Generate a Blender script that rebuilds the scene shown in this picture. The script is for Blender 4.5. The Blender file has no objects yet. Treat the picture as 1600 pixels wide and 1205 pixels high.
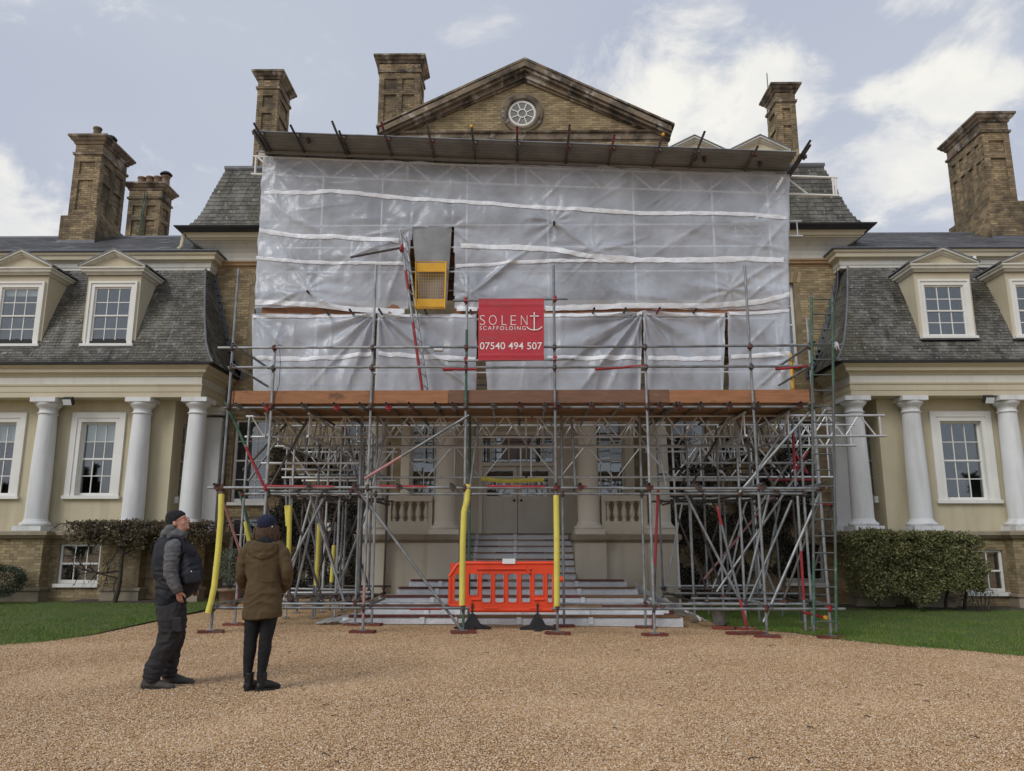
import bpy, math, random
from mathutils import Vector, Matrix, Quaternion, noise as MN
V = Vector
SC = bpy.context.scene
COL = SC.collection
RN = random.Random(11)

# ------------------------------------------------------------------ camera
F = 1225.0; HC = 1.5
PIT = math.atan(245.5 / F); YAW = math.atan(14 / F * math.cos(PIT))
cd = bpy.data.cameras.new('camera'); cam = bpy.data.objects.new('camera', cd); COL.objects.link(cam)
cd.sensor_fit = 'HORIZONTAL'; cd.sensor_width = 36; cd.lens = 36 * F / 1600; cd.clip_start = .1; cd.clip_end = 6000
cam.location = (0, 0, HC); cam.rotation_euler = (math.pi / 2 + PIT, 0, YAW)
SC.camera = cam
SC.view_settings.view_transform = 'Standard'; SC.view_settings.look = 'None'
SC.view_settings.exposure = 0.0; SC.view_settings.gamma = 1; SC.view_settings.use_curve_mapping = False
SC.cycles.max_bounces = 6; SC.cycles.transparent_max_bounces = 12
SC.cycles.diffuse_bounces = 3; SC.cycles.glossy_bounces = 3; SC.cycles.transmission_bounces = 4

def ray(px, py):
    r = (px - 800) / F; u = (602.5 - py) / F
    y = math.cos(PIT) - math.sin(PIT) * u; z = math.sin(PIT) + math.cos(PIT) * u
    c, s = math.cos(YAW), math.sin(YAW)
    return (r * c - y * s, r * s + y * c, z)
def at(px, py, Y):                      # where a sight line meets the plane at depth Y (metres from the camera)
    d = ray(px, py); t = Y / d[1]
    return V((d[0] * t, Y, HC + d[2] * t))
def gnd(px, py, z=0):
    d = ray(px, py); t = (z - HC) / d[2]
    return V((d[0] * t, d[1] * t, z))
def gz(x):                              # the drive falls gently to the right
    return -.0125 * (min(max(x, -1), 11) + 1)

# ------------------------------------------------------------------ sky and sun
W = bpy.data.worlds.new('World'); SC.world = W; W.use_nodes = True
nt = W.node_tree; N = nt.nodes; L = nt.links; N.clear()
SUN_EL, SUN_AZ = 38, 220                # azimuth: degrees clockwise from +Y
def wn(t, **k):
    n = N.new(t)
    for a, b in k.items(): setattr(n, a, b)
    return n
def wmath(op, a, b=None, clamp=False):
    n = wn('ShaderNodeMath', operation=op, use_clamp=clamp)
    for i, x in enumerate((a, b)):
        if x is None: continue
        if isinstance(x, (int, float)): n.inputs[i].default_value = x
        else: L.new(x, n.inputs[i])
    return n.outputs[0]
def wmix(f, a, b):
    n = wn('ShaderNodeMix', data_type='RGBA')
    for i, x in ((0, f), (6, a), (7, b)):
        if isinstance(x, (int, float)): n.inputs[i].default_value = x
        elif isinstance(x, tuple): n.inputs[i].default_value = x + (1,)
        else: L.new(x, n.inputs[i])
    return n.outputs[2]
def wrange(v, a, b, c=0, d=1):
    n = wn('ShaderNodeMapRange', interpolation_type='SMOOTHSTEP')
    L.new(v, n.inputs[0])
    for i, x in enumerate((a, b, c, d)): n.inputs[i + 1].default_value = x
    return n.outputs[0]
tc = wn('ShaderNodeTexCoord')
sky = wn('ShaderNodeTexSky', sky_type='NISHITA', sun_disc=False, sun_elevation=math.radians(SUN_EL), sun_rotation=math.radians(SUN_AZ), air_density=1.0, dust_density=2.5, ozone_density=1.0)
sep = wn('ShaderNodeSeparateXYZ'); L.new(tc.outputs['Generated'], sep.inputs[0])
zz = wmath('ADD', wmath('ABSOLUTE', sep.outputs[2]), .32)
cmb = wn('ShaderNodeCombineXYZ')
L.new(wmath('DIVIDE', sep.outputs[0], zz), cmb.inputs[0]); L.new(wmath('DIVIDE', sep.outputs[1], zz), cmb.inputs[1])
def wnoise(sc, det, ro, off, dist=0):
    m = wn('ShaderNodeMapping'); m.inputs['Location'].default_value = off; L.new(cmb.outputs[0], m.inputs[0])
    n = wn('ShaderNodeTexNoise'); n.inputs['Scale'].default_value = sc; n.inputs['Detail'].default_value = det
    n.inputs['Roughness'].default_value = ro; n.inputs['Distortion'].default_value = dist; L.new(m.outputs[0], n.inputs['Vector'])
    return n.outputs['Fac']
n1 = wnoise(1.3, 3, .5, (3.1, 1.7, 0)); n2 = wnoise(5.5, 9, .62, (0.3, 4.2, 2), .35)
def blob(px, py, r0, r1):               # a bank of cloud standing in one direction of the sky
    d = V(ray(px, py)).normalized()
    n = wn('ShaderNodeVectorMath', operation='DISTANCE'); L.new(tc.outputs['Generated'], n.inputs[0]); n.inputs[1].default_value = d
    return wrange(n.outputs['Value'], r1, r0)
den = wmath('MULTIPLY', wmath('SUBTRACT', n1, .62), .9)
for b in (blob(1080, 180, .05, .21), blob(985, 165, .0, .13), blob(1215, 150, .0, .10), blob(10, 350, .02, .11), blob(-40, 330, .02, .12), blob(1540, -10, .0, .08), blob(1420, -10, .0, .07),
          blob(1480, 130, .0, .06), blob(1500, 250, .0, .05), blob(1390, 310, .0, .09), blob(1470, 190, .0, .10), blob(1590, 120, .0, .03), blob(1360, 150, .0, .04), blob(1700, 300, .05, .2), blob(-300, 500, .1, .3)):
    den = wmath('ADD', den, wmath('MULTIPLY', b, .42))
den = wmath('ADD', den, wmath('MULTIPLY', wmath('SUBTRACT', n2, .5), 2.1))
cl = wrange(den, .08, .58)
n3 = wnoise(3.2, 6, .6, (7, 2, 5), .2)
inner = wmix(wrange(n3, .35, .68), (7.7, 7.75, 7.9), (9.9, 9.7, 8.9))
veil = wmix(wrange(n1, .3, .7), (4.5, 5.0, 6.35), (6.0, 6.4, 7.2))
up = wrange(sep.outputs[2], .15, .75)
veil = wmix(wmath('MULTIPLY', up, .45), wmix(.25, veil, (6.9, 7.15, 7.7)), (4.6, 5.15, 6.45))
base = wmix(.9, sky.outputs[0], veil)
final = wmix(wmath('MULTIPLY', cl, .93), base, inner)
bg = wn('ShaderNodeBackground'); bg.inputs[1].default_value = .1; L.new(final, bg.inputs[0])
ow = wn('ShaderNodeOutputWorld'); L.new(bg.outputs[0], ow.inputs[0])

sl = bpy.data.lights.new('sun', 'SUN'); sun = bpy.data.objects.new('sun', sl); COL.objects.link(sun)
sl.energy = 1.5; sl.angle = math.radians(28); sl.color = (1, .985, .955)
a = math.radians(SUN_AZ); e = math.radians(SUN_EL)
sun.rotation_euler = V((math.sin(a) * math.cos(e), math.cos(a) * math.cos(e), math.sin(e))).to_track_quat('Z', 'Y').to_euler()
sun.location = (0, -10, 30)

# ------------------------------------------------------------------ object helpers
WO = {}
def tag(o, label=None, cat=None, group=None, kind=None):
    for k, x in (('label', label), ('category', cat), ('group', group), ('kind', kind)):
        if x: o[k] = x
    return o
def root(name, label, cat, loc, group=None):
    o = bpy.data.objects.new(name, None); COL.objects.link(o); o.location = loc; o.empty_display_size = .2
    WO[o.name] = V(loc); return tag(o, label, cat, group)
def place(name, me, parent, loc, quat=None, scale=None, kind=None):
    o = bpy.data.objects.new(name, me); COL.objects.link(o)
    o.location = V(loc) - (WO[parent.name] if parent else V())
    if parent: o.parent = parent
    if quat is not None: o.rotation_mode = 'QUATERNION'; o.rotation_quaternion = quat
    if scale is not None: o.scale = scale
    WO[o.name] = V(loc)
    if kind: o['kind'] = kind
    return o
class MB:
    def __init__(s): s.v = []; s.f = []; s.sm = []
    def add(s, vs, fs, smooth=False):
        n = len(s.v); s.v += [tuple(p) for p in vs]; s.f += [tuple(i + n for i in f) for f in fs]; s.sm += [smooth] * len(fs); return s
    def hexa(s, p):                     # p: bottom 4 (ccw from above), top 4
        return s.add(p, [(3, 2, 1, 0), (4, 5, 6, 7), (0, 1, 5, 4), (1, 2, 6, 5), (2, 3, 7, 6), (3, 0, 4, 7)])
    def box(s, x0, x1, y0, y1, z0, z1):
        if x0 > x1: x0, x1 = x1, x0
        return s.hexa([(x0, y0, z0), (x1, y0, z0), (x1, y1, z0), (x0, y1, z0), (x0, y0, z1), (x1, y0, z1), (x1, y1, z1), (x0, y1, z1)])
    def obox(s, c, ex, ey, ez):         # oriented box: centre and half-axes
        c = V(c); q = []
        for k in (-1, 1):
            for i, j in ((-1, -1), (1, -1), (1, 1), (-1, 1)): q.append(c + ex * i + ey * j + ez * k)
        return s.hexa(q)
    def tube(s, p, q, r, n=8, r2=None, caps=True):
        p = V(p); q = V(q); r2 = r if r2 is None else r2
        d = (q - p).normalized(); a = d.orthogonal().normalized(); b = d.cross(a)
        vs = []
        for c, rr in ((p, r), (q, r2)):
            for i in range(n):
                t = 2 * math.pi * i / n; vs.append(c + (a * math.cos(t) + b * math.sin(t)) * rr)
        s.add(vs, [(i, (i + 1) % n, n + (i + 1) % n, n + i) for i in range(n)], True)
        if caps: s.add(vs, [tuple(range(n - 1, -1, -1)), tuple(range(n, 2 * n))])
        return s
    def sweep(s, pts, r, n=8, taper=None, cap=True):
        pts = [V(p) for p in pts]; vs = []; m = len(pts); a = None
        for k, p in enumerate(pts):
            d = (pts[min(k + 1, m - 1)] - pts[max(k - 1, 0)]).normalized()
            a = d.orthogonal().normalized() if a is None else (a - d * a.dot(d)).normalized()
            b = d.cross(a); rr = r[k] if isinstance(r, (list, tuple)) else r
            if taper is not None: rr = r + (taper - r) * k / (m - 1)
            for i in range(n):
                t = 2 * math.pi * i / n; vs.append(p + (a * math.cos(t) + b * math.sin(t)) * rr)
        fs = [(k * n + i, k * n + (i + 1) % n, (k + 1) * n + (i + 1) % n, (k + 1) * n + i) for k in range(m - 1) for i in range(n)]
        s.add(vs, fs, True)
        if cap: s.add(vs, [tuple(range(n - 1, -1, -1)), tuple(range((m - 1) * n, m * n))])
        return s
    def lathe(s, prof, cx, cy, z0=0, n=28):
        vs = [(cx + r * math.cos(2 * math.pi * i / n), cy + r * math.sin(2 * math.pi * i / n), z0 + z) for r, z in prof for i in range(n)]
        m = len(prof)
        s.add(vs, [(k * n + i, k * n + (i + 1) % n, (k + 1) * n + (i + 1) % n, (k + 1) * n + i) for k in range(m - 1) for i in range(n)], True)
        return s.add(vs, [tuple(range(n - 1, -1, -1)), tuple(range((m - 1) * n, m * n))])
    def prism(s, poly, y0, y1):         # poly: (x, z) counter-clockwise seen from -Y
        n = len(poly)
        vs = [(x, y0, z) for x, z in poly] + [(x, y1, z) for x, z in poly]
        return s.add(vs, [tuple(range(n)), tuple(range(2 * n - 1, n - 1, -1))] + [((i + 1) % n, i, n + i, n + (i + 1) % n) for i in range(n)])
    def moulding(s, prof, path):        # profile (out, z) swept along a plan path, outward to the right of travel
        m = len(path); offs = []
        for k in range(m):
            ns = []
            for a, b in ((k - 1, k), (k, k + 1)):
                if 0 <= a and b < m:
                    d = V((path[b][0] - path[a][0], path[b][1] - path[a][1])).normalized(); ns.append(V((d.y, -d.x)))
            o = ns[0] if len(ns) == 1 else (ns[0] + ns[1]) / (1 + ns[0].dot(ns[1]))
            offs.append(o)
        n = len(prof)
        vs = [(path[k][0] + offs[k].x * o, path[k][1] + offs[k].y * o, z) for k in range(m) for o, z in prof]
        fs = [(k * n + i, (k + 1) * n + i, (k + 1) * n + i + 1, k * n + i + 1) for k in range(m - 1) for i in range(n - 1)]
        s.add(vs, fs)
        return s.add(vs, [tuple(range(n)), tuple(range((m - 1) * n + n - 1, (m - 1) * n - 1, -1))])
    def mesh(s, name, mat, off=V()):
        me = bpy.data.meshes.new(name); me.from_pydata([(x - off.x, y - off.y, z - off.z) for x, y, z in s.v], [], s.f)
        me.polygons.foreach_set('use_smooth', s.sm); me.materials.append(mat); me.update(); return me
    def build(s, name, mat, parent=None, kind=None, label=None, cat=None, group=None):
        if parent is not None: off = WO[parent.name]
        else:
            xs = [p[0] for p in s.v]; ys = [p[1] for p in s.v]; off = V(((min(xs) + max(xs)) / 2, (min(ys) + max(ys)) / 2, min(p[2] for p in s.v)))
        o = place(name, s.mesh(name, mat, off), parent, off, kind=kind)
        return tag(o, label, cat, group)
def holes_rects(x0, x1, z0, z1, holes):
    xs = sorted({x0, x1, *[min(max(h[i], x0), x1) for h in holes for i in (0, 1)]}); zs = sorted({z0, z1, *[min(max(h[i], z0), z1) for h in holes for i in (2, 3)]})
    for i in range(len(xs) - 1):
        run = None
        for k in range(len(zs) - 1):
            cx = (xs[i] + xs[i + 1]) / 2; cz = (zs[k] + zs[k + 1]) / 2
            if any(h[0] < cx < h[1] and h[2] < cz < h[3] for h in holes):
                if run: yield run
                run = None
            else: run = (xs[i], xs[i + 1], run[2] if run else zs[k], zs[k + 1])
        if run: yield run
def wall(mb, x0, x1, z0, z1, Y, th, holes=()):
    for r in holes_rects(x0, x1, z0, z1, holes): mb.box(r[0], r[1], Y, Y + th, r[2], r[3])
    return mb
def bricks(mb, o, e, n, w, h, holes=(), clip=None, bl=.225, bh=.075, j=.011, pr=.008, rnd=RN):
    # courses of bricks standing proud of a mortar face; o: lower corner, e: along, n: outward; holes in (u, z) of the face
    o = V(o); e = V(e); n = V(n); up = V((0, 0, 1)); k = 0; z = 0
    while z < h - .02:
        u = -(bl / 2 if k % 2 else 0) - rnd.random() * .01
        while u < w:
            a = max(u, 0); b = min(u + bl - j, w)
            if b - a > .03:
                c = ((a + b) / 2, z + bh / 2); segs = [(a, b)]
                for hh in holes:
                    if hh[2] < c[1] < hh[3]:
                        segs = [q for s0, s1 in segs for q in ((s0, min(s1, hh[0])), (max(s0, hh[1]), s1)) if q[1] - q[0] > .03]
                for s0, s1 in segs:
                    if clip and not (clip(s0, z) and clip(s1, z + bh)  and clip(s0, z + bh) and clip(s1, z)): continue
                    p = pr + rnd.uniform(-.003, .003); zt = min(z + bh - j, h)
                    q = [o + e * s0 + up * z, o + e * s1 + up * z, o + e * s1 + up * zt, o + e * s0 + up * zt]
                    f = [x + n * p for x in q]
                    mb.add(q + f, [(4, 5, 6, 7), (0, 1, 5, 4), (1, 2, 6, 5), (2, 3, 7, 6), (3, 0, 4, 7)])
            u += bl
        z += bh; k += 1
    return mb

# ------------------------------------------------------------------ materials
def mat(name, c1, c2=None, scale=4, detail=5, rough=.7, metal=0, isl=0, obj=0, bump=0, bscale=60, stretch=(1, 1, 1), lo=.35, hi=.65, spec=.4, layers=(), r2=None, coat=0, bdist=.01):
    m = bpy.data.materials.new(name); m.use_nodes = True; nt = m.node_tree; N = nt.nodes; L = nt.links
    P = N['Principled BSDF']; geo = N.new('ShaderNodeNewGeometry')
    def noise(sc, det, st, ro=.55):
        mp = N.new('ShaderNodeMapping'); mp.inputs['Scale'].default_value = st; L.new(geo.outputs['Position'], mp.inputs[0])
        n = N.new('ShaderNodeTexNoise'); n.inputs['Scale'].default_value = sc; n.inputs['Detail'].default_value = det; n.inputs['Roughness'].default_value = ro
        L.new(mp.outputs[0], n.inputs['Vector']); return n.outputs['Fac']
    def rng(v, a, b, c=0, d=1):
        n = N.new('ShaderNodeMapRange'); L.new(v, n.inputs[0])
        for i, x in enumerate((a, b, c, d)): n.inputs[i + 1].default_value = x
        return n.outputs[0]
    def mix(f, a, b, bt='MIX'):
        n = N.new('ShaderNodeMix'); n.data_type = 'RGBA'; n.blend_type = bt
        for i, x in ((0, f), (6, a), (7, b)):
            if isinstance(x, (int, float)): n.inputs[i].default_value = x
            elif isinstance(x, tuple): n.inputs[i].default_value = x + (1,)
            else: L.new(x, n.inputs[i])
        return n.outputs[2]
    c = c1
    if c2: c = mix(rng(noise(scale, detail, stretch), lo, hi), c1, c2)
    if isl or obj:
        if obj: src = N.new('ShaderNodeObjectInfo').outputs['Random']
        if isl: src = geo.outputs['Random Per Island']
        am = isl or obj
        g = N.new('ShaderNodeCombineColor')
        v = rng(src, 0, 1, 1 - am, 1 + am)
        for i in range(3): L.new(v, g.inputs[i])
        c = mix(1.0, c, g.outputs[0], 'MULTIPLY')
    for col, sc, a, b, st, am in layers:
        n = N.new('ShaderNodeMath'); n.operation = 'MULTIPLY'; L.new(rng(noise(sc, 7, st, .62), a, b), n.inputs[0]); n.inputs[1].default_value = am
        c = mix(n.outputs[0], c, col)
    if isinstance(c, tuple): P.inputs['Base Color'].default_value = c + (1,)
    else: L.new(c, P.inputs['Base Color'])
    P.inputs['Roughness'].default_value = rough; P.inputs['Metallic'].default_value = metal; P.inputs['Specular IOR Level'].default_value = spec
    if coat: P.inputs['Coat Weight'].default_value = coat
    if r2 is not None: L.new(rng(noise(7, 4, (1, 1, 1)), .3, .7, rough, r2), P.inputs['Roughness'])
    if bump:
        b = N.new('ShaderNodeBump'); b.inputs['Strength'].default_value = bump; b.inputs['Distance'].default_value = bdist
        L.new(noise(bscale, 5, (1, 1, 1)), b.inputs['Height']); L.new(b.outputs[0], P.inputs['Normal'])
    return m
STK = (2.2, 2.2, .25)
soot = ((.045, .042, .034), 1.0, .45, .68, (1, 1, .7), .85)
M = {}
M['brick'] = mat('yellow_brick', (.37, .29, .165), (.27, .205, .115), 2.2, rough=.9, isl=.28, bump=.4, bscale=90, layers=[((.11, .085, .05), 1.1, .5, .8, (1, 1, .7), .6)])
M['mortar'] = mat('lime_mortar', (.30, .245, .15), (.20, .16, .095), 3, rough=.95)
M['cbrick'] = mat('sooted_brick', (.37, .28, .16), (.20, .15, .09), 1.6, rough=.92, isl=.38, bump=.4, bscale=90, layers=[soot, ((.48, .46, .40), 7, .62, .72, (1, 1, 1), .6)])
M['cmortar'] = mat('sooted_mortar', (.25, .21, .145), (.13, .11, .075), 2, rough=.95)
M['stucco'] = mat('cream_stucco', (.60, .535, .375), (.54, .48, .33), 1.3, rough=.85, bump=.12, bscale=25, layers=[((.33, .29, .18), 1.0, .47, .75, STK, .6)])
M['cream'] = mat('cream_paint', (.59, .53, .385), (.53, .47, .335), 1.1, rough=.75, layers=[((.34, .3, .2), 1.3, .56, .85, STK, .4)])
M['offwhite'] = mat('off_white_paint', (.68, .665, .59), (.62, .605, .53), 1.2, rough=.7, layers=[((.33, .31, .22), 1.4, .54, .8, STK, .55)])
M['white'] = mat('white_paint', (.80, .79, .74), (.74, .73, .68), 1.5, rough=.55, layers=[((.45, .42, .33), 1.8, .6, .85, STK, .4)])
M['colwhite'] = mat('column_white_paint', (.77, .78, .775), (.70, .71, .705), 1.2, rough=.7, bump=.06, bscale=20, layers=[((.38, .37, .31), 1.2, .48, .75, STK, .6)])
M['shadepaint'] = mat('stone_coloured_paint', (.66, .60, .48), (.60, .54, .43), 1.2, rough=.75, layers=[((.28, .25, .17), 1.4, .56, .85, STK, .4)])
M['stone'] = mat('weathered_stone', (.36, .30, .215), (.27, .225, .16), 2.5, rough=.9, bump=.3, bscale=40, layers=[((.12, .105, .08), 1.8, .5, .8, (1, 1, .5), .6), ((.5, .48, .42), 6, .64, .75, (1, 1, 1), .5)])
M['darkstone'] = mat('lichened_stone', (.25, .195, .135), (.15, .12, .085), 1.7, rough=.95, bump=.5, bscale=30, layers=[((.035, .032, .028), 1.7, .46, .66, (1, 1, 1), .85), ((.50, .46, .39), 3.0, .54, .66, (1, 1, 1), .75), ((.28, .1, .06), 2.6, .66, .76, (1, 1, 1), .5)])
M['tan'] = mat('tan_stone', (.36, .235, .125), (.29, .19, .10), 2, rough=.85, layers=[((.15, .1, .06), 1.6, .55, .8, STK, .5)])
M['slate'] = mat('slate', (.128, .121, .106), (.08, .076, .065), 1.3, rough=.62, isl=.45, bump=.3, bscale=50, layers=[((.10, .092, .05), .9, .45, .7, (1, 1, .45), .65), ((.34, .34, .30), 1.5, .53, .72, (1, 1, .6), .6), ((.50, .50, .46), 9, .60, .70, (1, 1, 1), .75), ((.30, .295, .26), 20, .56, .66, (1, 1, 1), .5), ((.026, .024, .022), 1.1, .56, .70, (2.6, 1, .28), .8)], r2=.8)
M['slate_one'] = mat('slate_single', (.128, .121, .106), (.08, .076, .065), 1.3, rough=.62, obj=.45, bump=.3, bscale=50, layers=[((.10, .092, .05), .9, .45, .7, (1, 1, .45), .65), ((.34, .34, .30), 1.5, .53, .72, (1, 1, .6), .6), ((.50, .50, .46), 9, .60, .70, (1, 1, 1), .75), ((.30, .295, .26), 20, .56, .66, (1, 1, 1), .5), ((.026, .024, .022), 1.1, .56, .70, (2.6, 1, .28), .8)], r2=.8)
M['slatebed'] = mat('slate_underlay', (.03, .029, .027), rough=.9)
M['lowslate'] = mat('low_roof_slate', (.17, .17, .175), (.115, .115, .12), 1.0, rough=.5, isl=.2, bump=.3, bscale=30, layers=[((.33, .33, .34), 1.6, .56, .72, (1, 1, 1), .6)], r2=.7)
M['lead'] = mat('lead', (.17, .18, .195), (.12, .125, .135), 3, rough=.55, metal=.2, layers=[((.3, .31, .32), 3, .55, .7, (1, 1, 1), .5)])
M['gutter'] = mat('black_iron_gutter', (.028, .03, .034), (.045, .047, .05), 3, rough=.45)
M['terracotta'] = mat('terracotta', (.30, .21, .15), (.2, .14, .1), 4, rough=.85)
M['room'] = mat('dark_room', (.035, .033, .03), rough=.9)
M['blind'] = mat('white_blind', (.62, .62, .6), rough=.8)
M['galv'] = mat('galvanised_tube', (.34, .355, .36), (.20, .21, .215), 5, rough=.42, metal=.55, obj=.30, bump=.05, bscale=120, layers=[((.13, .10, .075), 6, .58, .74, (1, 1, 1), .55)], r2=.62)
M['rusty'] = mat('weathered_tube', (.14, .125, .115), (.075, .066, .06), 5, rough=.6, metal=.4, obj=.25, layers=[((.13, .06, .035), 7, .55, .7, (1, 1, 1), .5)])
M['alu'] = mat('aluminium', (.68, .69, .70), (.54, .55, .555), 6, rough=.36, metal=.45, obj=.15)
M['redtube'] = mat('red_tube_paint', (.36, .028, .035), (.24, .024, .028), 9, rough=.5, layers=[((.35, .3, .29), 14, .62, .7, (1, 1, 1), .6)])
M['pinktube'] = mat('faded_red_tube_paint', (.50, .23, .22), (.38, .2, .2), 9, rough=.6, layers=[((.36, .36, .36), 12, .56, .66, (1, 1, 1), .6)])
M['greentube'] = mat('green_tube_paint', (.055, .14, .09), (.045, .095, .068), 8, rough=.55, layers=[((.3, .31, .31), 12, .56, .66, (1, 1, 1), .55)])
M['coupler'] = mat('coupler_steel', (.10, .085, .075), (.13, .05, .042), 2.5, rough=.55, metal=.4, lo=.5, hi=.56)
M['board'] = mat('scaffold_board', (.33, .185, .095), (.245, .135, .07), 6, rough=.85, obj=.34, stretch=(.5, 6, 6), bump=.3, bscale=40, layers=[((.09, .055, .04), 2.2, .55, .75, (1, 2, 2), .6), ((.5, .42, .33), 7, .66, .72, (1, 4, 4), .5)])
M['redwood'] = mat('red_painted_wood', (.20, .045, .033), (.13, .04, .03), 6, rough=.85, obj=.3, layers=[((.2, .13, .085), 6, .5, .68, (1, 1, 1), .75)])
M['foam'] = mat('yellow_foam', (.74, .66, .13), (.66, .57, .11), 5, rough=.7, bump=.1, bscale=40, layers=[((.42, .36, .14), 9, .6, .72, (1, 1, 1), .4)])
M['orange'] = mat('orange_plastic', (.82, .075, .022), (.74, .065, .02), 3, rough=.4, spec=.5, layers=[((.5, .09, .05), 5, .58, .75, (1, 1, 1), .4)])
M['rubber'] = mat('black_rubber', (.02, .02, .021), (.035, .034, .033), 6, rough=.75)
M['yellow'] = mat('yellow_gate_paint', (.74, .40, .025), (.66, .35, .025), 4, rough=.5, layers=[((.3, .2, .08), 8, .62, .72, (1, 1, 1), .5)])
M['banner'] = mat('red_banner', (.50, .035, .05), (.45, .035, .05), 5, rough=.5, bump=.25, bscale=12, layers=[((.28, .08, .075), 1.8, .52, .66, (.3, 1, 4), .6)], bdist=.03)
M['letter'] = mat('white_print', (.82, .80, .76), rough=.55)
M['tape'] = mat('white_tape', (.84, .86, .88), (.72, .74, .765), 8, rough=.35, bump=.5, bscale=22, bdist=.02)
M['paper'] = mat('white_paper', (.82, .84, .86), rough=.6)
M['corr'] = mat('corrugated_steel', (.25, .262, .28), (.18, .19, .205), 2, rough=.45, metal=.3, layers=[((.25, .25, .26), 1.5, .55, .75, (.4, 1, 1), .4)])
M['flap'] = mat('grey_tarpaulin', (.28, .285, .285), (.23, .235, .235), 4, rough=.55, bump=.3, bscale=14, bdist=.03)
M['grass'] = mat('grass_blade', (.10, .185, .026), (.17, .215, .05), 1.3, rough=.7, isl=.4, spec=.2)
M['soil'] = mat('lawn_base', (.07, .115, .022), (.095, .105, .035), 4, rough=.95, bump=.4, bscale=30)
M['leaf'] = mat('hedge_leaf', (.205, .20, .08), (.10, .11, .042), 2.2, rough=.4, isl=.6, spec=.4, layers=[((.30, .27, .10), 2.6, .55, .7, (1, 1, 1), .55)])
M['darkleaf'] = mat('dark_leaf', (.028, .046, .02), (.02, .033, .016), 2, rough=.5, isl=.4)
M['redleaf'] = mat('bronze_leaf', (.13, .095, .05), (.075, .062, .03), 3, rough=.5, isl=.5, layers=[((.12, .065, .04), 3, .5, .65, (1, 1, 1), .6)])
M['olive'] = mat('olive_leaf', (.15, .175, .12), (.10, .125, .08), 3, rough=.55, isl=.35)
M['bark'] = mat('bark', (.085, .07, .052), (.05, .042, .032), 9, rough=.9, bump=.5, bscale=50)
M['twig'] = mat('dark_twig', (.05, .04, .034), (.03, .025, .022), 9, rough=.9)

def glassmat():
    m = bpy.data.materials.new('window_glass'); m.use_nodes = True; nt = m.node_tree; N = nt.nodes; L = nt.links; N.clear()
    o = N.new('ShaderNodeOutputMaterial'); g = N.new('ShaderNodeBsdfGlossy'); g.inputs['Roughness'].default_value = .02; g.inputs['Color'].default_value = (.95, .97, 1, 1)
    t = N.new('ShaderNodeBsdfTransparent'); t.inputs['Color'].default_value = (.82, .86, .85, 1)
    lw = N.new('ShaderNodeLayerWeight'); lw.inputs['Blend'].default_value = .5; pw = N.new('ShaderNodeMath'); pw.operation = 'POWER'; L.new(lw.outputs['Facing'], pw.inputs[0]); pw.inputs[1].default_value = 4; fr = N.new('ShaderNodeMath'); fr.operation = 'MULTIPLY_ADD'; L.new(pw.outputs[0], fr.inputs[0]); fr.inputs[1].default_value = .8; fr.inputs[2].default_value = .13
    mx = N.new('ShaderNodeMixShader'); b = N.new('ShaderNodeBump'); b.inputs['Strength'].default_value = .03; b.inputs['Distance'].default_value = .02
    tn = N.new('ShaderNodeTexNoise'); tn.inputs['Scale'].default_value = 2.0; ge = N.new('ShaderNodeNewGeometry')
    L.new(ge.outputs['Position'], tn.inputs['Vector']); L.new(tn.outputs['Fac'], b.inputs['Height']); L.new(b.outputs[0], g.inputs['Normal'])
    L.new(fr.outputs[0], mx.inputs[0]); L.new(t.outputs[0], mx.inputs[1]); L.new(g.outputs[0], mx.inputs[2]); L.new(mx.outputs[0], o.inputs[0]); return m
M['glass'] = glassmat()
def filmmat(name, alpha, col, rough=.32, bs=5.0, bstr=.5):
    m = bpy.data.materials.new(name); m.use_nodes = True; nt = m.node_tree; N = nt.nodes; L = nt.links; N.clear()
    o = N.new('ShaderNodeOutputMaterial'); d = N.new('ShaderNodeBsdfPrincipled'); d.inputs['Base Color'].default_value = col + (1,); d.inputs['Roughness'].default_value = rough
    d.inputs['Specular IOR Level'].default_value = .6
    tl = N.new('ShaderNodeBsdfTranslucent'); tl.inputs['Color'].default_value = col + (1,)
    tr = N.new('ShaderNodeBsdfTransparent'); tr.inputs['Color'].default_value = (.93, .95, .97, 1)
    m1 = N.new('ShaderNodeMixShader'); m1.inputs[0].default_value = .22; m2 = N.new('ShaderNodeMixShader')
    ge = N.new('ShaderNodeNewGeometry'); b = N.new('ShaderNodeBump'); b.inputs['Strength'].default_value = bstr; b.inputs['Distance'].default_value = .05
    tn = N.new('ShaderNodeTexNoise'); tn.inputs['Scale'].default_value = bs; tn.inputs['Detail'].default_value = 6; tn.inputs['Distortion'].default_value = 1.2
    L.new(ge.outputs['Position'], tn.inputs['Vector']); L.new(tn.outputs['Fac'], b.inputs['Height'])
    L.new(b.outputs[0], d.inputs['Normal']); L.new(b.outputs[0], tl.inputs['Normal'])
    t2 = N.new('ShaderNodeTexNoise'); t2.inputs['Scale'].default_value = .9; t2.inputs['Detail'].default_value = 4; L.new(ge.outputs['Position'], t2.inputs['Vector'])
    rg = N.new('ShaderNodeMapRange'); L.new(t2.outputs['Fac'], rg.inputs[0])
    for i, x in enumerate((.3, .7, alpha - .16, alpha + .16)): rg.inputs[i + 1].default_value = x
    L.new(rg.outputs[0], m2.inputs[0])
    L.new(d.outputs[0], m1.inputs[1]); L.new(tl.outputs[0], m1.inputs[2]); L.new(tr.outputs[0], m2.inputs[1]); L.new(m1.outputs[0], m2.inputs[2]); L.new(m2.outputs[0], o.inputs[0]); return m
M['film'] = filmmat('polythene_sheeting', .56, (.84, .90, .985), .2, 2.4, .45)
M['stepfilm'] = filmmat('clear_floor_film', .90, (.90, .915, .94), .22, 9, .6)

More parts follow.
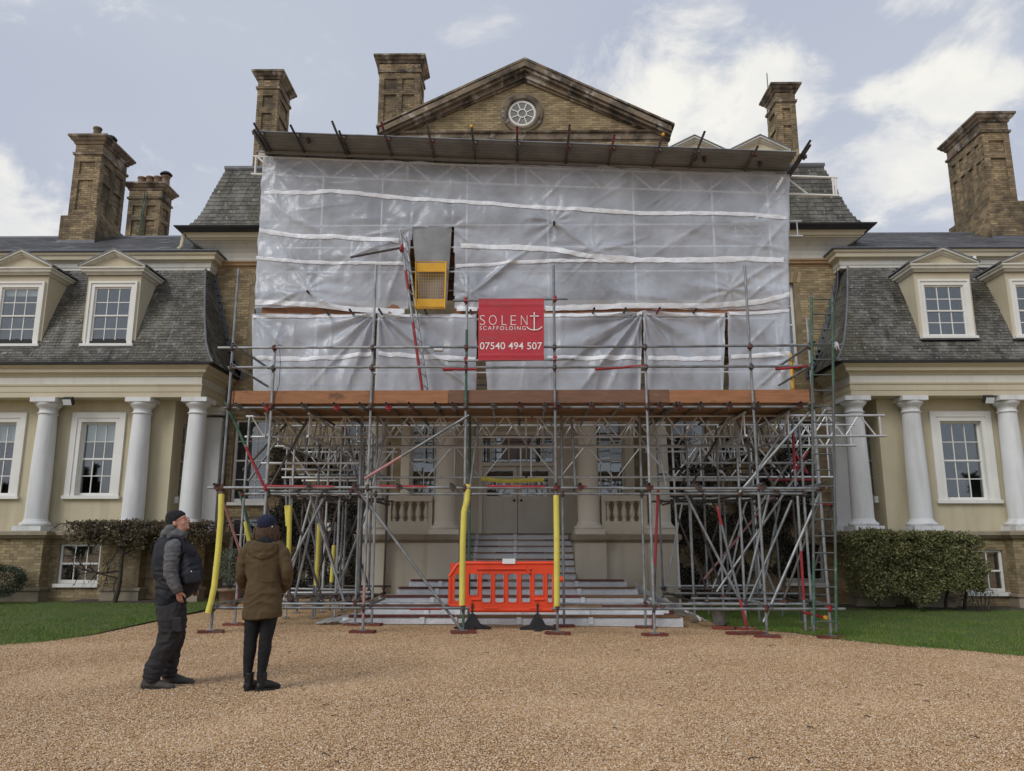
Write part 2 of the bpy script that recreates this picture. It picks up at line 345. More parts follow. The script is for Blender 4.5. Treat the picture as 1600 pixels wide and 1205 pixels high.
def gravelmat():
    m = bpy.data.materials.new('golden_gravel'); m.use_nodes = True; nt = m.node_tree; N = nt.nodes; L = nt.links; P = N['Principled BSDF']
    ge = N.new('ShaderNodeNewGeometry'); vo = N.new('ShaderNodeTexVoronoi'); vo.inputs['Scale'].default_value = 62; L.new(ge.outputs['Position'], vo.inputs['Vector'])
    cr = N.new('ShaderNodeValToRGB'); cr.color_ramp.interpolation = 'CONSTANT'
    cols = [(0, (0.155, 0.082, 0.036)), (.14, (0.489, 0.293, 0.129)), (.32, (0.622, 0.412, 0.218)), (.52, (0.342, 0.191, 0.080)), (.64, (0.726, 0.527, 0.322)), (.8, (0.499, 0.299, 0.134)), (.9, (0.889, 0.742, 0.566)), (.96, (0.249, 0.154, 0.104))]
    el = cr.color_ramp.elements
    el[0].position, el[0].color = cols[0][0], cols[0][1] + (1,); el[1].position, el[1].color = cols[1][0], cols[1][1] + (1,)
    for p, c in cols[2:]: q = el.new(p); q.color = c + (1,)
    sp = N.new('ShaderNodeSeparateColor'); L.new(vo.outputs['Color'], sp.inputs[0]); L.new(sp.outputs[0], cr.inputs[0])
    tn = N.new('ShaderNodeTexNoise'); tn.inputs['Scale'].default_value = 1.1; tn.inputs['Detail'].default_value = 7; tn.inputs['Roughness'].default_value = .65
    mp = N.new('ShaderNodeMapping'); mp.inputs['Scale'].default_value = (.7, 1.3, 1); L.new(ge.outputs['Position'], mp.inputs[0]); L.new(mp.outputs[0], tn.inputs['Vector'])
    rg = N.new('ShaderNodeMapRange'); L.new(tn.outputs['Fac'], rg.inputs[0])
    for i, x in enumerate((.3, .7, .86, 1.06)): rg.inputs[i + 1].default_value = x
    mx = N.new('ShaderNodeMix'); mx.data_type = 'RGBA'; mx.blend_type = 'MULTIPLY'; mx.inputs[0].default_value = 1
    cc = N.new('ShaderNodeCombineColor')
    for i in range(3): L.new(rg.outputs[0], cc.inputs[i])
    L.new(cr.outputs[0], mx.inputs[6]); L.new(cc.outputs[0], mx.inputs[7]); L.new(mx.outputs[2], P.inputs['Base Color'])
    P.inputs['Roughness'].default_value = .8; P.inputs['Specular IOR Level'].default_value = .25
    inv = N.new('ShaderNodeMath'); inv.operation = 'SUBTRACT'; inv.inputs[0].default_value = 1; L.new(vo.outputs['Distance'], inv.inputs[1])
    ad = N.new('ShaderNodeMath'); ad.operation = 'ADD'; L.new(inv.outputs[0], ad.inputs[0]); L.new(tn.outputs['Fac'], ad.inputs[1])
    b = N.new('ShaderNodeBump'); b.inputs['Strength'].default_value = .9; b.inputs['Distance'].default_value = .008; L.new(ad.outputs[0], b.inputs['Height']); L.new(b.outputs[0], P.inputs['Normal'])
    return m
M['gravel'] = gravelmat()
def pebblemat():
    m = bpy.data.materials.new('pebble'); m.use_nodes = True; nt = m.node_tree; N = nt.nodes; L = nt.links; P = N['Principled BSDF']
    oi = N.new('ShaderNodeObjectInfo'); cr = N.new('ShaderNodeValToRGB'); cr.color_ramp.interpolation = 'CONSTANT'; L.new(oi.outputs['Random'], cr.inputs[0])
    cols = [(0, (0.292, 0.170, 0.083)), (.12, (0.540, 0.346, 0.176)), (.34, (0.654, 0.465, 0.282)), (.55, (0.394, 0.242, 0.120)), (.66, (0.747, 0.577, 0.397)), (.8, (0.530, 0.340, 0.177)), (.9, (0.880, 0.753, 0.597)), (.96, (0.301, 0.207, 0.157))]
    el = cr.color_ramp.elements; el[0].position, el[0].color = cols[0][0], cols[0][1] + (1,); el[1].position, el[1].color = cols[1][0], cols[1][1] + (1,)
    for p, c in cols[2:]: q = el.new(p); q.color = c + (1,)
    L.new(cr.outputs[0], P.inputs['Base Color']); P.inputs['Roughness'].default_value = .7; P.inputs['Specular IOR Level'].default_value = .3
    return m
M['pebble'] = pebblemat()
M['shadecol'] = mat('cream_column_paint', (.78, .73, .62), (.72, .67, .56), 1.2, rough=.7, layers=[((.3, .27, .2), 1.2, .58, .85, STK, .4)])
M['dullgreen'] = mat('dull_green_ladder', (.075, .095, .085), (.12, .125, .12), 5, rough=.55, layers=[((.28, .29, .29), 9, .58, .7, (1, 1, 1), .5)])
M['doorpaint'] = mat('pale_door_paint', (.80, .76, .66), (.74, .70, .60), 2, rough=.55)
# ------------------------------------------------------------------ ground
def grid_ground():
    xs = [-1500, -400, -120, -60, -40] + [i * .8 for i in range(-37, 38)] + [40, 60, 120, 400, 1500]
    ys = [-1500, -400, -100, -40, -20] + [i * .8 for i in range(-12, 38)] + [40, 60, 120, 400, 1500]
    mb = MB(); n = len(xs)
    vs = [(x, y, gz(x) + (.012 * MN.noise(V((x * .7, y * .7, 0))) if abs(x) < 25 and abs(y) < 25 else 0)) for y in ys for x in xs]
    mb.add(vs, [(k * n + i, k * n + i + 1, (k + 1) * n + i + 1, (k + 1) * n + i) for k in range(len(ys) - 1) for i in range(n - 1)], True)
    mb.build('gravel_drive', M['gravel'], kind='structure')
grid_ground()
LAWN_L = [gnd(x, y) for x, y in ((-260, 1040), (-120, 1024), (0, 1010), (60, 1005), (100, 1000), (150, 993), (200, 985), (250, 974), (290, 965), (340, 952), (385, 941))]
LAWN_R = [gnd(x, y, gz(xx)) for x, y, xx in ((1085, 962, 3), (1115, 975, 3.3), (1180, 985, 4), (1240, 990, 4.5), (1300, 999, 5), (1400, 1010, 6), (1500, 1018, 6.5), (1600, 1027, 7), (1750, 1040, 8), (1900, 1052, 9))]
def edge_y(pts, x):
    if x <= pts[0].x: return pts[0].y
    for a, b in zip(pts, pts[1:]):
        if a.x <= x <= b.x: return a.y + (b.y - a.y) * (x - a.x) / (b.x - a.x)
    return pts[-1].y
def lawn(pts, x0, x1, n, seed, yback):
    rnd = random.Random(seed); mb = MB(); xs = [x0 + (x1 - x0) * i / 160 for i in range(161)]; vs = []
    ey = lambda x: edge_y(pts, x) + .11 * MN.noise(V((x * 2.3, seed, 0))) + .07 * MN.noise(V((x * 8.5, seed, 3)))
    for x in xs:
        e = ey(x); z = gz(x)
        for t, h in ((0, -.012), (.03, .012), (.08, .024), (1, .035)): vs.append((x, e + (yback - e) * t, z + h))
    mb.add(vs, [(i * 4 + k, (i + 1) * 4 + k, (i + 1) * 4 + k + 1, i * 4 + k + 1) for i in range(160) for k in range(3)], True)
    mb.build('lawn', M['soil'], kind='structure')
    g = MB(); vs = []; fs = []
    for i in range(n):
        x = rnd.uniform(x0, x1); e = ey(x); y = e + (yback - e) * rnd.random() ** 1.15
        if MN.noise(V((x * .8, y * .8, 5))) < -.42: continue
        h = rnd.uniform(.02, .055) * (1 + .5 * MN.noise(V((x, y, 1)))); a = rnd.random() * 6.28; w = .006; k = rnd.uniform(-.02, .02); k2 = rnd.uniform(-.02, .02)
        z = gz(x) + .02; b = len(vs)
        vs += [(x - w * math.cos(a), y - w * math.sin(a), z), (x + w * math.cos(a), y + w * math.sin(a), z), (x + k, y + k2, z + h)]; fs.append((b, b + 1, b + 2))
    g.add(vs, fs); g.build('grass', M['grass'], kind='stuff')
lawn(LAWN_L, -17, LAWN_L[-1].x, 62000, 3, 20.6)
lawn(LAWN_R, LAWN_R[0].x, 16.5, 90000, 4, 20.6)
def soil_bed(x0, x1):
    mb = MB(); n = 40; vs = []
    for i in range(n + 1):
        x = x0 + (x1 - x0) * i / n
        for t, h in ((19.95 + .15 * MN.noise(V((x * 1.5, 0, 0))), .03), (20.1, .06), (20.9, .075)): vs.append((x, t, gz(x) + h))
    mb.add(vs, [(i * 3 + k, (i + 1) * 3 + k, (i + 1) * 3 + k + 1, i * 3 + k + 1) for i in range(n) for k in range(2)], True)
    mb.build('flower_bed_soil', M['bark'], kind='structure')
soil_bed(-11.3, -8.5); soil_bed(7.8, 12.4)

# ------------------------------------------------------------------ house helpers
def sash(parent, T, u0, u1, z0, z1, cols, rows, depth=.14, fr=.055, arch=0, sill=True, blind=0, fmat='white', amat='white', open_bottom=0, seed=0, room=True, nm='window'):
    rnd = random.Random(seed * 7 + 3)
    def B(mb): mb.v = [T(*p) for p in mb.v]; return mb
    f = MB(); d0, d1 = depth, depth + .06; zm = (z0 + z1) / 2
    f.box(u0, u0 + fr, d0, d1, z0, z1); f.box(u1 - fr, u1, d0, d1, z0, z1); f.box(u0 + fr, u1 - fr, d0 + .003, d1, z1 - fr, z1); f.box(u0 + fr, u1 - fr, d0 + .003, d1, z0, z0 + fr * 1.5)
    f.box(u0 + fr, u1 - fr, d0 - .012, d1 - .01, zm - .022, zm + .022)
    w = B(f).build(nm, M[fmat], parent)
    g = MB(); a0, a1 = u0 + fr, u1 - fr; b0, b1 = z0 + fr * 1.5, z1 - fr; bw = .011
    zs = [b0 + (zm - b0) * k / (rows // 2) for k in range(rows // 2)] + [zm + (b1 - zm) * k / (rows - rows // 2) for k in range(rows - rows // 2 + 1)]
    for i in range(1, cols): x = a0 + (a1 - a0) * i / cols; g.box(x - bw, x + bw, d0 + .012, d1 - .012, b0, b1)
    for k in range(1, rows):
        if k != rows // 2: g.box(a0, a1, d0 + .014, d1 - .014, zs[k] - bw, zs[k] + bw)
    B(g).build('glazing_grid', M[fmat], w)
    for i in range(cols):
        for k in range(rows):
            p = MB(); x0 = a0 + (a1 - a0) * i / cols + .004; x1 = a0 + (a1 - a0) * (i + 1) / cols - .004
            t1, t2 = rnd.uniform(-.0012, .0012), rnd.uniform(-.0012, .0012); y = d0 + .03
            p.hexa([(x0, y + t1, zs[k] + .002), (x1, y + t2, zs[k] + .002), (x1, y + .005 + t2, zs[k] + .002), (x0, y + .005 + t1, zs[k] + .002), (x0, y - t2, zs[k + 1] - .002), (x1, y - t1, zs[k + 1] - .002), (x1, y + .005 - t1, zs[k + 1] - .002), (x0, y + .005 - t2, zs[k + 1] - .002)])
            B(p).build('pane', M['glass'], w)
    if blind:
        b = MB(); b.box(a0 + .01, a1 - .01, d1 + .03, d1 + .035, b1 - (b1 - b0) * blind, b1); B(b).build('blind', M['blind'], w)
    if arch:
        m = MB(); A = arch
        for w0, w1, o in ((0, A * .42, .035), (A * .42, A, .06)):
            m.box(u0 - w1, u0 - w0, -o, depth if w0 == 0 else .02, z0, z1 + w1); m.box(u1 + w0, u1 + w1, -o, depth if w0 == 0 else .02, z0, z1 + w1); m.box(u0 - w0, u1 + w0, -o, depth if w0 == 0 else .02, z1 + w0, z1 + w1)
        B(m).build('architrave', M[amat], w)
    if sill:
        s = MB(); e = arch + .04; s.box(u0 - e, u1 + e, -.10, depth + .01, z0 - .09, z0 - .002); B(s).build('sill', M[amat], w)
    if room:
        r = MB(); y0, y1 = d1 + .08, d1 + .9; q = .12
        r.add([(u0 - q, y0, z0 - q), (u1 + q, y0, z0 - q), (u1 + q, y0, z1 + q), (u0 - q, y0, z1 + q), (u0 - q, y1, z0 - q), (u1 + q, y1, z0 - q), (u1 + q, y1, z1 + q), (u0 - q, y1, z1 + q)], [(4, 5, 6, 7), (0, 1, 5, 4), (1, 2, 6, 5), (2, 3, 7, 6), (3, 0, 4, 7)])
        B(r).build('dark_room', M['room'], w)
    return w
def front(Y): return lambda u, w, z: (u, Y + w, z)

SLATE = None
def slate_rows(rows, clip, ind, parent, bed, matname='slate', wid=.2, one='slate_one', rank=None):
    # rows: (start point, end point, up-slope vector, normal) of each course, lowest first
    global SLATE
    rnd = random.Random(5); allp = []
    for r, (p, q, t, n) in enumerate(rows):
        e = (q - p); ln = e.length; e = e / ln; u = (-wid / 2 if r % 2 else 0)
        while u < ln:
            a = max(u, 0); b = min(u + wid, ln)
            if b - a > .05:
                c = p + e * (a + b) / 2
                if not clip(c, a, b): allp.append((c, e, t, n, b - a - .006 - rnd.random() * .004))
            u += wid
    allp.sort(key=rank or (lambda s: abs(s[0].x)))
    def verts(c, e, t, n, w):
        o = rnd.uniform(-.003, .003); dz = rnd.uniform(-.004, .004); ll = 1.5
        lo0, lo1 = c + n * (.009 + o), c + n * (.024 + o); hi0, hi1 = c + t * ll + n * -.002, c + t * ll + n * .004; d = t * dz
        return [lo0 - e * (w / 2) + d, lo0 + e * (w / 2) + d, hi0 + e * (w / 2), hi0 - e * (w / 2), lo1 - e * (w / 2) + d, lo1 + e * (w / 2) + d, hi1 + e * (w / 2), hi1 - e * (w / 2)]
    F6 = [(4, 5, 6, 7), (0, 1, 5, 4), (1, 2, 6, 5), (2, 3, 7, 6), (3, 0, 4, 7)]
    if ind and SLATE is None:
        s = MB(); s.add([(-.5, -.02, .009), (.5, -.02, .009), (.5, 1, -.002), (-.5, 1, -.002), (-.5, -.02, .024), (.5, -.02, .024), (.5, 1, .004), (-.5, 1, .004)], F6); SLATE = s.mesh('slate', M[one])
    for c, e, t, n, w in allp[:ind]:
        ll = (t * 1.5).length; tt = t.normalized(); m = Matrix((e, tt, n)).transposed()
        place('slate', SLATE, bed, c + n * rnd.uniform(-.002, .003), m.to_quaternion(), (w, ll, 1))
    mb = MB()
    for s in allp[ind:]: mb.add(verts(*s), F6)
    if mb.v: mb.build('slates', M[matname], bed, kind='stuff')
def resample(prof, step):
    # points along a (d, z) curve at equal spacing
    out = [V((prof[0][0], prof[0][1], 0))]; need = step
    for (a, b), (c, d) in zip(prof, prof[1:]):
        p = V((a, b, 0)); q = V((c, d, 0)); l = (q - p).length; s = need
        while s <= l: out.append(p + (q - p) * (s / l)); s += step
        need = s - l
    return [(p.x, p.y) for p in out]
def interp(tab, x):
    if x <= tab[0][0]: return tab[0][1]
    for (a, b), (c, d) in zip(tab, tab[1:]):
        if x <= c: return b + (d - b) * (x - a) / (c - a)
    return tab[-1][1]
def smooth(prof, n=6):
    # Catmull-Rom through the listed points
    out = []
    P = [V(p).to_3d() if len(p) == 2 else V(p) for p in [(*q, 0) for q in prof]]
    for i in range(len(P) - 1):
        a, b, c, d = P[max(i - 1, 0)], P[i], P[i + 1], P[min(i + 2, len(P) - 1)]
        for k in range(n):
            t = k / n; out.append(.5 * ((2 * b) + (c - a) * t + (2 * a - 5 * b + 4 * c - d) * t * t + (3 * b - a - 3 * c + d) * t ** 3))
    out.append(P[-1]); return [(p.x, p.y) for p in out]

COLP = [(.0, 0)]
def column(parent, x, y, z0, z1, rb=.275, rt=.225, cm='colwhite', nm='column', n=36):
    h = z1 - z0; s = MB(); pr = []
    zb, zt = z0 + .30, z1 - .42
    for k in range(13):
        t = k / 12; r = rb + (rt - rb) * (t ** 1.7); pr.append((r, zb + (zt - zb) * t))
    s.lathe(pr, x, y, 0, n); c = s.build(nm, M[cm], parent)
    b = MB(); b.box(x - .37, x + .37, y - .37, y + .37, z0, z0 + .12)
    b.lathe([(.34, .12), (.37, .145), (.375, .17), (.36, .205), (.325, .215), (.31, .235), (.3, .25), (rb + .015, .275), (rb, .305)], x, y, z0, n); b.build('base', M[cm], c)
    k = MB(); k.box(x - .335, x + .335, y - .335, y + .335, z1 - .115, z1)
    k.lathe([(rt, -.425), (rt + .03, -.415), (rt + .035, -.39), (rt + .005, -.375), (rt, -.36), (rt + .002, -.27), (rt + .02, -.262), (rt + .025, -.245), (rt + .05, -.225), (rt + .085, -.19), (rt + .1, -.15), (rt + .095, -.118)], x, y, z1, n); k.build('capital', M[cm], c)
    return c
def dormer(parent, xc, Y, z0, z1, zc, apex, w, back, blind=0, seed=1, cw=None):
    # pedimented dormer: cheeks, sash, cornice, tympanum and two roof slopes
    hw = w / 2 + .07; cw = cw or w / 2 + .16
    b = MB(); b.box(xc - hw, xc - hw + .12, Y + .03, Y + back, z0 - .1, zc); b.box(xc + hw - .12, xc + hw, Y + .03, Y + back, z0 - .1, zc)
    b.box(xc - hw + .12, xc + hw - .12, Y + .03, Y + .2, z1 - .02, zc); d = b.build('dormer', M['cream'], parent)
    T = front(Y)
    f = MB()
    for w0, w1, o in ((0, .10, .0), (.10, .155, .03)):
        x0, x1 = xc - w / 2, xc + w / 2; a = .155
        f.box(x0 + a - w1, x0 + a - w0, Y - o, Y + .13, z0, z1 - a + w1); f.box(x1 - a + w0, x1 - a + w1, Y - o, Y + .13, z0, z1 - a + w1); f.box(x0 + a - w0, x1 - a + w0, Y - o, Y + .13, z1 - a + w0, z1 - a + w1)
    f.box(xc - w / 2 - .06, xc + w / 2 + .06, Y - .09, Y + .13, z0 - .07, z0)
    f.build('casing', M['white'], d)
    lp = MB(); lp.box(xc - hw - .04, xc + hw + .04, Y - .07, Y + .3, z0 - .105, z0 - .075); lp.build('lead_apron', M['lead'], d)
    # cornice bed and corona round three sides
    c = MB(); prof = [(0, zc), (.03, zc), (.05, zc + .05), (.12, zc + .07), (.13, zc + .12), (.17, zc + .15), (.17, zc + .19), (0, zc + .19)]
    c.moulding(prof, [(xc - hw, Y + back + .5), (xc - hw, Y - .01), (xc + hw, Y - .01), (xc + hw, Y + back + .5)]); c.build('cornice', M['offwhite'], d)
    zt = zc + .19; hx = hw + .17; rise = apex - .05 - zt
    t = MB(); t.prism([(xc - hx + .08, zt + .004), (xc + hx - .08, zt + .004), (xc, zt + rise * (hx - .08) / hx)], Y - .015, Y + .1); t.build('tympanum', M['cream'], d)
    r = MB()
    for s in (-1, 1):
        for th0, th1, y0 in ((.0, .06, -.185), (.06, .12, -.12), (.12, .165, -.06)):
            q = []
            for th in (th1, th0): q += [(xc + s * hx * 1.0, zt - th * .98 + .05), (xc, zt + rise - th + .05)]
            poly = [q[0], q[2], q[3], q[1]]
            if s > 0: poly = poly[::-1]
            poly = [(x, max(z, zt + .003)) for x, z in poly]
            r.prism(poly if s < 0 else poly, Y + y0, Y + .07)
    r.build('pediment', M['offwhite'], d)
    rf = MB()
    for s in (-1, 1):
        e = .03; p = [(xc + s * (hx + .04), zt + .02), (xc + s * (hx + .04), zt + .06), (xc, apex + .03), (xc, apex - .01)]
        if s > 0: p = p[::-1]
        rf.prism(p, Y - .2, Y + back + 1.2)
    rf.build('dormer_roof', M['lead'], d)
    T2 = front(Y); n = 12
    w0 = xc - w / 2 + .155; w1 = xc + w / 2 - .155
    s = MB()
    # sash, panes and bars are sub-parts of the dormer
    fr = .045; dd = .05; zm = (z0 + z1 - .155) / 2; zt2 = z1 - .155
    s.box(w0, w0 + fr, Y + dd, Y + dd + .05, z0, zt2); s.box(w1 - fr, w1, Y + dd, Y + dd + .05, z0, zt2); s.box(w0 + fr, w1 - fr, Y + dd, Y + dd + .048, zt2 - fr, zt2); s.box(w0 + fr, w1 - fr, Y + dd, Y + dd + .048, z0, z0 + .07); s.box(w0 + fr, w1 - fr, Y + dd - .015, Y + dd + .03, zm - .02, zm + .02)
    s.build('sash', M['white'], d)
    a0, a1, b0, b1 = w0 + fr, w1 - fr, z0 + .07, zt2 - fr; zs = [b0, (b0 + zm) / 2, zm, (zm + b1) / 2, b1]; g = MB()
    for i in (1, 2): x = a0 + (a1 - a0) * i / 3; g.box(x - .011, x + .011, Y + dd + .012, Y + dd + .036, b0, b1)
    for k in (1, 3): g.box(a0, a1, Y + dd + .014, Y + dd + .034, zs[k] - .011, zs[k] + .011)
    g.build('glazing_grid', M['white'], d); rnd = random.Random(seed)
    for i in range(3):
        for k in range(4):
            p = MB(); x0 = a0 + (a1 - a0) * i / 3 + .004; x1 = a0 + (a1 - a0) * (i + 1) / 3 - .004; t1, t2 = rnd.uniform(-.0015, .0015), rnd.uniform(-.0015, .0015); y = Y + dd + .025
            p.hexa([(x0, y + t1, zs[k]), (x1, y + t2, zs[k]), (x1, y + .005 + t2, zs[k]), (x0, y + .005 + t1, zs[k]), (x0, y - t2, zs[k + 1]), (x1, y - t1, zs[k + 1]), (x1, y + .005 - t1, zs[k + 1]), (x0, y + .005 - t2, zs[k + 1])]); p.build('pane', M['glass'], d)
    if blind: q = MB(); q.box(a0, a1, Y + dd + .08, Y + dd + .085, b1 - (b1 - b0) * blind, b1); q.build('blind', M['blind'], d)
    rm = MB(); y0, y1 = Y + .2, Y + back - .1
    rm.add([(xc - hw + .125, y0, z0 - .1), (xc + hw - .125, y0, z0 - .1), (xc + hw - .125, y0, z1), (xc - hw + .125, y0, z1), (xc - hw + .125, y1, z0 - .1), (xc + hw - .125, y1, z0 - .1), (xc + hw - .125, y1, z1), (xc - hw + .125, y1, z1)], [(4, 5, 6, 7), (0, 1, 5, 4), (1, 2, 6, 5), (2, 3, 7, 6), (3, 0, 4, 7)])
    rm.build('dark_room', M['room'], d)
    return d
def chimney(parent, x0, x1, y0, y1, zb, zt, face, np_front=1, np_side=2, ped=None, pots=(), capo=.2, potm='terracotta', flash=True):
    # brick stack with recessed panels, moulded neck and oversailing cap; face: which side wall can be seen (+1 right, -1 left)
    zc = zt - .62
    c = MB(); c.box(x0 + .06, x1 - .06, y0 + .06, y1 - .06, zb, zt - .1); s = c.build('chimney', M['cmortar'], parent)
    bm = MB(); st = MB()
    zp = ped if ped else zb + .3
    def side(o, e, n, ln, npan):
        m = .2; w = (ln - m * (npan + 1)) / npan; H = []
        for i in range(npan):
            a = m + i * (w + m); H += [(a, a + w, zp + .25 - zb, zc - .95 - zb), (a, a + w, zc - .75 - zb, zc - .3 - zb)]
        o = V(o); e = V(e); n = V(n); h = zc - zb
        for r in holes_rects(0, ln, 0, h, H):
            a = o + e * r[0] + V((0, 0, r[2])); b = e * (r[1] - r[0]); q = [a, a + b, a + b - n * .06, a - n * .06]
            st.hexa([*q, *[p + V((0, 0, r[3] - r[2])) for p in q]])
        bricks(bm, o, e, n, ln, h, H)
        for hh in H: bricks(bm, o + e * hh[0] + V((0, 0, hh[2])) - n * .058, e, n, hh[1] - hh[0], hh[3] - hh[2])
    side((x0, y0, zb), (1, 0, 0), (0, -1, 0), x1 - x0, np_front)
    if face > 0: side((x1, y0, zb), (0, 1, 0), (1, 0, 0), y1 - y0, np_side)
    else: side((x0, y1, zb), (0, -1, 0), (-1, 0, 0), y1 - y0, np_side)
    if ped:
        p = .14; pm = MB(); pm.box(x0 - p, x1 + p, y0 - p, y1 + p, zb - .8, ped); pm.build('pedestal', M['cmortar'], s)
        for o, e, n, ln in (((x0 - p, y0 - p, zb - .8), (1, 0, 0), (0, -1, 0), x1 - x0 + 2 * p), ((x1 + p, y0 - p, zb - .8), (0, 1, 0), (1, 0, 0), y1 - y0 + 2 * p) if face > 0 else ((x0 - p, y1 + p, zb - .8), (0, -1, 0), (-1, 0, 0), y1 - y0 + 2 * p)): bricks(bm, o, e, n, ln, ped - zb + .8)
    st.build('panel_strips', M['cmortar'], s, kind='stuff'); 
    k = MB(); path = [(x0 + .02, y1), (x0 + .02, y0 + .02), (x1 - .02, y0 + .02), (x1 - .02, y1), (x0 + .02, y1)]
    path = [(x0, (y0 + y1) / 2), (x0, y0), (x1, y0), (x1, y1), (x0, y1), (x0, (y0 + y1) / 2)]
    k.moulding([(-.03, zc - .06), (.05, zc - .06), (.06, zc + .02), (.0, zc + .05), (.0, zc + .3), (.04, zc + .32), (.06, zc + .38), (capo * .6, zc + .43), (capo * .8, zc + .5), (capo, zc + .53), (capo, zt - .02), (capo - .03, zt), (-.3, zt + .02)], path)
    k.build('chimney_cap', M['darkstone'], s)
    bricks(bm, (x0, y0, zc + .06), (1, 0, 0), (0, -1, 0), x1 - x0, .24); 
    bm.build('bricks', M['cbrick'], s, kind='stuff')
    tp = MB(); tp.box(x0 + .08, x1 - .08, y0 + .1, y1 - .1, zt, zt + .1); tp.build('flaunching', M['cmortar'], s)
    for px_, py_, r, h, hood in pots:
        t = MB(); t.lathe([(r * 1.15, 0), (r, .04), (r * .92, h * .8), (r * 1.12, h * .84), (r * 1.12, h * .93), (r, h), (r * .75, h), (r * .7, h - .1)], px_, py_, zt + .08, 14)
        t.build('chimney_pot', M[potm], s)
        if hood: q = MB(); q.lathe([(r * 1.5, .0), (r * 1.5, .03), (r * .9, .12), (.02, .15)], px_, py_, zt + .12 + h, 14); q.tube((px_ - r * .8, py_, zt + h), (px_ - r * .8, py_, zt + h + .13), .015); q.tube((px_ + r * .8, py_, zt + h), (px_ + r * .8, py_, zt + h + .13), .015); q.build('pot_hood', M['rubber'], s)
    if flash and ped:
        q = MB(); p = .16; q.box(x0 - p, x1 + p, y0 - p - .02, y0 - p + .02, 10.80, 11.0); q.build('lead_flashing', M['lead'], s)
    return s

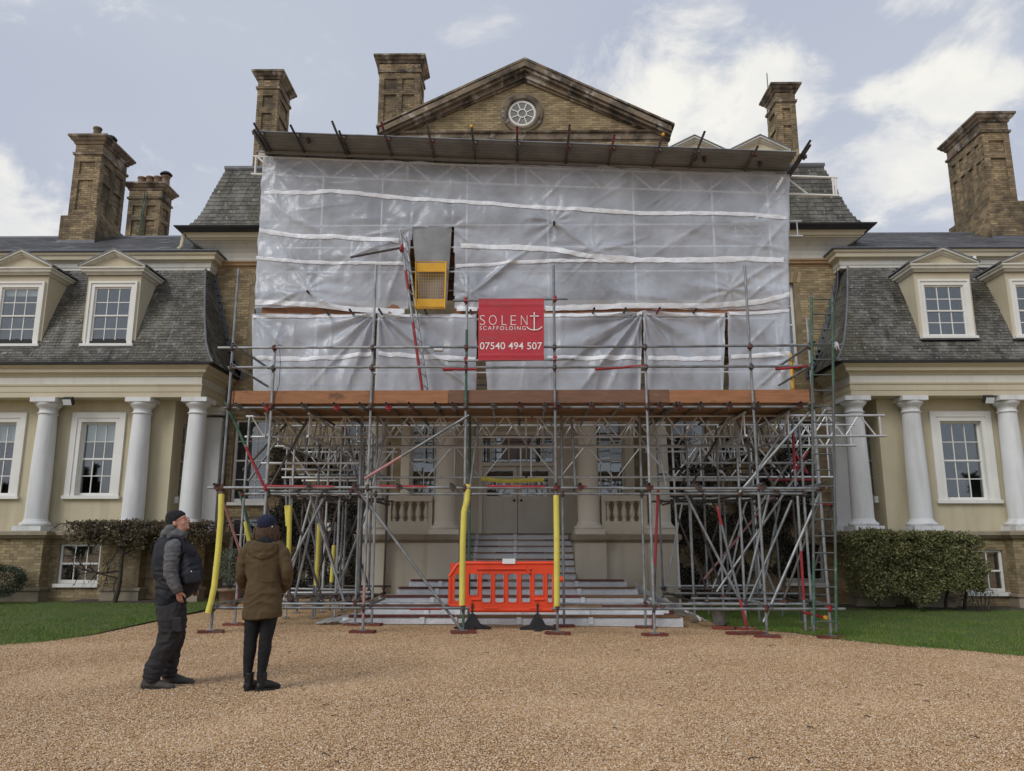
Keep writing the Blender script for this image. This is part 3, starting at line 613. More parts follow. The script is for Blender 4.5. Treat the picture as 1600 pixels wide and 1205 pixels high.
# ------------------------------------------------------------------ the two wings
HIP = {-1: [(6.17, -8.16), (6.42, -8.35), (6.8, -8.52), (7.4, -8.70), (8.1, -8.89), (8.75, -9.07), (9.35, -9.24), (9.9, -9.3)],
       1: [(6.17, 8.31), (6.42, 8.50), (6.8, 8.69), (7.4, 8.90), (8.1, 9.13), (8.75, 9.33), (9.35, 9.53), (9.9, 9.6)]}
PROF = [(0, 6.17), (.2, 6.42), (.36, 6.8), (.62, 7.4), (.95, 8.1), (1.3, 8.75), (1.65, 9.35)]
YE = 20.15; FAR = 18.5
def wing(s, label):
    X = lambda u: .1 + s * u
    gl = -.02 if s < 0 else -.16
    def path(*p): q = [(X(u), y) for u, y in p]; return q if s < 0 else q[::-1]
    def bx(mb, u0, u1, *r): return mb.box(min(X(u0), X(u1)), max(X(u0), X(u1)), *r)
    R = root('side_wing', label, 'building', (X(12), 20.7, 0))
    lo, hi = sorted((X(9.5), X(FAR)))
    wc = -11.44 if s < 0 else 11.78; wc2 = -14.15 if s < 0 else 14.45
    holes = [(c - .47 if s < 0 else c - .55, c + .47 if s < 0 else c + .55, 2.73, 4.71) for c in (wc, wc2)]
    if s > 0: holes = [(a, b, 2.6, 4.70) for a, b, _, _ in holes]
    wall(MB(), lo, hi, 1.78, 5.31, 20.95, .3, [(a - .02, b + .02, c - .004, d + .02) for a, b, c, d in holes]).build('stucco_wall', M['stucco'], R)
    for i, h in enumerate(holes):
        sash(R, front(20.95), h[0], h[1], h[2], h[3], 3, 4, depth=.12, fr=.05, arch=.26, blind=(.24 if s < 0 else 0), seed=i + 5 * s)
    # return wall into the corner recess with its narrow window
    rw = MB(); 
    for r in holes_rects(21.25, 22.3, 1.78, 5.31, [(21.55, 22.05, 2.7, 4.75)]): rw.box(*sorted((X(9.5), X(9.75))), r[0], r[1], r[2], r[3])
    rw.build('return_wall', M['stucco'], R)
    sash(R, lambda u, w, z: (X(9.5 + w), u, z), 21.55, 22.05, 2.7, 4.75, 2, 4, depth=.1, sill=False, seed=9)
    # basement
    bw = -11.5 if s < 0 else 11.85; bz0, bz1 = (.46, 1.47) if s < 0 else (.26, 1.32); bh = (bw - .54, bw + .54, bz0, bz1)
    lo2, hi2 = sorted((X(8.45), X(FAR)))
    wall(MB(), lo2, hi2, gl - .3, 1.63, 20.78, .3, [bh]).build('basement_wall', M['mortar'], R)
    sash(R, front(20.78), *bh, 3 , 2, depth=.06, fr=.06, sill=True, seed=3, amat='white')
    bm = MB(); z0 = gl - .1
    bricks(bm, (lo2, 20.78, z0), (1, 0, 0), (0, -1, 0), hi2 - lo2, 1.63 - z0, [(bh[0] - lo2 - .03, bh[1] - lo2 + .03, bh[2] - z0 - .03, bh[3] - z0 + .03)])
    pm = MB(); ps = MB()
    for u in (8.76, 10.26, 12.80, 15.3):
        c = X(u); hw = .42
        pm.box(c - hw, c + hw, 20.42, 20.76, gl - .3, 1.62)
        H = [(.2, 2 * hw - .2, .75, 1.5)]
        for o, e, n, ln, hh in (((c - hw, 20.42, z0), (1, 0, 0), (0, -1, 0), 2 * hw, H), ((c + hw, 20.42, z0), (0, 1, 0), (1, 0, 0), .34, ()), ((c - hw, 20.76, z0), (0, -1, 0), (-1, 0, 0), .34, ())): bricks(bm, o, e, n, ln, 1.62 - z0, hh)
        bricks(bm, (c - hw + .2, 20.42, z0 + .75), (1, 0, 0), (0, -1, 0), 2 * hw - .4, .75, pr=.002)
        ps = MB(); ps.box(c - hw - .07, c + hw + .07, 20.34, 20.8, gl - .2, gl + .33); ps.box(c - hw - .11, c + hw + .11, 20.30, 20.8, gl + .33, gl + .40); pr_ = pm.build('basement_pier', M['mortar'], R); ps.build('pier_plinth', M['stone'], pr_); pm = MB()
    bm.build('bricks', M['brick'], R, kind='stuff')
    sc = MB(); us = (8.76, 10.26, 12.80, 15.3); pts = []
    pts = [(FAR, 20.70), (15.3 + .48, 20.70), (15.3 + .48, 20.34), (15.3 - .48, 20.34), (15.3 - .48, 20.7), (12.8 + .48, 20.7), (12.8 + .48, 20.34), (12.8 - .48, 20.34), (12.8 - .48, 20.7), (10.26 + .48, 20.7), (10.26 + .48, 20.34), (8.3, 20.34), (8.3, 22.3)]
    sc.moulding([(0, 1.60), (.03, 1.62), (.06, 1.66), (.11, 1.69), (.11, 1.775), (.09, 1.795), (-.5, 1.80)], path(*pts)); sc.build('string_course', M['stone'], R)
    fl = MB(); bx(fl, 8.3, 9.6, 20.5, 22.3, 1.5, 1.79); fl.build('loggia_floor', M['stone'], R)
    for u in us: column(R, X(u), 20.68, 1.80, 5.29)
    pl = MB(); bx(pl, 8.62, 9.06, 22.02, 22.35, 1.95, 5.0); p = pl.build('pilaster', M['colwhite'], R)
    pb = MB(); bx(pb, 8.55, 9.13, 21.93, 22.4, 1.8, 1.97); bx(pb, 8.58, 9.10, 21.97, 22.4, 1.97, 2.05); pb.build('base', M['colwhite'], p)
    pc = MB(); bx(pc, 8.53, 9.15, 21.92, 22.4, 5.17, 5.29); bx(pc, 8.57, 9.11, 21.96, 22.4, 5.08, 5.17); bx(pc, 8.6, 9.08, 22.0, 22.4, 4.9, 4.94); pc.build('capital', M['colwhite'], p)
    # entablature
    E0 = [(FAR, 20.43), (8.62, 20.43), (8.62, 22.35)]
    MB().moulding([(-.5, 5.30), (0, 5.30), (0, 5.44), (.015, 5.445), (.015, 5.60), (.035, 5.605), (.045, 5.65), (-.3, 5.655)], path(*E0)).build('architrave', M['cream'], R)
    MB().moulding([(-.3, 5.657), (.0, 5.657), (.0, 5.85), (-.3, 5.855)], path(*E0)).build('frieze', M['offwhite'], R)
    MB().moulding([(-.3, 5.857), (.02, 5.857), (.03, 5.89), (.07, 5.93), (.13, 5.95), (.14, 5.96), (.14, 6.05), (.16, 6.055), (.18, 6.08), (.235, 6.115), (.25, 6.13), (-.3, 6.135)], path(*E0)).build('cornice', M['cream'], R)
    MB().moulding([(-.2, 6.137), (.255, 6.137), (.30, 6.145), (.315, 6.20), (.28, 6.215), (-.1, 6.18)], path(*E0)).build('gutter', M['gutter'], R)
    so = MB(); bx(so, 8.9, FAR, 20.75, 22.3, 5.303, 5.5); so.build('soffit', M['shadepaint'], R)
    # mansard
    pr = smooth(PROF); hip = [(z, abs(x - .1)) for z, x in HIP[s]]
    base = MB(); vs = []
    for d, z in pr: vs += [(X(FAR), YE + d, z - .01), (X(interp(hip, z)), YE + d, z - .01), (X(interp(hip, z)), 22.32, z - .01)]
    n = len(pr); fs = [(3 * i + k, 3 * i + k + 1, 3 * i + k + 4, 3 * i + k + 3) if s < 0 else (3 * i + k + 3, 3 * i + k + 4, 3 * i + k + 1, 3 * i + k) for i in range(n - 1) for k in (0, 1)]
    base.add(vs, fs); bed = base.build('mansard_roof', M['slatebed'], R)
    cs = resample(pr, .095); rows = []; rows2 = []
    if s < 0: DM = [(-11.2, 1.33), (-13.77, 1.33)]
    else: DM = [(11.5, 1.38), (13.98, 1.38)]
    for (d, z), (d2, z2) in zip(cs, cs[1:]):
        t = V((0, d2 - d, z2 - z)); u = interp(hip, z); a, b = sorted((X(u), X(15.9)))
        nn = V((0, -(z2 - z), d2 - d)).normalized(); rows.append((V((a, YE + d, z)), V((b, YE + d, z)), t, nn))
        u2 = interp(hip, z2); t2 = V((X(u2) - X(u), 0, z2 - z)); yy = YE + d
        p0, p1 = V((X(u), yy, z)), V((X(u), 22.3, z))
        if s > 0: p0, p1 = p1, p0
        e = (p1 - p0).normalized(); n2 = e.cross(t2).normalized(); rows2.append((p0, p1, t2, n2))
    def clip(c, a, b): return any(abs(c.x - xc) < w / 2 + .0 and c.z > 6.72 for xc, w in DM)
    slate_rows(rows, clip, 300, R, bed)
    slate_rows(rows2, lambda c, a, b: False, 0, R, bed)
    hr = MB(); hr.sweep([(X(interp(hip, z) + .0), YE + d - .0, z + .02) for d, z in pr], .035, 8); hr.build('hip_roll', M['lead'], R)
    ab = MB()
    for k, (d, z) in enumerate(pr[2:-1:2]):
        u = interp(hip, z); ab.obox((X(u - .0) , 22.27, z + .06), V((s * -.11, 0, .0)), V((0, .015, 0)), V((0, 0, .13)))
    ab.build('stepped_flashing', M['lead'], R, kind='stuff')
    for i, (xc, w) in enumerate(DM): dormer(R, xc, 20.5, 6.78 if s < 0 else 6.93, 8.56 if s < 0 else 8.53, 8.74, 9.44 if s < 0 else 9.39, w, 1.5, blind=(.12 if i and s < 0 else 0), seed=i + 2)
    # upper cornice and low roof
    E1 = [(FAR, 21.82), (9.22, 21.82), (9.22, 22.6)]
    MB().moulding([(-.2, 9.33), (.0, 9.33), (.0, 9.42), (.02, 9.43), (.04, 9.56), (-.2, 9.565)], path(*E1)).build('upper_frieze', M['offwhite'], R)
    MB().moulding([(-.2, 9.567), (.05, 9.567), (.07, 9.60), (.17, 9.63), (.18, 9.73), (.22, 9.76), (.25, 9.82), (-.2, 9.825)], path(*E1)).build('upper_cornice', M['cream'], R)
    MB().moulding([(-.2, 9.827), (.27, 9.827), (.30, 9.86), (.28, 9.89), (-.3, 9.92)], path(*E1)).build('lead_gutter', M['lead'], R)
    ur = MB(); zr = 11.5; yr = 24.6
    ur.hexa([(min(X(9.25), X(FAR)), 21.7, 9.75), (max(X(9.25), X(FAR)), 21.7, 9.75), (max(X(9.25), X(FAR)), 29, 9.75), (min(X(9.25), X(FAR)), 29, 9.75), (min(X(9.25), X(FAR)), yr, zr - .03), (max(X(9.25), X(FAR)), yr, zr - .03), (max(X(9.25), X(FAR)), yr + .1, zr - .03), (min(X(9.25), X(FAR)), yr + .1, zr - .03)])
    bed2 = ur.build('upper_roof', M['slatebed'], R)
    rows = []; q = V((0, yr - 21.65, zr - 9.83)); ln = q.length; q = q / ln; k = 0; nn = V((0, -q.z, q.y))
    while k * .18 < ln - .1:
        p = V((0, 21.65, 9.83)) + q * (k * .18); a, b = sorted((X(9.25), X(FAR))); rows.append((V((a, p.y, p.z)), V((b, p.y, p.z)), q * .18, nn)); k += 1
    slate_rows(rows, lambda c, a, b: False, 0, R, bed2, 'lowslate', .34)
    rr = MB(); rr.tube((X(9.25), yr, zr), (X(FAR), yr, zr), .07, 10); rr.build('ridge_roll', M['lead'], R)
    # floodlight under the architrave, rainwater pipes
    fx = -12.02 if s < 0 else 12.28
    g = MB(); g.obox((fx, 20.38, 5.19), V((.13, 0, 0)), V((0, .05, .03)), V((0, -.05, .085))); fb = g.build('floodlight', M['gutter'], R)
    g = MB(); g.obox((fx, 20.322, 5.145), V((.11, 0, 0)), V((0, .004, .002)), V((0, -.04, .068))); g.build('lens', M['paper'], fb)
    j = MB(); bx(j, 9.38, 9.48, 21.3, 21.42, 2.55, 2.72); j.build('junction_box', M['white'], R)
    if s < 0:
        d = MB(); d.sweep([(-8.42, 22.15, 6.1), (-8.42, 22.15, 3), (-8.42, 22.15, 0)], .05, 10)
        for z in (1.6, 3.2, 4.4): d.lathe([(.05, -.06), (.07, -.05), (.07, .05), (.05, .06)], -8.42, 22.15, z, 10)
        d.build('drainpipe', M['gutter'], R)
        d = MB(); d.sweep([(-12.3, 21.75, 9.6), (-12.3, 21.62, 9.52), (-12.36, 21.6, 9.4), (-12.42, 21.55, 9.3)], .045, 8); d.build('downpipe_spout', M['white'], R)
        d = MB(); d.sweep([(-10.02, 21.85, 10.6), (-9.98, 21.8, 10.35), (-9.99, 21.75, 10.05), (-10.06, 21.7, 9.95)], .06, 8); d.build('valley_pipe', M['cream'], R)
    else:
        d = MB(); d.sweep([(9.38, 22.1, 9.6), (9.32, 22.1, 8.9), (9.1, 22.12, 8.0), (8.86, 22.12, 7.2), (8.5, 22.1, 6.5), (8.2, 21.9, 6.25)], .05, 8); d.build('drainpipe', M['gutter'], R)
        d = MB(); d.sweep([(13.1, 21.6, 9.6), (13.1, 21.55, 9.3)], .045, 8); d.build('downpipe_spout', M['white'], R)
        j = MB(); j.box(14.5, 14.75, 21.6, 21.75, 1.4, 1.5); 
    return R
WL = wing(-1, 'cream columned wing with slate mansard roof behind the man in black beanie')
WR = wing(1, 'cream columned wing with slate mansard roof behind the big clipped hedge')
chimney(WL, -14.68, -13.78, 23.7, 25.3, 11.2, 14.72, 1, 1, 2, ped=11.85, pots=((-14.2, 24.0, .13, .38, False), (-13.95, 24.4, .14, .12, True), (-14.4, 24.9, .13, .15, False)), potm='cmortar')
chimney(WL, -15.6, -14.3, 29.0, 29.9, 12.4, 15.6, 1, 2, 1, pots=((-15.35, 29.4, .16, .36, False), (-15.02, 29.4, .16, .38, False), (-14.7, 29.4, .16, .38, False), (-14.38, 29.4, .16, .42, True)), flash=False)
chimney(WR, 15.08, 15.98, 23.7, 25.75, 11.0, 15.33, -1, 1, 4, ped=12.2, pots=((15.4, 24.6, .13, .06, False),), potm='cmortar')
tv = MB()
for dx in (0, .1): tv.sweep([(-14.93 + dx, 28.9, 15.2), (-14.98 + dx * .7, 28.9, 14.4), (-15.0 + dx * .3, 28.9, 13.2)], .022, 6)
tv.build('chimney_flue_pipes', M['greentube'], WL)

# ------------------------------------------------------------------ the central block
CX = .1
HS = root('mansion_block', 'tall yellow brick central block of the house with pediment, behind the scaffolding', 'building', (CX, 22.3, 0))
wl = MB()
Hc = []
for s in (-1, 1):
    X = lambda u: CX + s * u
    Hc += [(*sorted((X(7.1), X(8.0))), 6.55, 9.05), (*sorted((X(7.35), X(8.35))), 2.62, 5.0), (*sorted((X(7.2), X(8.3))), .43, 1.5 if s > 0 else 2.2)]
    Hc += [(*sorted((X(4.2), X(5.2))), 2.62, 5.0)]
Hc.append((-6.0, -4.85, -.1, 2.05))
wall(wl, CX - 9.4, CX + 9.4, -.4, 9.56, 22.3, .35, Hc); wl.build('wall', M['mortar'], HS)
for i, h in enumerate(Hc[:-1]):
    tall = h[3] > 8; sash(HS, front(22.3), *h, 3 if h[1] - h[0] > .8 else 2, 4 if h[3] - h[2] > 1.3 else 2, depth=.14, fr=.07, sill=True, seed=20 + i)
for x in (CX - 9.4, CX + 9.05): sw = MB(); sw.box(x, x + .35, 22.66, 28, 9.0, 9.56); sw.build('side_wall', M['mortar'], HS)
bm = MB()
for s in (-1, 1):
    x0, x1 = sorted((CX + s * 6.6, CX + s * 9.4)); hh = [(h[0] - x0 - (.16 if h[3] > 8 else 0), h[1] - x0 + (.16 if h[3] > 8 else 0), h[2] + .25, h[3] + .25 + (.35 if h[3] > 8 else 0)) for h in Hc]
    bricks(bm, (x0, 22.3, -.25), (1, 0, 0), (0, -1, 0), x1 - x0, 9.8, hh)
    x0, x1 = sorted((CX + s * 3.9, CX + s * 6.6)); hh = [(h[0] - x0, h[1] - x0, h[2] + .25, h[3] + .25) for h in Hc]
    bricks(bm, (x0, 22.3, -.25), (1, 0, 0), (0, -1, 0), x1 - x0, 4.6, hh)
    # recessed window margin and gauged brick arch
    a, b = sorted((CX + s * 7.1, CX + s * 8.0)); up = V((0, 0, 1)); n = 13
    for k in range(n):
        t = (k + .5) / n - .5; c = V(((a + b) / 2 + t * (b - a + .36), 22.296, 9.06)); ax = V((t * .5, 0, 1)).normalized(); sd = V((ax.z, 0, -ax.x))
        bm.obox(c + ax * .17, sd * ((b - a + .36) / n * .45), V((0, .010, 0)), ax * .165)
for o, e, n, ln, hh in (((CX - 4.1, 21.97, 13.02), (1, 0, 0), (0, -1, 0), 8.5, .45),): bricks(bm, o, e, n, ln, hh)
MB().moulding([(-.1, 9.55), (.02, 9.555), (.03, 9.60), (.09, 9.64), (.10, 9.70), (.13, 9.72), (.13, 9.77), (-.1, 9.775)], [(CX - 9.4, 28), (CX - 9.4, 22.3), (CX + 9.4, 22.3), (CX + 9.4, 28)]).build('string_course', M['tan'], HS)
EP = [(CX - 9.45, 28), (CX - 9.45, 22.3), (CX + 9.45, 22.3), (CX + 9.45, 28)]
cv = [(-.1, 9.777)] + [(.04 + .56 * (1 - math.cos(t)), 9.78 + .55 * math.sin(t)) for t in [math.pi / 2 * k / 10 for k in range(11)]] + [(-.1, 10.335)]
cv = [(-.1, 9.777), (.02, 9.777), (.03, 9.9), (.07, 10.03), (.15, 10.14), (.28, 10.24), (.42, 10.30), (-.1, 10.305)]
MB().moulding(cv, EP).build('cove', M['offwhite'], HS)
MB().moulding([(-.1, 10.307), (.45, 10.307), (.47, 10.34), (.52, 10.36), (.54, 10.44), (.60, 10.48), (-.1, 10.485)], EP).build('eaves_cornice', M['cream'], HS)
MB().moulding([(-.1, 10.487), (.62, 10.487), (.70, 10.50), (.80, 10.58), (.82, 10.62), (.76, 10.635), (-.1, 10.6)], EP).build('gutter', M['gutter'], HS)
CP = smooth([(0, 10.6), (.28, 10.72), (.5, 11.12), (.72, 11.9), (1.0, 12.88)])
base = MB(); vs = []
for d, z in CP: vs += [(CX - 10.25 + d, 30, z), (CX - 10.25 + d, 21.55 + d, z), (CX + 10.25 - d, 21.55 + d, z), (CX + 10.25 - d, 30, z)]
n = len(CP); base.add(vs, [(4 * i + k, 4 * i + k + 1, 4 * i + k + 5, 4 * i + k + 4) for i in range(n - 1) for k in range(3)])
base.add([(CX - 9.25, 22.55, 12.88), (CX + 9.25, 22.55, 12.88), (CX + 9.25, 30, 12.88), (CX - 9.25, 30, 12.88)], [(0, 1, 2, 3)])
bed = base.build('mansard_roof', M['slatebed'], HS)
cs = resample(CP, .15); rows = []
for (d, z), (d2, z2) in zip(cs, cs[1:]):
    t = V((0, d2 - d, z2 - z)); nn = V((0, -(z2 - z), d2 - d)).normalized()
    for s in (-1, 1):
        a, b = sorted((CX + s * (10.25 - d), CX + s * 6.3)); rows.append((V((a, 21.55 + d, z)), V((b, 21.55 + d, z)), t, nn))
slate_rows(rows, lambda c, a, b: abs(abs(c.x - CX) - 7.2) < .7 and c.z > 11, 300, HS, bed, wid=.26, rank=lambda q: -abs(q[0].x))
MB().moulding([(-.3, 12.86), (.03, 12.86), (.06, 12.92), (.06, 13.0), (-.3, 13.03)], [(CX - 9.25, 29), (CX - 9.25, 22.55), (CX + 9.25, 22.55), (CX + 9.25, 29)]).build('lead_roll', M['lead'], HS)
for i, xc in enumerate((-7.0, 7.22, 5.25)): dormer(HS, xc, 21.9, 10.95, 12.75, 12.82, 13.52, 1.3, 1.6, seed=30 + i)
# pediment
PX = .15; YP = 22.0
ty = MB(); ty.box(PX - 4.15, PX + 4.3, YP, YP + .4, 12.9, 13.75); ty.prism([(PX - 4.2, 13.75), (PX + 4.35, 13.75), (PX, 15.85)], YP, YP + .4); pd = ty.build('pediment', M['mortar'], HS)
bt = MB(); bricks(bt, (PX - 4.1, YP, 13.8), (1, 0, 0), (0, -1, 0), 8.3, 2.1, clip=lambda u, z: (abs(u - 4.1) / 4.15 + z / 2.0) < .93 and math.hypot(u - 4.02, z - .63) > .66)
bt.v += []; bt.build('bricks', M['brick'], pd, kind='stuff'); bm.build('bricks', M['brick'], HS, kind='stuff')
rk = MB()
for s in (-1, 1):
    ex = PX + s * 4.4; sl = (15.98 - 13.78) / 4.4
    for o, t0, t1 in ((.38, 0, .17), (.30, .17, .26), (.16, .26, .42), (.08, .42, .5)):
        p = [(ex, 13.78 - t0 + .0), (ex, 13.78 - t1), (PX, 15.98 + .04 - t1 * 1.08), (PX, 15.98 + .04 - t0 * 1.08)]
        p = [(x, max(z, 13.46)) for x, z in p]
        if s > 0: p = p[::-1]
        rk.prism(p, YP - o, YP + .02)
rk.build('raking_cornice', M['darkstone'], pd)
hc = MB(); hc.moulding([(-.1, 13.44), (.04, 13.445), (.06, 13.5), (.10, 13.52), (.10, 13.70), (.16, 13.73), (.18, 13.78), (-.1, 13.80)], [(PX - 4.15, 23), (PX - 4.15, YP), (PX + 4.3, YP), (PX + 4.3, 23)]); hc.build('stone_band', M['darkstone'], pd)
rb = MB()
for s in (-1, 1):
    p = [(PX + s * 4.5, 13.80), (PX + s * 4.5, 13.86), (PX, 16.1), (PX, 16.02)]
    if s > 0: p = p[::-1]
    rb.prism(p, YP - .4, 28)
rb.build('pediment_roof', M['darkstone'], HS)
ob = MB(); oc = V((.07, YP, 14.43))
def ring(mb, c, prof, n=40):            # turned about an axis along Y
    vs = [(c.x + r * math.cos(2 * math.pi * i / n), c.y + y, c.z + r * math.sin(2 * math.pi * i / n)) for r, y in prof for i in range(n)]
    return mb.add(vs, [(k * n + i, k * n + (i + 1) % n, (k + 1) * n + (i + 1) % n, (k + 1) * n + i) for k in range(len(prof) - 1) for i in range(n)], True)
ring(ob, oc, [(.64, .0), (.64, -.05), (.60, -.07), (.56, -.06), (.54, -.10), (.47, -.09), (.44, -.03), (.43, .0)]); oo = ob.build('round_window', M['darkstone'], HS)
of = MB(); ring(of, oc, [(.435, -.012), (.435, -.02), (.38, -.03), (.36, -.02), (.36, -.005)]); ring(of, oc, [(.15, -.008), (.15, -.028), (.115, -.028), (.115, -.008)])
for k in range(8):
    t = math.pi * (k + .5) / 4; d = V((math.cos(t), 0, math.sin(t))); of.obox(oc + d * .255 + V((0, -.016, 0)), d * .105, V((0, .010, 0)), V((-d.z, 0, d.x)) * .014)
of.build('round_sash', M['white'], oo)
for k in range(9):
    g = MB(); n = 8; vs = []
    if k < 8:
        a0, a1 = math.pi * (k - .5) / 4 + .05 , math.pi * (k + .5) / 4 - .05; vs = [oc + V((math.cos(a0 + (a1 - a0) * i / 5) * r, -.006, math.sin(a0 + (a1 - a0) * i / 5) * r)) for r in (.15, .365) for i in range(6)]
        g.add(vs, [(i, i + 1, 7 + i, 6 + i) for i in range(5)])
    else: g.add([oc + V((math.cos(math.pi * i / 8) * .12, -.007, math.sin(math.pi * i / 8) * .12)) for i in range(16)], [tuple(range(16))])
    g.build('pane', M['glass'], oo)
chimney(HS, -9.3, -8.55, 25.1, 26.4, 12.9, 17.95, 1, 1, 1, flash=False)
chimney(HS, -5.2, -3.68, 26.1, 27.2, 13.0, 19.22, 1, 2, 1, flash=False)
chimney(HS, 8.97, 9.65, 25.1, 26.1, 12.9, 17.32, -1, 1, 1, pots=((9.2, 25.5, .14, .1, False),), flash=False)
lr = MB(); lr.tube((8.9, 25.6, 17.2), (8.9, 25.6, 18.1), .02, 6); lr.build('lightning_rod', M['galv'], HS)

# portico
PC = -.1; PR = root('portico', 'cream entrance portico with four white columns and balustrades under the scaffold deck', 'porch', (PC, 20, 0))
us = (1.8, 3.58)
bd = MB(); pe = MB(); cs_ = MB()
for s in (-1, 1):
    X = lambda u: PC + s * u
    a, b = sorted((X(3.2), X(3.92))); pe.box(a, b, 19.55, 20.3, .22, 1.5); pe.build('pedestal', M['shadepaint'], PR); pe = MB()
    a, b = sorted((X(1.42), X(2.18))); pe.box(a, b, 19.55, 20.3, -.1, 1.5); pe.build('pedestal', M['shadepaint'], PR); pe = MB()
    a, b = sorted((X(2.18), X(3.2))); bd.box(a, b, 19.75, 20.2, .1, 1.5); bd.build('podium_wall', M['shadepaint'], PR); bd = MB()
    a, b = sorted((X(3.3), X(3.88))); bd.box(a, b, 20.3, 22.3, -.2, 1.5); bd.build('podium_wall', M['shadepaint'], PR); bd = MB()
    a, b = sorted((X(1.42), X(1.6))); bd.box(a, b, 20.3, 22.3, .4, 1.5); bd.build('podium_wall', M['shadepaint'], PR); bd = MB()
    pth = [(X(4.0 - .08), 22.3), (X(3.92), 19.55), (X(3.2), 19.55), (X(3.2), 19.75), (X(2.18), 19.75), (X(2.18), 19.55), (X(1.42), 19.55), (X(1.42), 22.3)]
    if s > 0: pth = pth[::-1]
    cs_.moulding([(-.1, 1.49), (.02, 1.50), (.05, 1.55), (.09, 1.57), (.09, 1.68), (.07, 1.70), (-.3, 1.705)], pth)
    cs_.build('stone_ledge', M['stone'], PR); cs_ = MB(); cs_.box(*sorted((X(1.40), X(2.20))), 19.5, 20.3, .42, .62); cs_.box(*sorted((X(3.16), X(3.96))), 19.5, 20.4, .0, .22)
    cs_.build('pedestal_plinth', M['stone'], PR, kind='stuff'); cs_ = MB()
    for u in us: column(PR, X(u), 19.95, 1.70, 5.29, cm='shadecol')
    r = MB(); a, b = sorted((X(2.12), X(3.26))); r.box(a, b, 19.85, 20.1, 1.705, 2.02); r.box(a, b, 19.83, 20.12, 2.52, 2.66)
    r.box(a, a + .1, 19.86, 20.09, 2.02, 2.52); r.box(b - .1, b, 19.86, 20.09, 2.02, 2.52); bl = r.build('balustrade', M['shadepaint'], PR)
    for k in range(5):
        q = MB(); q.lathe([(.07, 0), (.07, .05), (.04, .07), (.045, .1), (.075, .18), (.07, .25), (.04, .38), (.035, .43), (.07, .46), (.07, .5)], a + .16 + (b - a - .32) * k / 4, 19.97, 2.02, 12); q.build('baluster', M['shadepaint'], bl)
    bk = MB(); bk.box(a, b, 20.2, 20.23, 1.705, 2.6); bk.build('balustrade_backing', M['shadepaint'], bl)
for q in ((PC - 1.42, PC + 1.42, 21.35, 22.3, 1.2, 1.70), (PC - 3.3, PC - 1.6, 20.3, 22.3, 1.3, 1.70), (PC + 1.6, PC + 3.3, 20.3, 22.3, 1.3, 1.70)): fl = MB(); fl.box(*q); fl.build('porch_floor', M['stone'], PR)
MB().moulding([(-.6, 5.3), (0, 5.3), (0, 5.6), (.04, 5.62), (0, 5.66), (0, 5.9), (.2, 6.0), (.28, 6.15), (-.6, 6.2)], [(PC - 3.85, 22.28), (PC - 3.85, 19.7), (PC + 3.85, 19.7), (PC + 3.85, 22.28)]).build('entablature', M['shadepaint'], PR)
ce = MB(); ce.box(PC - 3.3, PC + 3.3, 20.25, 22.28, 5.32, 5.5); ce.build('ceiling', M['shadepaint'], PR)
pw = MB(); wall(pw, PC - 3.3, PC + 3.3, 1.705, 5.32, 22.18, .11, [(PC - 1.08, PC + 1.1, 1.6, 4.6), (PC - 3.02, PC - 1.98, 2.69, 4.92), (PC + 1.98, PC + 3.02, 2.69, 4.92)]); pw.build('porch_wall', M['shadepaint'], PR)
for x in (PC - 3.0, PC + 2.0): sash(PR, front(22.18), x, x + 1, 2.7, 4.9, 3, 4, depth=.02, fr=.05, sill=True, arch=.1, seed=int(x * 3), amat='shadepaint', room=False)
# double door
DR = MB(); DR.box(PC - 1.08, PC - .98, 22.12, 22.26, 1.705, 4.6); DR.box(PC + 1.0, PC + 1.1, 22.12, 22.26, 1.705, 4.6); DR.box(PC - .98, PC + 1.0, 22.12, 22.26, 4.5, 4.6); DR.box(PC - .98, PC + 1.0, 22.1, 22.26, 3.62, 3.72); dr = DR.build('entrance_doorway', M['doorpaint'], PR)
for s in (-1, 1):
    x0, x1 = sorted((PC + .01 + s * .008, PC + .01 + s * .985)); d = MB(); d.box(x0, x1, 22.19, 22.25, 1.715, 2.78)
    d.box(x0, x0 + .12, 22.19, 22.25, 2.78, 3.61); d.box(x1 - .12, x1, 22.19, 22.25, 2.78, 3.61); d.box(x0 + .12, x1 - .12, 22.19, 22.25, 3.5, 3.61); d.build('door_leaf', M['doorpaint'], dr)
    for k in (0, 1):
        a = x0 + .12 + k * .42; q = MB(); 
        q.box(a, a + .33, 22.178, 22.19, 1.95, 1.975); q.box(a, a + .33, 22.178, 22.19, 2.605, 2.63); q.box(a, a + .025, 22.178, 22.19, 1.975, 2.605); q.box(a + .305, a + .33, 22.178, 22.19, 1.975, 2.605); q.box(a + .06, a + .27, 22.181, 22.19, 2.03, 2.55); q.build('door_panel', M['doorpaint'], dr)
    g = MB(); g.box(x0 + .12, x1 - .12, 22.215, 22.22, 2.78, 3.5); g.build('pane', M['glass'], dr)
    h = MB(); h.lathe([(.03, 0), (.035, .02), (.03, .05), (.01, .06)], 0, 0, 0, 10); h.v = [(PC + .01 + s * .1 + x, 22.188 - z, 2.66 + y) for x, y, z in h.v]; h.f = [tuple(reversed(f)) for f in h.f]; h.build('door_knob', M['gutter'], dr)
    g = MB(); g.box(x0, x1, 22.2, 22.205, 3.72, 4.5); g.build('pane', M['glass'], dr)
    p = MB(); p.box(x0 + .22, x0 + .26, 22.18, 22.2, 3.72, 4.5); p.box(x1 - .26, x1 - .22, 22.18, 22.2, 3.72, 4.5); p.build('glazing_grid', M['shadepaint'], dr)
rm = MB(); rm.box(PC - 1.3, PC + 1.3, 22.95, 23.0, 1.5, 4.8); rm.build('dark_room', M['room'], dr)
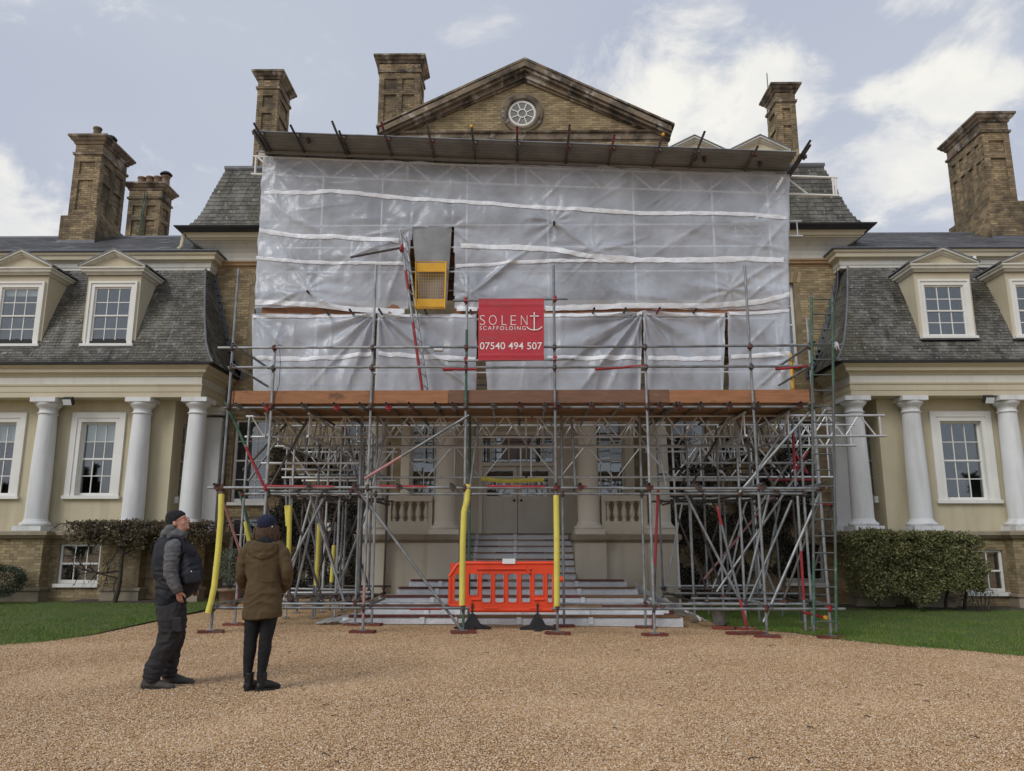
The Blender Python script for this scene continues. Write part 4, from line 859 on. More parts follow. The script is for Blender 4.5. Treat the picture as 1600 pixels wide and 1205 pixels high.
# white garden door under the left tower
gd = MB(); x0, x1 = -5.98, -4.87; gd.box(x0, x0 + .1, 22.26, 22.4, -.1, 2.05); gd.box(x1 - .1, x1, 22.26, 22.4, -.1, 2.05); gd.box(x0 + .1, x1 - .1, 22.26, 22.4, 1.95, 2.05); gd_ = gd.build('garden_door', M['white'], HS)
for k in (0, 1):
    a = x0 + .11 + k * .45; q = MB(); q.box(a, a + .44, 22.3, 22.35, -.08, 1.15); q.box(a, a + .08, 22.3, 22.35, 1.15, 1.94); q.box(a + .36, a + .44, 22.3, 22.35, 1.15, 1.94); q.box(a + .08, a + .36, 22.3, 22.35, 1.85, 1.94); q.box(a + .08, a + .36, 22.305, 22.345, 1.53, 1.56); q.box(a + .08, a + .36, 22.29, 22.3, .1, .12); q.box(a + .08, a + .36, 22.29, 22.3, 1.0, 1.02); q.build('door_leaf', M['white'], gd_)
    for z in (1.16, 1.56): g = MB(); g.box(a + .08, a + .36, 22.32, 22.325, z, z + .3); g.build('pane', M['glass'], gd_)
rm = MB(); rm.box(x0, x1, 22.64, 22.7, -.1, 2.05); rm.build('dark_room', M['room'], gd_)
# ------------------------------------------------------------------ entrance steps with their protection
stp = root('entrance_steps', 'broad stone entrance steps rising from the gravel to the porch doors', 'steps', (PC, 16, 0))
scv = root('step_covering', 'clear plastic floor film and wooden battens taped over the entrance steps', 'floor film', (PC, 15.9, .1))
ST = [(15.25, .0, .115, -3.25, 2.98), (16.0, .115, .235, -3.12, 2.85), (17.1, .235, .355, -2.98, 2.70), (18.1, .355, .475, -2.75, 2.55), (18.95, .475, .60, -2.6, 2.42)]
UP = [(19.35 + .27 * k, .60 + k * .157, .60 + (k + 1) * .157, PC - 1.43, PC + 1.43) for k in range(7)]
rnd = random.Random(8)
for i, (y, z0, z1, x0, x1) in enumerate(ST + UP):
    b = MB(); yb = (ST + UP)[i + 1][0] + .02 if i < len(ST + UP) - 1 else 21.4
    if i == 4: yb = 20.25
    b.box(x0, x1, y, yb, -.2 if i == 0 else z0 - .12, z1); b.build('step', M['stone'], stp)
    fm = MB(); n = 40; vs = []
    e0, e1 = (.03, .05) if i > 0 else (.1, .04)
    if i > 4: e0 = e1 = -.02
    for k in range(n + 1):
        x = x0 - e0 + (x1 + e1 - x0 + e0) * k / n; w = .012 * MN.noise(V((x * 4, i, 0))) ; w2 = .012 * MN.noise(V((x * 5, i, 4)))
        vs += [(x, y - .025 - abs(w) * 1.5, z0 + .008 + (gz(x) if i == 0 else 0)), (x, y - .02 + w, (z0 + z1) / 2), (x, y - .014, z1 + .006), (x, y + .09, z1 + .012 + abs(w2)), (x, y + (yb - y) * .5, z1 + .010 + abs(w2) * .6), (x, yb - .03, z1 + .012)]
    fm.add(vs, [(k * 6 + q, (k + 1) * 6 + q, (k + 1) * 6 + q + 1, k * 6 + q + 1) for k in range(n) for q in range(5)], True); fm.build('riser_film', M['stepfilm'], scv)
    cuts = [x0 + .0, x0 + (x1 - x0) * (.3 + .1 * rnd.random()), x0 + (x1 - x0) * (.72 + .1 * rnd.random()), x1]
    for k in range(3):
        q = MB(); q.box(cuts[k] + .01, cuts[k + 1] - .01, y - .035, y + (.14 if i < 5 else .09), z1 + .014, z1 + (.05 if i < 5 else .038)); q.build('batten', M['redwood' if (i + k) % 3 == 0 or (k == 0 and i < 5) else 'board'], scv)
    for x in ((-1.85 - i * .01, -1.24, -.04, 1.3) if i < 5 else (PC - 1.05, PC - .05)):
        t = MB(); t.box(x - .045, x + .045, y - .05, y - .045, z0 + .01, z1 + .018); t.build('tape_strip', M['tape'], scv)
lo = MB(); vs = []
for k in range(24):                        # loose film ends bunched beside the steps
    a = k / 23
    for j in range(9):
        b = j / 8; x = -3.05 - .75 * a + .12 * MN.noise(V((a * 4, b * 3, 0))); yy = 15.25 + b * 1.1 - .25 * a; z = .03 + .17 * max(0, 1 - a * .8) * abs(math.sin(b * 7 + a * 9 + 2 * MN.noise(V((a * 3, b * 3, 7))))) * (1 - abs(b - .5))
        vs.append((x, yy, max(z, .012)))
lo.add(vs, [(k * 9 + j, (k + 1) * 9 + j, (k + 1) * 9 + j + 1, k * 9 + j + 1) for k in range(23) for j in range(8)], True); lo.build('loose_film', M['stepfilm'], scv)
lo = MB(); vs = []
for k in range(30):
    a = k / 29
    for j in range(9):
        b = j / 8; x = 2.6 + .75 * (1 - a) + .2 * b; yy = 15.3 + a * 3.2; z = .05 + a * .5 * (1 - b) + .1 * abs(math.sin(b * 6 + a * 17)) * (1 - b)
        vs.append((x, yy, max(z, .02)))
lo.add(vs, [(k * 9 + j, (k + 1) * 9 + j, (k + 1) * 9 + j + 1, k * 9 + j + 1) for k in range(29) for j in range(8)], True); lo.build('loose_film', M['stepfilm'], scv)
bb = MB(); bb.obox((2.95, 16.3, .13), V((.15, .9, .02)), V((.1, -.02, 0)), V((0, 0, .02))); bb.build('batten', M['redwood'], scv)
bb = MB(); bb.obox((-3.2, 15.9, .10), V((.35, .12, .0)), V((.03, -.1, 0)), V((0, 0, .02))); bb.build('batten', M['redwood'], scv)

# ------------------------------------------------------------------ scaffold pieces (shared meshes)
def unit_tube():
    s = MB(); n = 12; r = .0242; ri = .020
    ring_ = lambda z, q: [(q * math.cos(2 * math.pi * i / n), q * math.sin(2 * math.pi * i / n), z) for i in range(n)]
    s.add(ring_(0, r) + ring_(1, r), [(i, (i + 1) % n, n + (i + 1) % n, n + i) for i in range(n)], True)
    s.add(ring_(0, r) + ring_(0, ri), [((i + 1) % n, i, n + i, n + (i + 1) % n) for i in range(n)])
    s.add(ring_(1, r) + ring_(1, ri), [(i, (i + 1) % n, n + (i + 1) % n, n + i) for i in range(n)])
    s.add(ring_(0, ri) + ring_(1, ri), [((i + 1) % n, i, n + i, n + (i + 1) % n) for i in range(n)], True)
    return s
TUBE = {}
def tube_mesh(mn):
    if mn not in TUBE: TUBE[mn] = unit_tube().mesh('tube', M[mn])
    return TUBE[mn]
def T(par, p, q, nm=None, mn='galv', fat=1.0):
    p = V(p); q = V(q); d = q - p
    if nm is None:
        h = abs(d.normalized().z); nm = 'standard' if h > .985 else 'brace' if h > .12 else 'ledger' if abs(d.x) > abs(d.y) else 'transom'
    return place(nm, tube_mesh(mn), par, p, d.to_track_quat('Z', 'Y'), (fat, fat, d.length))
def band(par, p, q, t0, t1, mn, nm='painted_band'):
    p = V(p); q = V(q); return T(par, p + (q - p) * t0, p + (q - p) * t1, nm, mn, 1.05)
cp = MB(); cp.tube((-.032, 0, 0), (.032, 0, 0), .040, 10); cp.tube((0, -.05, -.032), (0, -.05, .032), .040, 10); cp.box(-.02, .02, -.045, .0, .028, .062); cp.tube((0, -.02, .045), (0, -.02, .082), .011, 6); cp.box(-.016, .016, -.04, 0, -.06, -.028)
COUP = {k: cp.mesh('coupler', M[k]) for k in ('coupler', 'redtube')}
def C(par, p, ang=0, mn='coupler'): return place('coupler', COUP[mn], par, p, Quaternion((0, 0, 1), ang) @ Quaternion((0, 1, 0), RN.choice((0, math.pi))))
bp = MB(); bp.box(-.075, .075, -.075, .075, 0, .008); bp.tube((0, 0, .008), (0, 0, .12), .019, 10)
BASE = bp.mesh('base_plate', M['galv'])
def lattice(par, p, q, h=.42, vert=False, mn='alu', lr=.0165, pitch=.62):
    # two chords, end posts and zig-zag lacing in an upright plane
    p = V(p); q = V(q); d = (q - p); L_ = d.length; d.normalize(); up = V((0, 0, 1)); s = MB()
    s.tube(p, q, .0242, 10); s.tube(p - up * h, q - up * h, .0242, 10); b = s.build('lattice_beam', M[mn], par)
    k = MB(); x = .12; i = 0
    while x + pitch * .5 < L_ - .05:
        a, c = p + d * x, p + d * (x + pitch * .40)
        if i % 2 == 0: k.tube(a - up * .02, c - up * (h - .02), lr, 8)
        else: k.tube(a - up * (h - .02), c - up * .02, lr, 8)
        x += pitch * .5; i += 1
    x = .08
    while x < L_: k.tube(p + d * x - up * .02, p + d * x - up * (h - .02), lr, 8); x += pitch * 3.0
    k.tube(q - d * .1 - up * .02, q - d * .1 - up * (h - .02), lr, 8)
    k.build('lacing', M[mn], b, kind='stuff'); return b

# ------------------------------------------------------------------ the lower scaffold with the loading deck
SF = root('tube_scaffold', 'steel tube scaffold with plank deck and lattice beams bridging the entrance steps', 'scaffolding', (0, 13.8, 0))
FY = 13.8; BY = 15.0
fx = [at(p, 700, FY).x for p in (353, 420, 577, 727, 868, 1013, 1181, 1276)]
ftop = [at(a, b, FY).z for a, b in ((374, 420), (431, 542), (587, 415), (728, 457), (866, 415), (1008, 520), (1163, 415), (1258, 497))]
fcol = ['galv', 'galv', 'galv', 'galv', 'galv', 'galv', 'galv', 'galv']
ZD = 3.98                                  # underside of the deck boards
soles = []
def foot(x, y, z=None, rot=0, ln=.28):
    z = gz(x) if z is None else z
    soles.append((x, y, z, rot, ln)); place('base_plate', BASE, SF, (x, y, z + .045))
for i, x in enumerate(fx):
    lean = {0: -.03, 1: -.0}.get(i, 0)
    p, q = (x + lean, FY, gz(x) + .1), (x, FY, ftop[i])
    T(SF, p, q, 'standard', fcol[i]); foot(x + lean, FY, rot=RN.uniform(-.25, .25), ln=.21)
    if i == 3: band(SF, p, q, .63, .88, 'greentube'); band(SF, p, q, .0, .09, 'greentube')
    if i == 2: band(SF, p, q, .02, .10, 'pinktube')
ledg = lambda y, z, x0, x1, mn='galv', nm='ledger', dz=0: T(SF, (x0, y, z), (x1, y, z + dz), nm, mn)
off = -.05
# guard rails
z1, z2 = at(800, 545, FY).z, at(800, 575, FY).z
ledg(FY - .05, z1 + .02, at(342, 548, FY).x, at(690, 546, FY).x, nm='guard_rail', mn='galv'); ledg(FY - .05, z1 + .02, at(672, 547, FY).x, at(1010, 543, FY).x, nm='guard_rail'); ledg(FY - .05, z1 + .02, at(1005, 543, FY).x, at(1314, 540, FY).x, nm='guard_rail', dz=.02)
ledg(FY - .05, z2 + .01, at(358, 576, FY).x, at(706, 576, FY).x, nm='guard_rail'); ledg(FY - .05, z2 + .0, at(690, 577, FY).x, at(1012, 572, FY).x, nm='guard_rail'); ledg(FY - .05, z2 + .005, at(1000, 572, FY).x, at(1268, 570, FY).x, nm='guard_rail')
for a, b in ((692, 746), (930, 1006), (1212, 1262)): T(SF, at(a, 577, FY - .05), at(b, 572 if a > 800 else 577, FY - .05), 'painted_band', 'redtube', 1.06)
for px_ in (685, 698): pass
sl_ = MB(); sl_.tube(at(678, 547, FY - .05), at(692, 547, FY - .05), .036, 10); sl_.build('sleeve_coupler', M['alu'], SF)
sl_ = MB(); sl_.tube(at(693, 577, FY - .05), at(706, 577, FY - .05), .036, 10); sl_.build('sleeve_coupler', M['redtube'], SF)
# return guard rails at both ends
for xx in (fx[0], fx[-1]):
    for z in (z1 + .07, z2 + .05): T(SF, (xx + .05, FY - .15, z), (xx + .05, 15.7, z), 'guard_rail')
# deck ledgers, mid and foot ledgers, front and second row
zl = at(800, 636, FY).z; zm = at(800, 762, FY).z; zf = at(800, 950, FY).z
ledg(FY + .05, zl, fx[0] - .1, .9); ledg(FY + .05, zl, .75, fx[-1] + .15)
ledg(FY - .05, zm, fx[0] - .25, -1.1); ledg(FY - .05, zm - .01, -1.2, 1.8); ledg(FY - .05, zm - .02, 1.75, fx[-1] + .1)
ledg(BY - .05, zm - .04, -5.3, -.2); ledg(BY - .05, zm - .04, -.35, 5.3)
for a, b in ((418, 522), (592, 668), (762, 852), (905, 917)): T(SF, at(a, 760, FY - .05), at(b, 761, FY - .05), 'painted_band', 'redtube', 1.06)
ledg(FY - .05, zf, fx[0] - .02, fx[3] + .1); ledg(FY - .05, zf - .01, fx[4] - .1, fx[-1] + .25)
ledg(BY - .05, zf - .02, -5.1, fx[3]); ledg(BY - .05, zf - .02, fx[4], 5.1)
T(SF, at(640, 951, FY - .05), at(690, 951, FY - .05), 'painted_band', 'redtube', 1.06)
# second row of standards and the two towers behind
bx_ = [at(p, 700, BY).x for p in (385, 565, 590, 735, 878, 1000, 1150, 1250)]
for i, x in enumerate(bx_):
    T(SF, (x, BY, gz(x) + .1), (x + RN.uniform(-.03, .03), BY, 3.9), 'standard', 'greentube' if i in (3,) else 'galv'); foot(x, BY, ln=.19, rot=RN.uniform(-.3, .3))
    for z in (zm - .04, zf - .02):
        if i not in (3, 4) or z > 1: C(SF, (x, BY, z))
for i, x in enumerate(fx):
    for z in (z1 + .02, z2, zl, zm, zf): C(SF, (x, FY, z), 0, 'redtube' if RN.random() < .12 else 'coupler')
# transom ends under the boards
px_list = [372, 415, 474, 524, 564, 605, 640, 681, 708, 770, 812, 850, 872, 923, 971, 1030, 1055, 1060, 1093, 1138, 1182, 1248, 1266]
for p in px_list:
    x = at(p, 632, FY).x; m = RN.choice(('galv', 'rusty', 'rusty')); T(SF, (x, FY - .12, zl + .052), (x + RN.uniform(-.05, .05), 16.3, zl + .052), 'transom', m); C(SF, (x, FY + .05, zl), math.pi / 2, 'redtube' if RN.random() < .12 else 'coupler')
for p, xx in ((340, fx[0] - .12), (483, 0), (555, 0), (623, 0), (706, 0), (868, 0), (905, 0), (1012, 0), (1088, 0), (1188, 0), (1280, 0)):
    x = at(p, 757, FY).x; T(SF, (x, FY - .16, zm + .05), (x, 15.25, zm + .05), 'transom', RN.choice(('galv', 'rusty'))); C(SF, (x, FY - .05, zm + .0), math.pi / 2)
for x in (fx[0], fx[2] + .05, fx[5] + .05, fx[6], fx[7]): T(SF, (x + .05, FY - .15, zf + .05), (x + .05, BY + .3, zf + .05), 'transom')
# boards and toe boards
by = FY + .12; i = 0
while by < 16.1:
    cuts = [-5.2, -1.6 + RN.uniform(-.6, .4), 2.0 + RN.uniform(-.6, .4), 5.2]
    for a, b in zip(cuts, cuts[1:]): s = MB(); s.box(a + .005, b - .005, by, by + .222, ZD + RN.uniform(-.004, .004), ZD + .036); s.build('scaffold_board', M['board'], SF)
    by += .228
tz0, tz1 = at(800, 629, FY).z, at(800, 609, FY).z
tcut = [(365, 424, 0), (424, 582, 0), (582, 700, .0), (700, 1046, 1), (1046, 1266, 0)]
M['toe'] = mat('toe_board_orange', (.35, .165, .08), (.27, .125, .06), 4, rough=.8, obj=.12, stretch=(.6, 3, 5), bump=.3, bscale=30, layers=[((.08, .05, .035), 3, .6, .72, (1, 1, 2), .7), ((.52, .40, .29), 6, .66, .73, (.6, 1, 3), .6)])
M['toedark'] = mat('toe_board_dark', (.22, .115, .07), (.15, .085, .055), 4, rough=.8, stretch=(.5, 3, 6), bump=.3, bscale=30, layers=[((.45, .36, .28), 6, .62, .72, (.5, 1, 4), .6)])
for a, b, dk in tcut:
    s = MB(); xa, xb = at(a, 620, FY).x, at(b, 620, FY).x; dd = RN.uniform(-.005, .005); s.box(xa + .004, xb - .004, FY + .03, FY + .066, tz0 + dd, tz1 + dd); s.build('toe_board', M['toedark' if dk else 'toe'], SF)
s = MB(); s.box(fx[0] - .0, fx[0] + .036, FY + .1, 15.6, tz0, tz1); s.build('toe_board', M['toe'], SF)
# lattice beams
za, zb = at(800, 652, BY).z, at(800, 684, BY).z
lattice(SF, (-5.35, BY + .05, za + .03), (.2, BY + .05, za + .02), za - zb); lattice(SF, (.25, BY + .05, za + .02), (at(1384, 651, BY).x, BY + .05, za + .03), za - zb)
Y2 = 16.4; zc, zd = at(800, 665, Y2).z, at(800, 697, Y2).z
lattice(SF, (-5.2, Y2, zc), (at(1335, 665, Y2).x, Y2, zc), zc - zd)
Y3 = 17.4; ze, zf2 = at(800, 699, Y3).z, at(800, 746, Y3).z
lattice(SF, (-5.3, Y3, ze), (.1, Y3, ze), ze - zf2, pitch=1.25); lattice(SF, (.15, Y3, ze), (at(1303, 747, Y3).x, Y3, ze), ze - zf2, pitch=1.25)
lattice(SF, (-5.1, Y3 + .9, ze), (-2.9, Y3 + .9, ze), ze - zf2, pitch=1.25); lattice(SF, (2.9, Y3 + .9, ze), (5.2, Y3 + .9, ze), ze - zf2, pitch=1.25)
for x in (-4.7, -3.9, 4.1, 4.9):
    lattice(SF, (x, 14.2, za - .05), (x, 20.2, za - .05), .42)
# side towers
def tower(x0, x1, seed):
    rnd = random.Random(seed); xs = [x0 + (x1 - x0) * k / 3 + rnd.uniform(-.12, .12) for k in range(4)]; ys = [15.0, 16.3, 17.6, 18.9]
    for yi, y in enumerate(ys):
        for xi, x in enumerate(xs):
            xx = x + rnd.uniform(-.1, .1)
            if yi > 0: T(SF, (xx, y, gz(x) + .05), (xx + rnd.uniform(-.04, .04), y, 3.9), 'standard', rnd.choice(('galv', 'galv', 'rusty', 'alu'))); place('base_plate', BASE, SF, (xx, y, gz(x) + .02))
            for z in (zm, .45): C(SF, (xx, y, z + rnd.uniform(-.05, .05)), rnd.random() * 3)
        for z in (zm + .02, .40 + .1 * (yi % 2), 3.0): T(SF, (x0 - .25, y + .05, z), (x1 + .25, y + .05, z + rnd.uniform(-.02, .02)), 'ledger', rnd.choice(('galv', 'rusty', 'alu')))
    for x in xs:
        for z in (zm - .05, .34): T(SF, (x + .05, 14.9, z), (x + .05, 19.2, z), 'transom', rnd.choice(('galv', 'rusty')))
    for y in ys:
        for k in range(3):
            a, b = (xs[k], xs[k + 1]) if rnd.random() < .5 else (xs[k + 1], xs[k])
            T(SF, (a, y + .1, .35), (b + rnd.uniform(-.3, .3), y + .1, zm - .05), 'brace', rnd.choice(('galv', 'galv', 'rusty', 'alu')))
            if rnd.random() < .6: T(SF, (b, y - .08, zm), (a + rnd.uniform(-.3, .3), y - .08, 3.85), 'brace', rnd.choice(('galv', 'rusty')))
    return xs
tower(-4.75, -3.3, 3); tower(3.35, 5.45, 5)
# raking braces in front, each tube where it stands
def A(p, q, Y, Y1=None, mn='galv', nm='brace', bands=()):
    a = at(*p, Y); b = at(*q, Y1 or Y); T(SF, a, b, nm, mn)
    for t0, t1, m in bands: band(SF, a, b, t0, t1, m)
    return a, b
A((352, 628), (417, 770), FY + .1, FY + .1, bands=((0, .48, 'greentube'), (.5, .93, 'redtube')))
A((342, 764), (378, 870), FY + .1, 14.6, 'pinktube')
A((374, 768), (398, 850), 15.1, 15.1, 'greentube')
A((372, 870), (372, 940), 15.2, 15.2, 'redtube', 'standard')
A((570, 748), (733, 649), FY - .1, FY - .1, 'galv', bands=((0, .35, 'pinktube'),))
A((553, 757), (722, 986), FY + .05, FY - .02)
A((606, 655), (583, 757), BY - .1, BY - .1); A((748, 655), (735, 757), BY - .1, BY - .1); A((893, 652), (899, 760), BY - .1, BY - .1); A((1020, 655), (1041, 760), BY - .1, BY - .1)
A((1028, 762), (1020, 985), BY, BY, 'redtube', bands=((.55, .9, 'rusty'),))
A((1274, 633), (1155, 770), FY + .12, FY + .12); A((1282, 768), (1193, 972), FY + .1, FY + .05)
A((1236, 655), (1163, 765), 14.5, 14.5); A((1237, 782), (1170, 940), 14.9, 14.9)
A((1120, 790), (1168, 985), 14.4, 14.2, 'galv', bands=((0, .16, 'redtube'), (.76, 1, 'redtube')))
A((1246, 775), (1259, 985), 14.6, 14.5, 'galv', 'standard', bands=((.42, .78, 'redtube'),))
A((1238, 655), (1243, 760), 14.9, 14.9, 'galv', 'standard', bands=((.15, .75, 'redtube'),))
A((1262, 705), (1240, 742), 16.2, 16.2, 'redtube'); A((1240, 705), (1262, 740), 16.3, 16.3, 'redtube')
A((1205, 750), (1275, 750), 15.6, 15.6, 'redtube', 'ledger')
A((380, 735), (450, 660), 15.2, 15.2, 'rusty'); A((388, 752), (432, 690), 16, 16)
A((458, 795), (505, 940), 15.5, 15.5, 'rusty'); A((505, 780), (450, 890), 15.0, 15.0); A((498, 790), (525, 900), 16, 16, 'rusty')
A((1100, 905), (1215, 765), 17.5, 17.5, 'pinktube'); A((1120, 925), (1260, 720), 15.4, 15.4); A((1180, 800), (1290, 640), 15.3, 15.3)
A((1268, 905), (1300, 790), 16.0, 16.0, 'rusty')
for (p, q, Y) in (((1080, 935), (1225, 937), 15.3), ((1066, 928), (1290, 930), 16.4), ((1060, 920), (1180, 921), 17.5), ((450, 930), (560, 928), 16.2), ((455, 920), (555, 922), 17.2)): A(p, q, Y, Y, RN.choice(('galv', 'rusty')), 'ledger')
# end tie with a yellow cap, rope at the right end of the guard rail
cpx = MB(); c0 = at(1289, 965, FY - .12); cpx.tube(c0, c0 + V((.012, -.03, 0)), .034, 12); cpx.build('end_cap', M['yellow'], SF)
T(SF, c0 + V((0, .01, 0)), c0 + V((-.1, .7, .02)), 'transom', 'redtube')
rp = MB()
for k in range(3):
    c = at(1304 + 3 * k, 538 + k, FY - .06); rp.sweep([c + V((.03 * math.sin(t * .9 + k), .05 * math.cos(t * .9), .05 * math.sin(t * .9) - .006 * t)) for t in range(9)], .012, 6)
rp.build('tie_rope', M['tape'], SF)
rg = MB(); c = at(436, 542, FY - .04); rg.sweep([c + V((.036 * math.cos(t * .55), 0, .036 * math.sin(t * .55))) for t in range(13)], .007, 6)
rg.sweep([c + V((.02, -.02, -.03)), c + V((.05, -.03, -.3)), c + V((.05, -.02, -.7)), c + V((-.03, 0, -.95))], .006, 6); rg.build('wire_loop', M['gutter'], SF)
bxr = MB(); bxr.box(at(1222, 0, 16).x, at(1240, 0, 16).x, 15.9, 16.1, at(0, 790, 16).z, at(0, 786, 16).z); bxr.build('end_marker', M['redtube'], SF)

# sole boards: planks lying on the ground under the feet
def sole(x, y, z, rot, ln, label, mn='redwood'):
    s = MB(); c, n = math.cos(rot), math.sin(rot); s.obox((x, y, z + .024), V((c * ln, n * ln, 0)), V((-n * .10, c * .10, 0)), V((0, 0, .02))); s.build('sole_board', M[mn], label=label, cat='board', group='sole boards under the scaffold feet')
names = ['first', 'second', 'third', 'fourth', 'fifth', 'sixth', 'seventh', 'eighth']
for k, (x, y, z, rot, ln) in enumerate(soles):
    i = k % 8; row = 'front' if k < 8 else 'second'
    sole(x, y, z, rot, ln, 'red sole board under the %s upright from the left, %s row' % (names[i], row))
sole(3.7, 15.0, gz(3.7) + .01, -.3, .2, 'dull red plank lying loose at the right end of the covered steps')
sole(at(1165, 985, 14.2).x, 14.2, gz(4) + .005, .1, .33, 'red sole board under the red and grey slanting brace on the lawn edge')

# foam sleeves
def sleeve(pts, label, r=.052):
    s = MB(); s.sweep(pts, r, 10); s.build('foam_sleeve', M['foam'], label=label, cat='foam sleeve', group='yellow foam sleeves on scaffold tubes')
sleeve([at(346, 772, FY - .03), at(345, 810, FY - .03), at(341, 860, FY - .04), at(335, 915, FY - .05), at(330, 940, FY - .08), at(325, 958, FY - .1)], 'long curved yellow foam sleeve on the upright beside the man in the beanie')
sleeve([at(732, 757, FY - .02), at(730, 780, FY - .02), at(725, 800, FY - .04), at(723, 850, FY - .02), at(722, 946, FY - .02)], 'yellow foam sleeve kinked at the top on the upright crossing the orange barrier')
sleeve([at(869, 774, FY), at(870, 850, FY), at(870, 951, FY)], 'straight yellow foam sleeve on the upright at the right end of the orange barrier')
for p0, p1, Y, lb in (((448, 790), (450, 822), 15.1, 'short yellow foam sleeve just above the right shoulder of the brown coat'), ((453, 790), (451, 868), 15.05, 'yellow foam sleeve tight beside a shorter one above the brown coat'), ((499, 818), (494, 915), 16.3, 'thin yellow foam sleeve standing against the white garden door'), ((522, 852), (518, 910), 17.6, 'faint yellow foam sleeve at the right leaf of the white garden door'), ((384, 815), (390, 850), 15.15, 'yellow foam sleeve on the green brace left of the navy cap')):
    a, b = at(*p0, Y), at(*p1, Y); T(SF, a + (a - b).normalized() * .5, b - (a - b).normalized() * .6, 'standard'); sleeve([a, (a + b) / 2, b], lb, .045)
sleeve([at(752, 748, 17.3), at(790, 752, 17.3), at(850, 750, 17.3)], 'sagging yellow foam strip along the beam above the entrance doors', .05)

# ------------------------------------------------------------------ ladders
def ladder(b0, t0, wv, rungs, r, name_mat, label, rm, flip=False):
    R_ = root('ladder', label, 'ladder', b0); wv = V(wv); b0 = V(b0); t0 = V(t0)
    for k, o in enumerate((V(), wv)):
        s = MB(); s.tube(b0 + o, t0 + o, r, 10); st = s.build('stile', M[name_mat[k]], R_)
    s = MB()
    for i in range(rungs): t = (i + .6) / rungs; p = b0 + (t0 - b0) * t; q = MB(); q.tube(p, p + wv, .013, 8); q.build('rung', M[rm], R_)
    return R_
la = at(660, 612, 15.25); lb_ = at(625, 360, 15.35); LD = ladder(la, lb_, (.07, .36, .0), 14, .026, ('galv', 'galv'), 'red and grey ladder leaning from the plank deck to the open sheet doorway', 'alu')
for t0, t1 in ((0, .42), (.62, .74), (.86, .91)):
    s = MB(); s.tube(la + (lb_ - la) * t0, la + (lb_ - la) * t1, .0285, 10); s.build('painted_band', M['redtube'], LD)
tt = lb_ + (lb_ - la) * .0
T(SF, at(628, 387, 15.3), at(548, 402, 14.9), 'brace', 'rusty'); C(SF, at(627, 390, 15.28), 0, 'redtube')
lr0, lr1 = at(1272, 988, FY - .25), at(1268, 458, FY - .25); LR = ladder(lr0, lr1, (.375, .02, 0), 21, .022, ('dullgreen', 'dullgreen'), 'tall narrow steel ladder upright at the right end of the scaffold', 'dullgreen')
for o in (V(), V((.375, .02, 0))):
    for t0, t1 in ((.02, .2), (.72, .985)):
        s = MB(); s.tube(lr0 + o + (lr1 - lr0) * t0, lr0 + o + (lr1 - lr0) * t1, .0235, 10); s.build('painted_band', M['greentube'], LR)

# ------------------------------------------------------------------ the sheeted upper scaffold and its roof
US = root('sheeted_scaffold', 'upper tube scaffold with corrugated roof standing inside the white plastic sheeting', 'scaffolding', (0, 16.4, 4))
SY = 15.8
roofz = lambda x: 9.60 - .050 * (x - 0)
ux = [-5.4, -4.3, -3.0, -1.15, .6, 2.45, 4.15, 5.35]
for j, y in enumerate((15.90, 17.2, 19.4)):
    for x in ux: T(US, (x, y, 4.02), (x, y, roofz(x) - .1), 'standard', 'alu' if j == 0 else 'galv')
    for z in (4.95, 6.10, 7.15, 7.7, 8.2): T(US, (-5.5, y - (.03 if j == 0 else .05), z), (5.5, y - (.03 if j == 0 else .05), z), 'ledger', 'alu' if j == 0 else 'galv')
for p in (508, 547, 593, 664, 735, 928, 977, 1030, 1088):
    x = at(p, 482, 15.5).x; T(US, (x, 15.5 + RN.uniform(-.08, .05), 6.20), (x, 20.5, 6.20), 'transom', 'redtube' if p == 1030 else 'rusty')
for p, z_ in ((866, 347), (480, 455)): q = at(*p, 15.6) if isinstance(p, tuple) else at(p, z_, 15.6); T(US, q, (q.x, 20.5, q.z), 'transom', 'rusty')
for z in (7.0, 8.55):
    for x in (-5.35, 5.3): T(US, (x, 15.85, z), (x, 20.5, z), 'transom', 'galv')
T(US, (-5.4, 16.0, 4.1), (-4.2, 16.0, 6.1), 'brace'); T(US, (-5.3, 16.0, 8.6), (-4.2, 16.0, 6.3), 'brace'); T(US, (4.2, 16.0, 6.3), (5.4, 16, 8.2), 'brace'); T(US, (4.2, 16.0, 5.0), (5.4, 16.0, 6.0), 'brace')
zu = [6.13]
y = 15.86; k = 0
while y < 18.6:
    for a, b in ((-5.5, -2.0), (-2.0, 1.8), (1.8, 5.5)): s = MB(); s.box(a + .005, b - .005, y, y + .222, 6.165, 6.20); s.build('scaffold_board', M['board'], US)
    y += .228; k += 1
for z_, y_a, y_b in ((6.165, 18.6, 21.2), (8.23, 16.3, 21.2)):  # unseen boards added further back and higher up to darken the sheeted interior
    y = y_a
    while y < y_b:
        for a, b in ((-5.5, -2.0), (-2.0, 1.8), (1.8, 5.5)): s = MB(); s.box(a + .005, b - .005, y, y + .222, z_, z_ + .036); s.build('scaffold_board', M['board'], US)
        y += .228
for a, b in ((-5.45, -2.45), (-1.4, 1.9), (1.9, 5.5)): s = MB(); s.box(a, b, 15.83, 15.866, 6.205, 6.42); s.build('toe_board', M['toe'], US)
lattice(US, (-5.9, 15.90, roofz(-5.9) - .04), (0, 15.90, roofz(0) - .04), .42, pitch=1.12, mn='white', lr=.023); lattice(US, (.05, 15.90, roofz(.05) - .04), (at(1308, 277, 15.90).x, 15.90, roofz(6.8) + .02), .42, pitch=1.12, mn='white', lr=.023)
lattice(US, (-6.1, 17.3, 10.15), (-5.0, 17.3, 10.15), .42, pitch=1.1); lattice(US, (4.6, 16.1, at(1250, 346, 16.1).z), (at(1252, 346, 16.1).x, 16.1, at(1250, 346, 16.1).z), .34, pitch=.9, mn='alu')
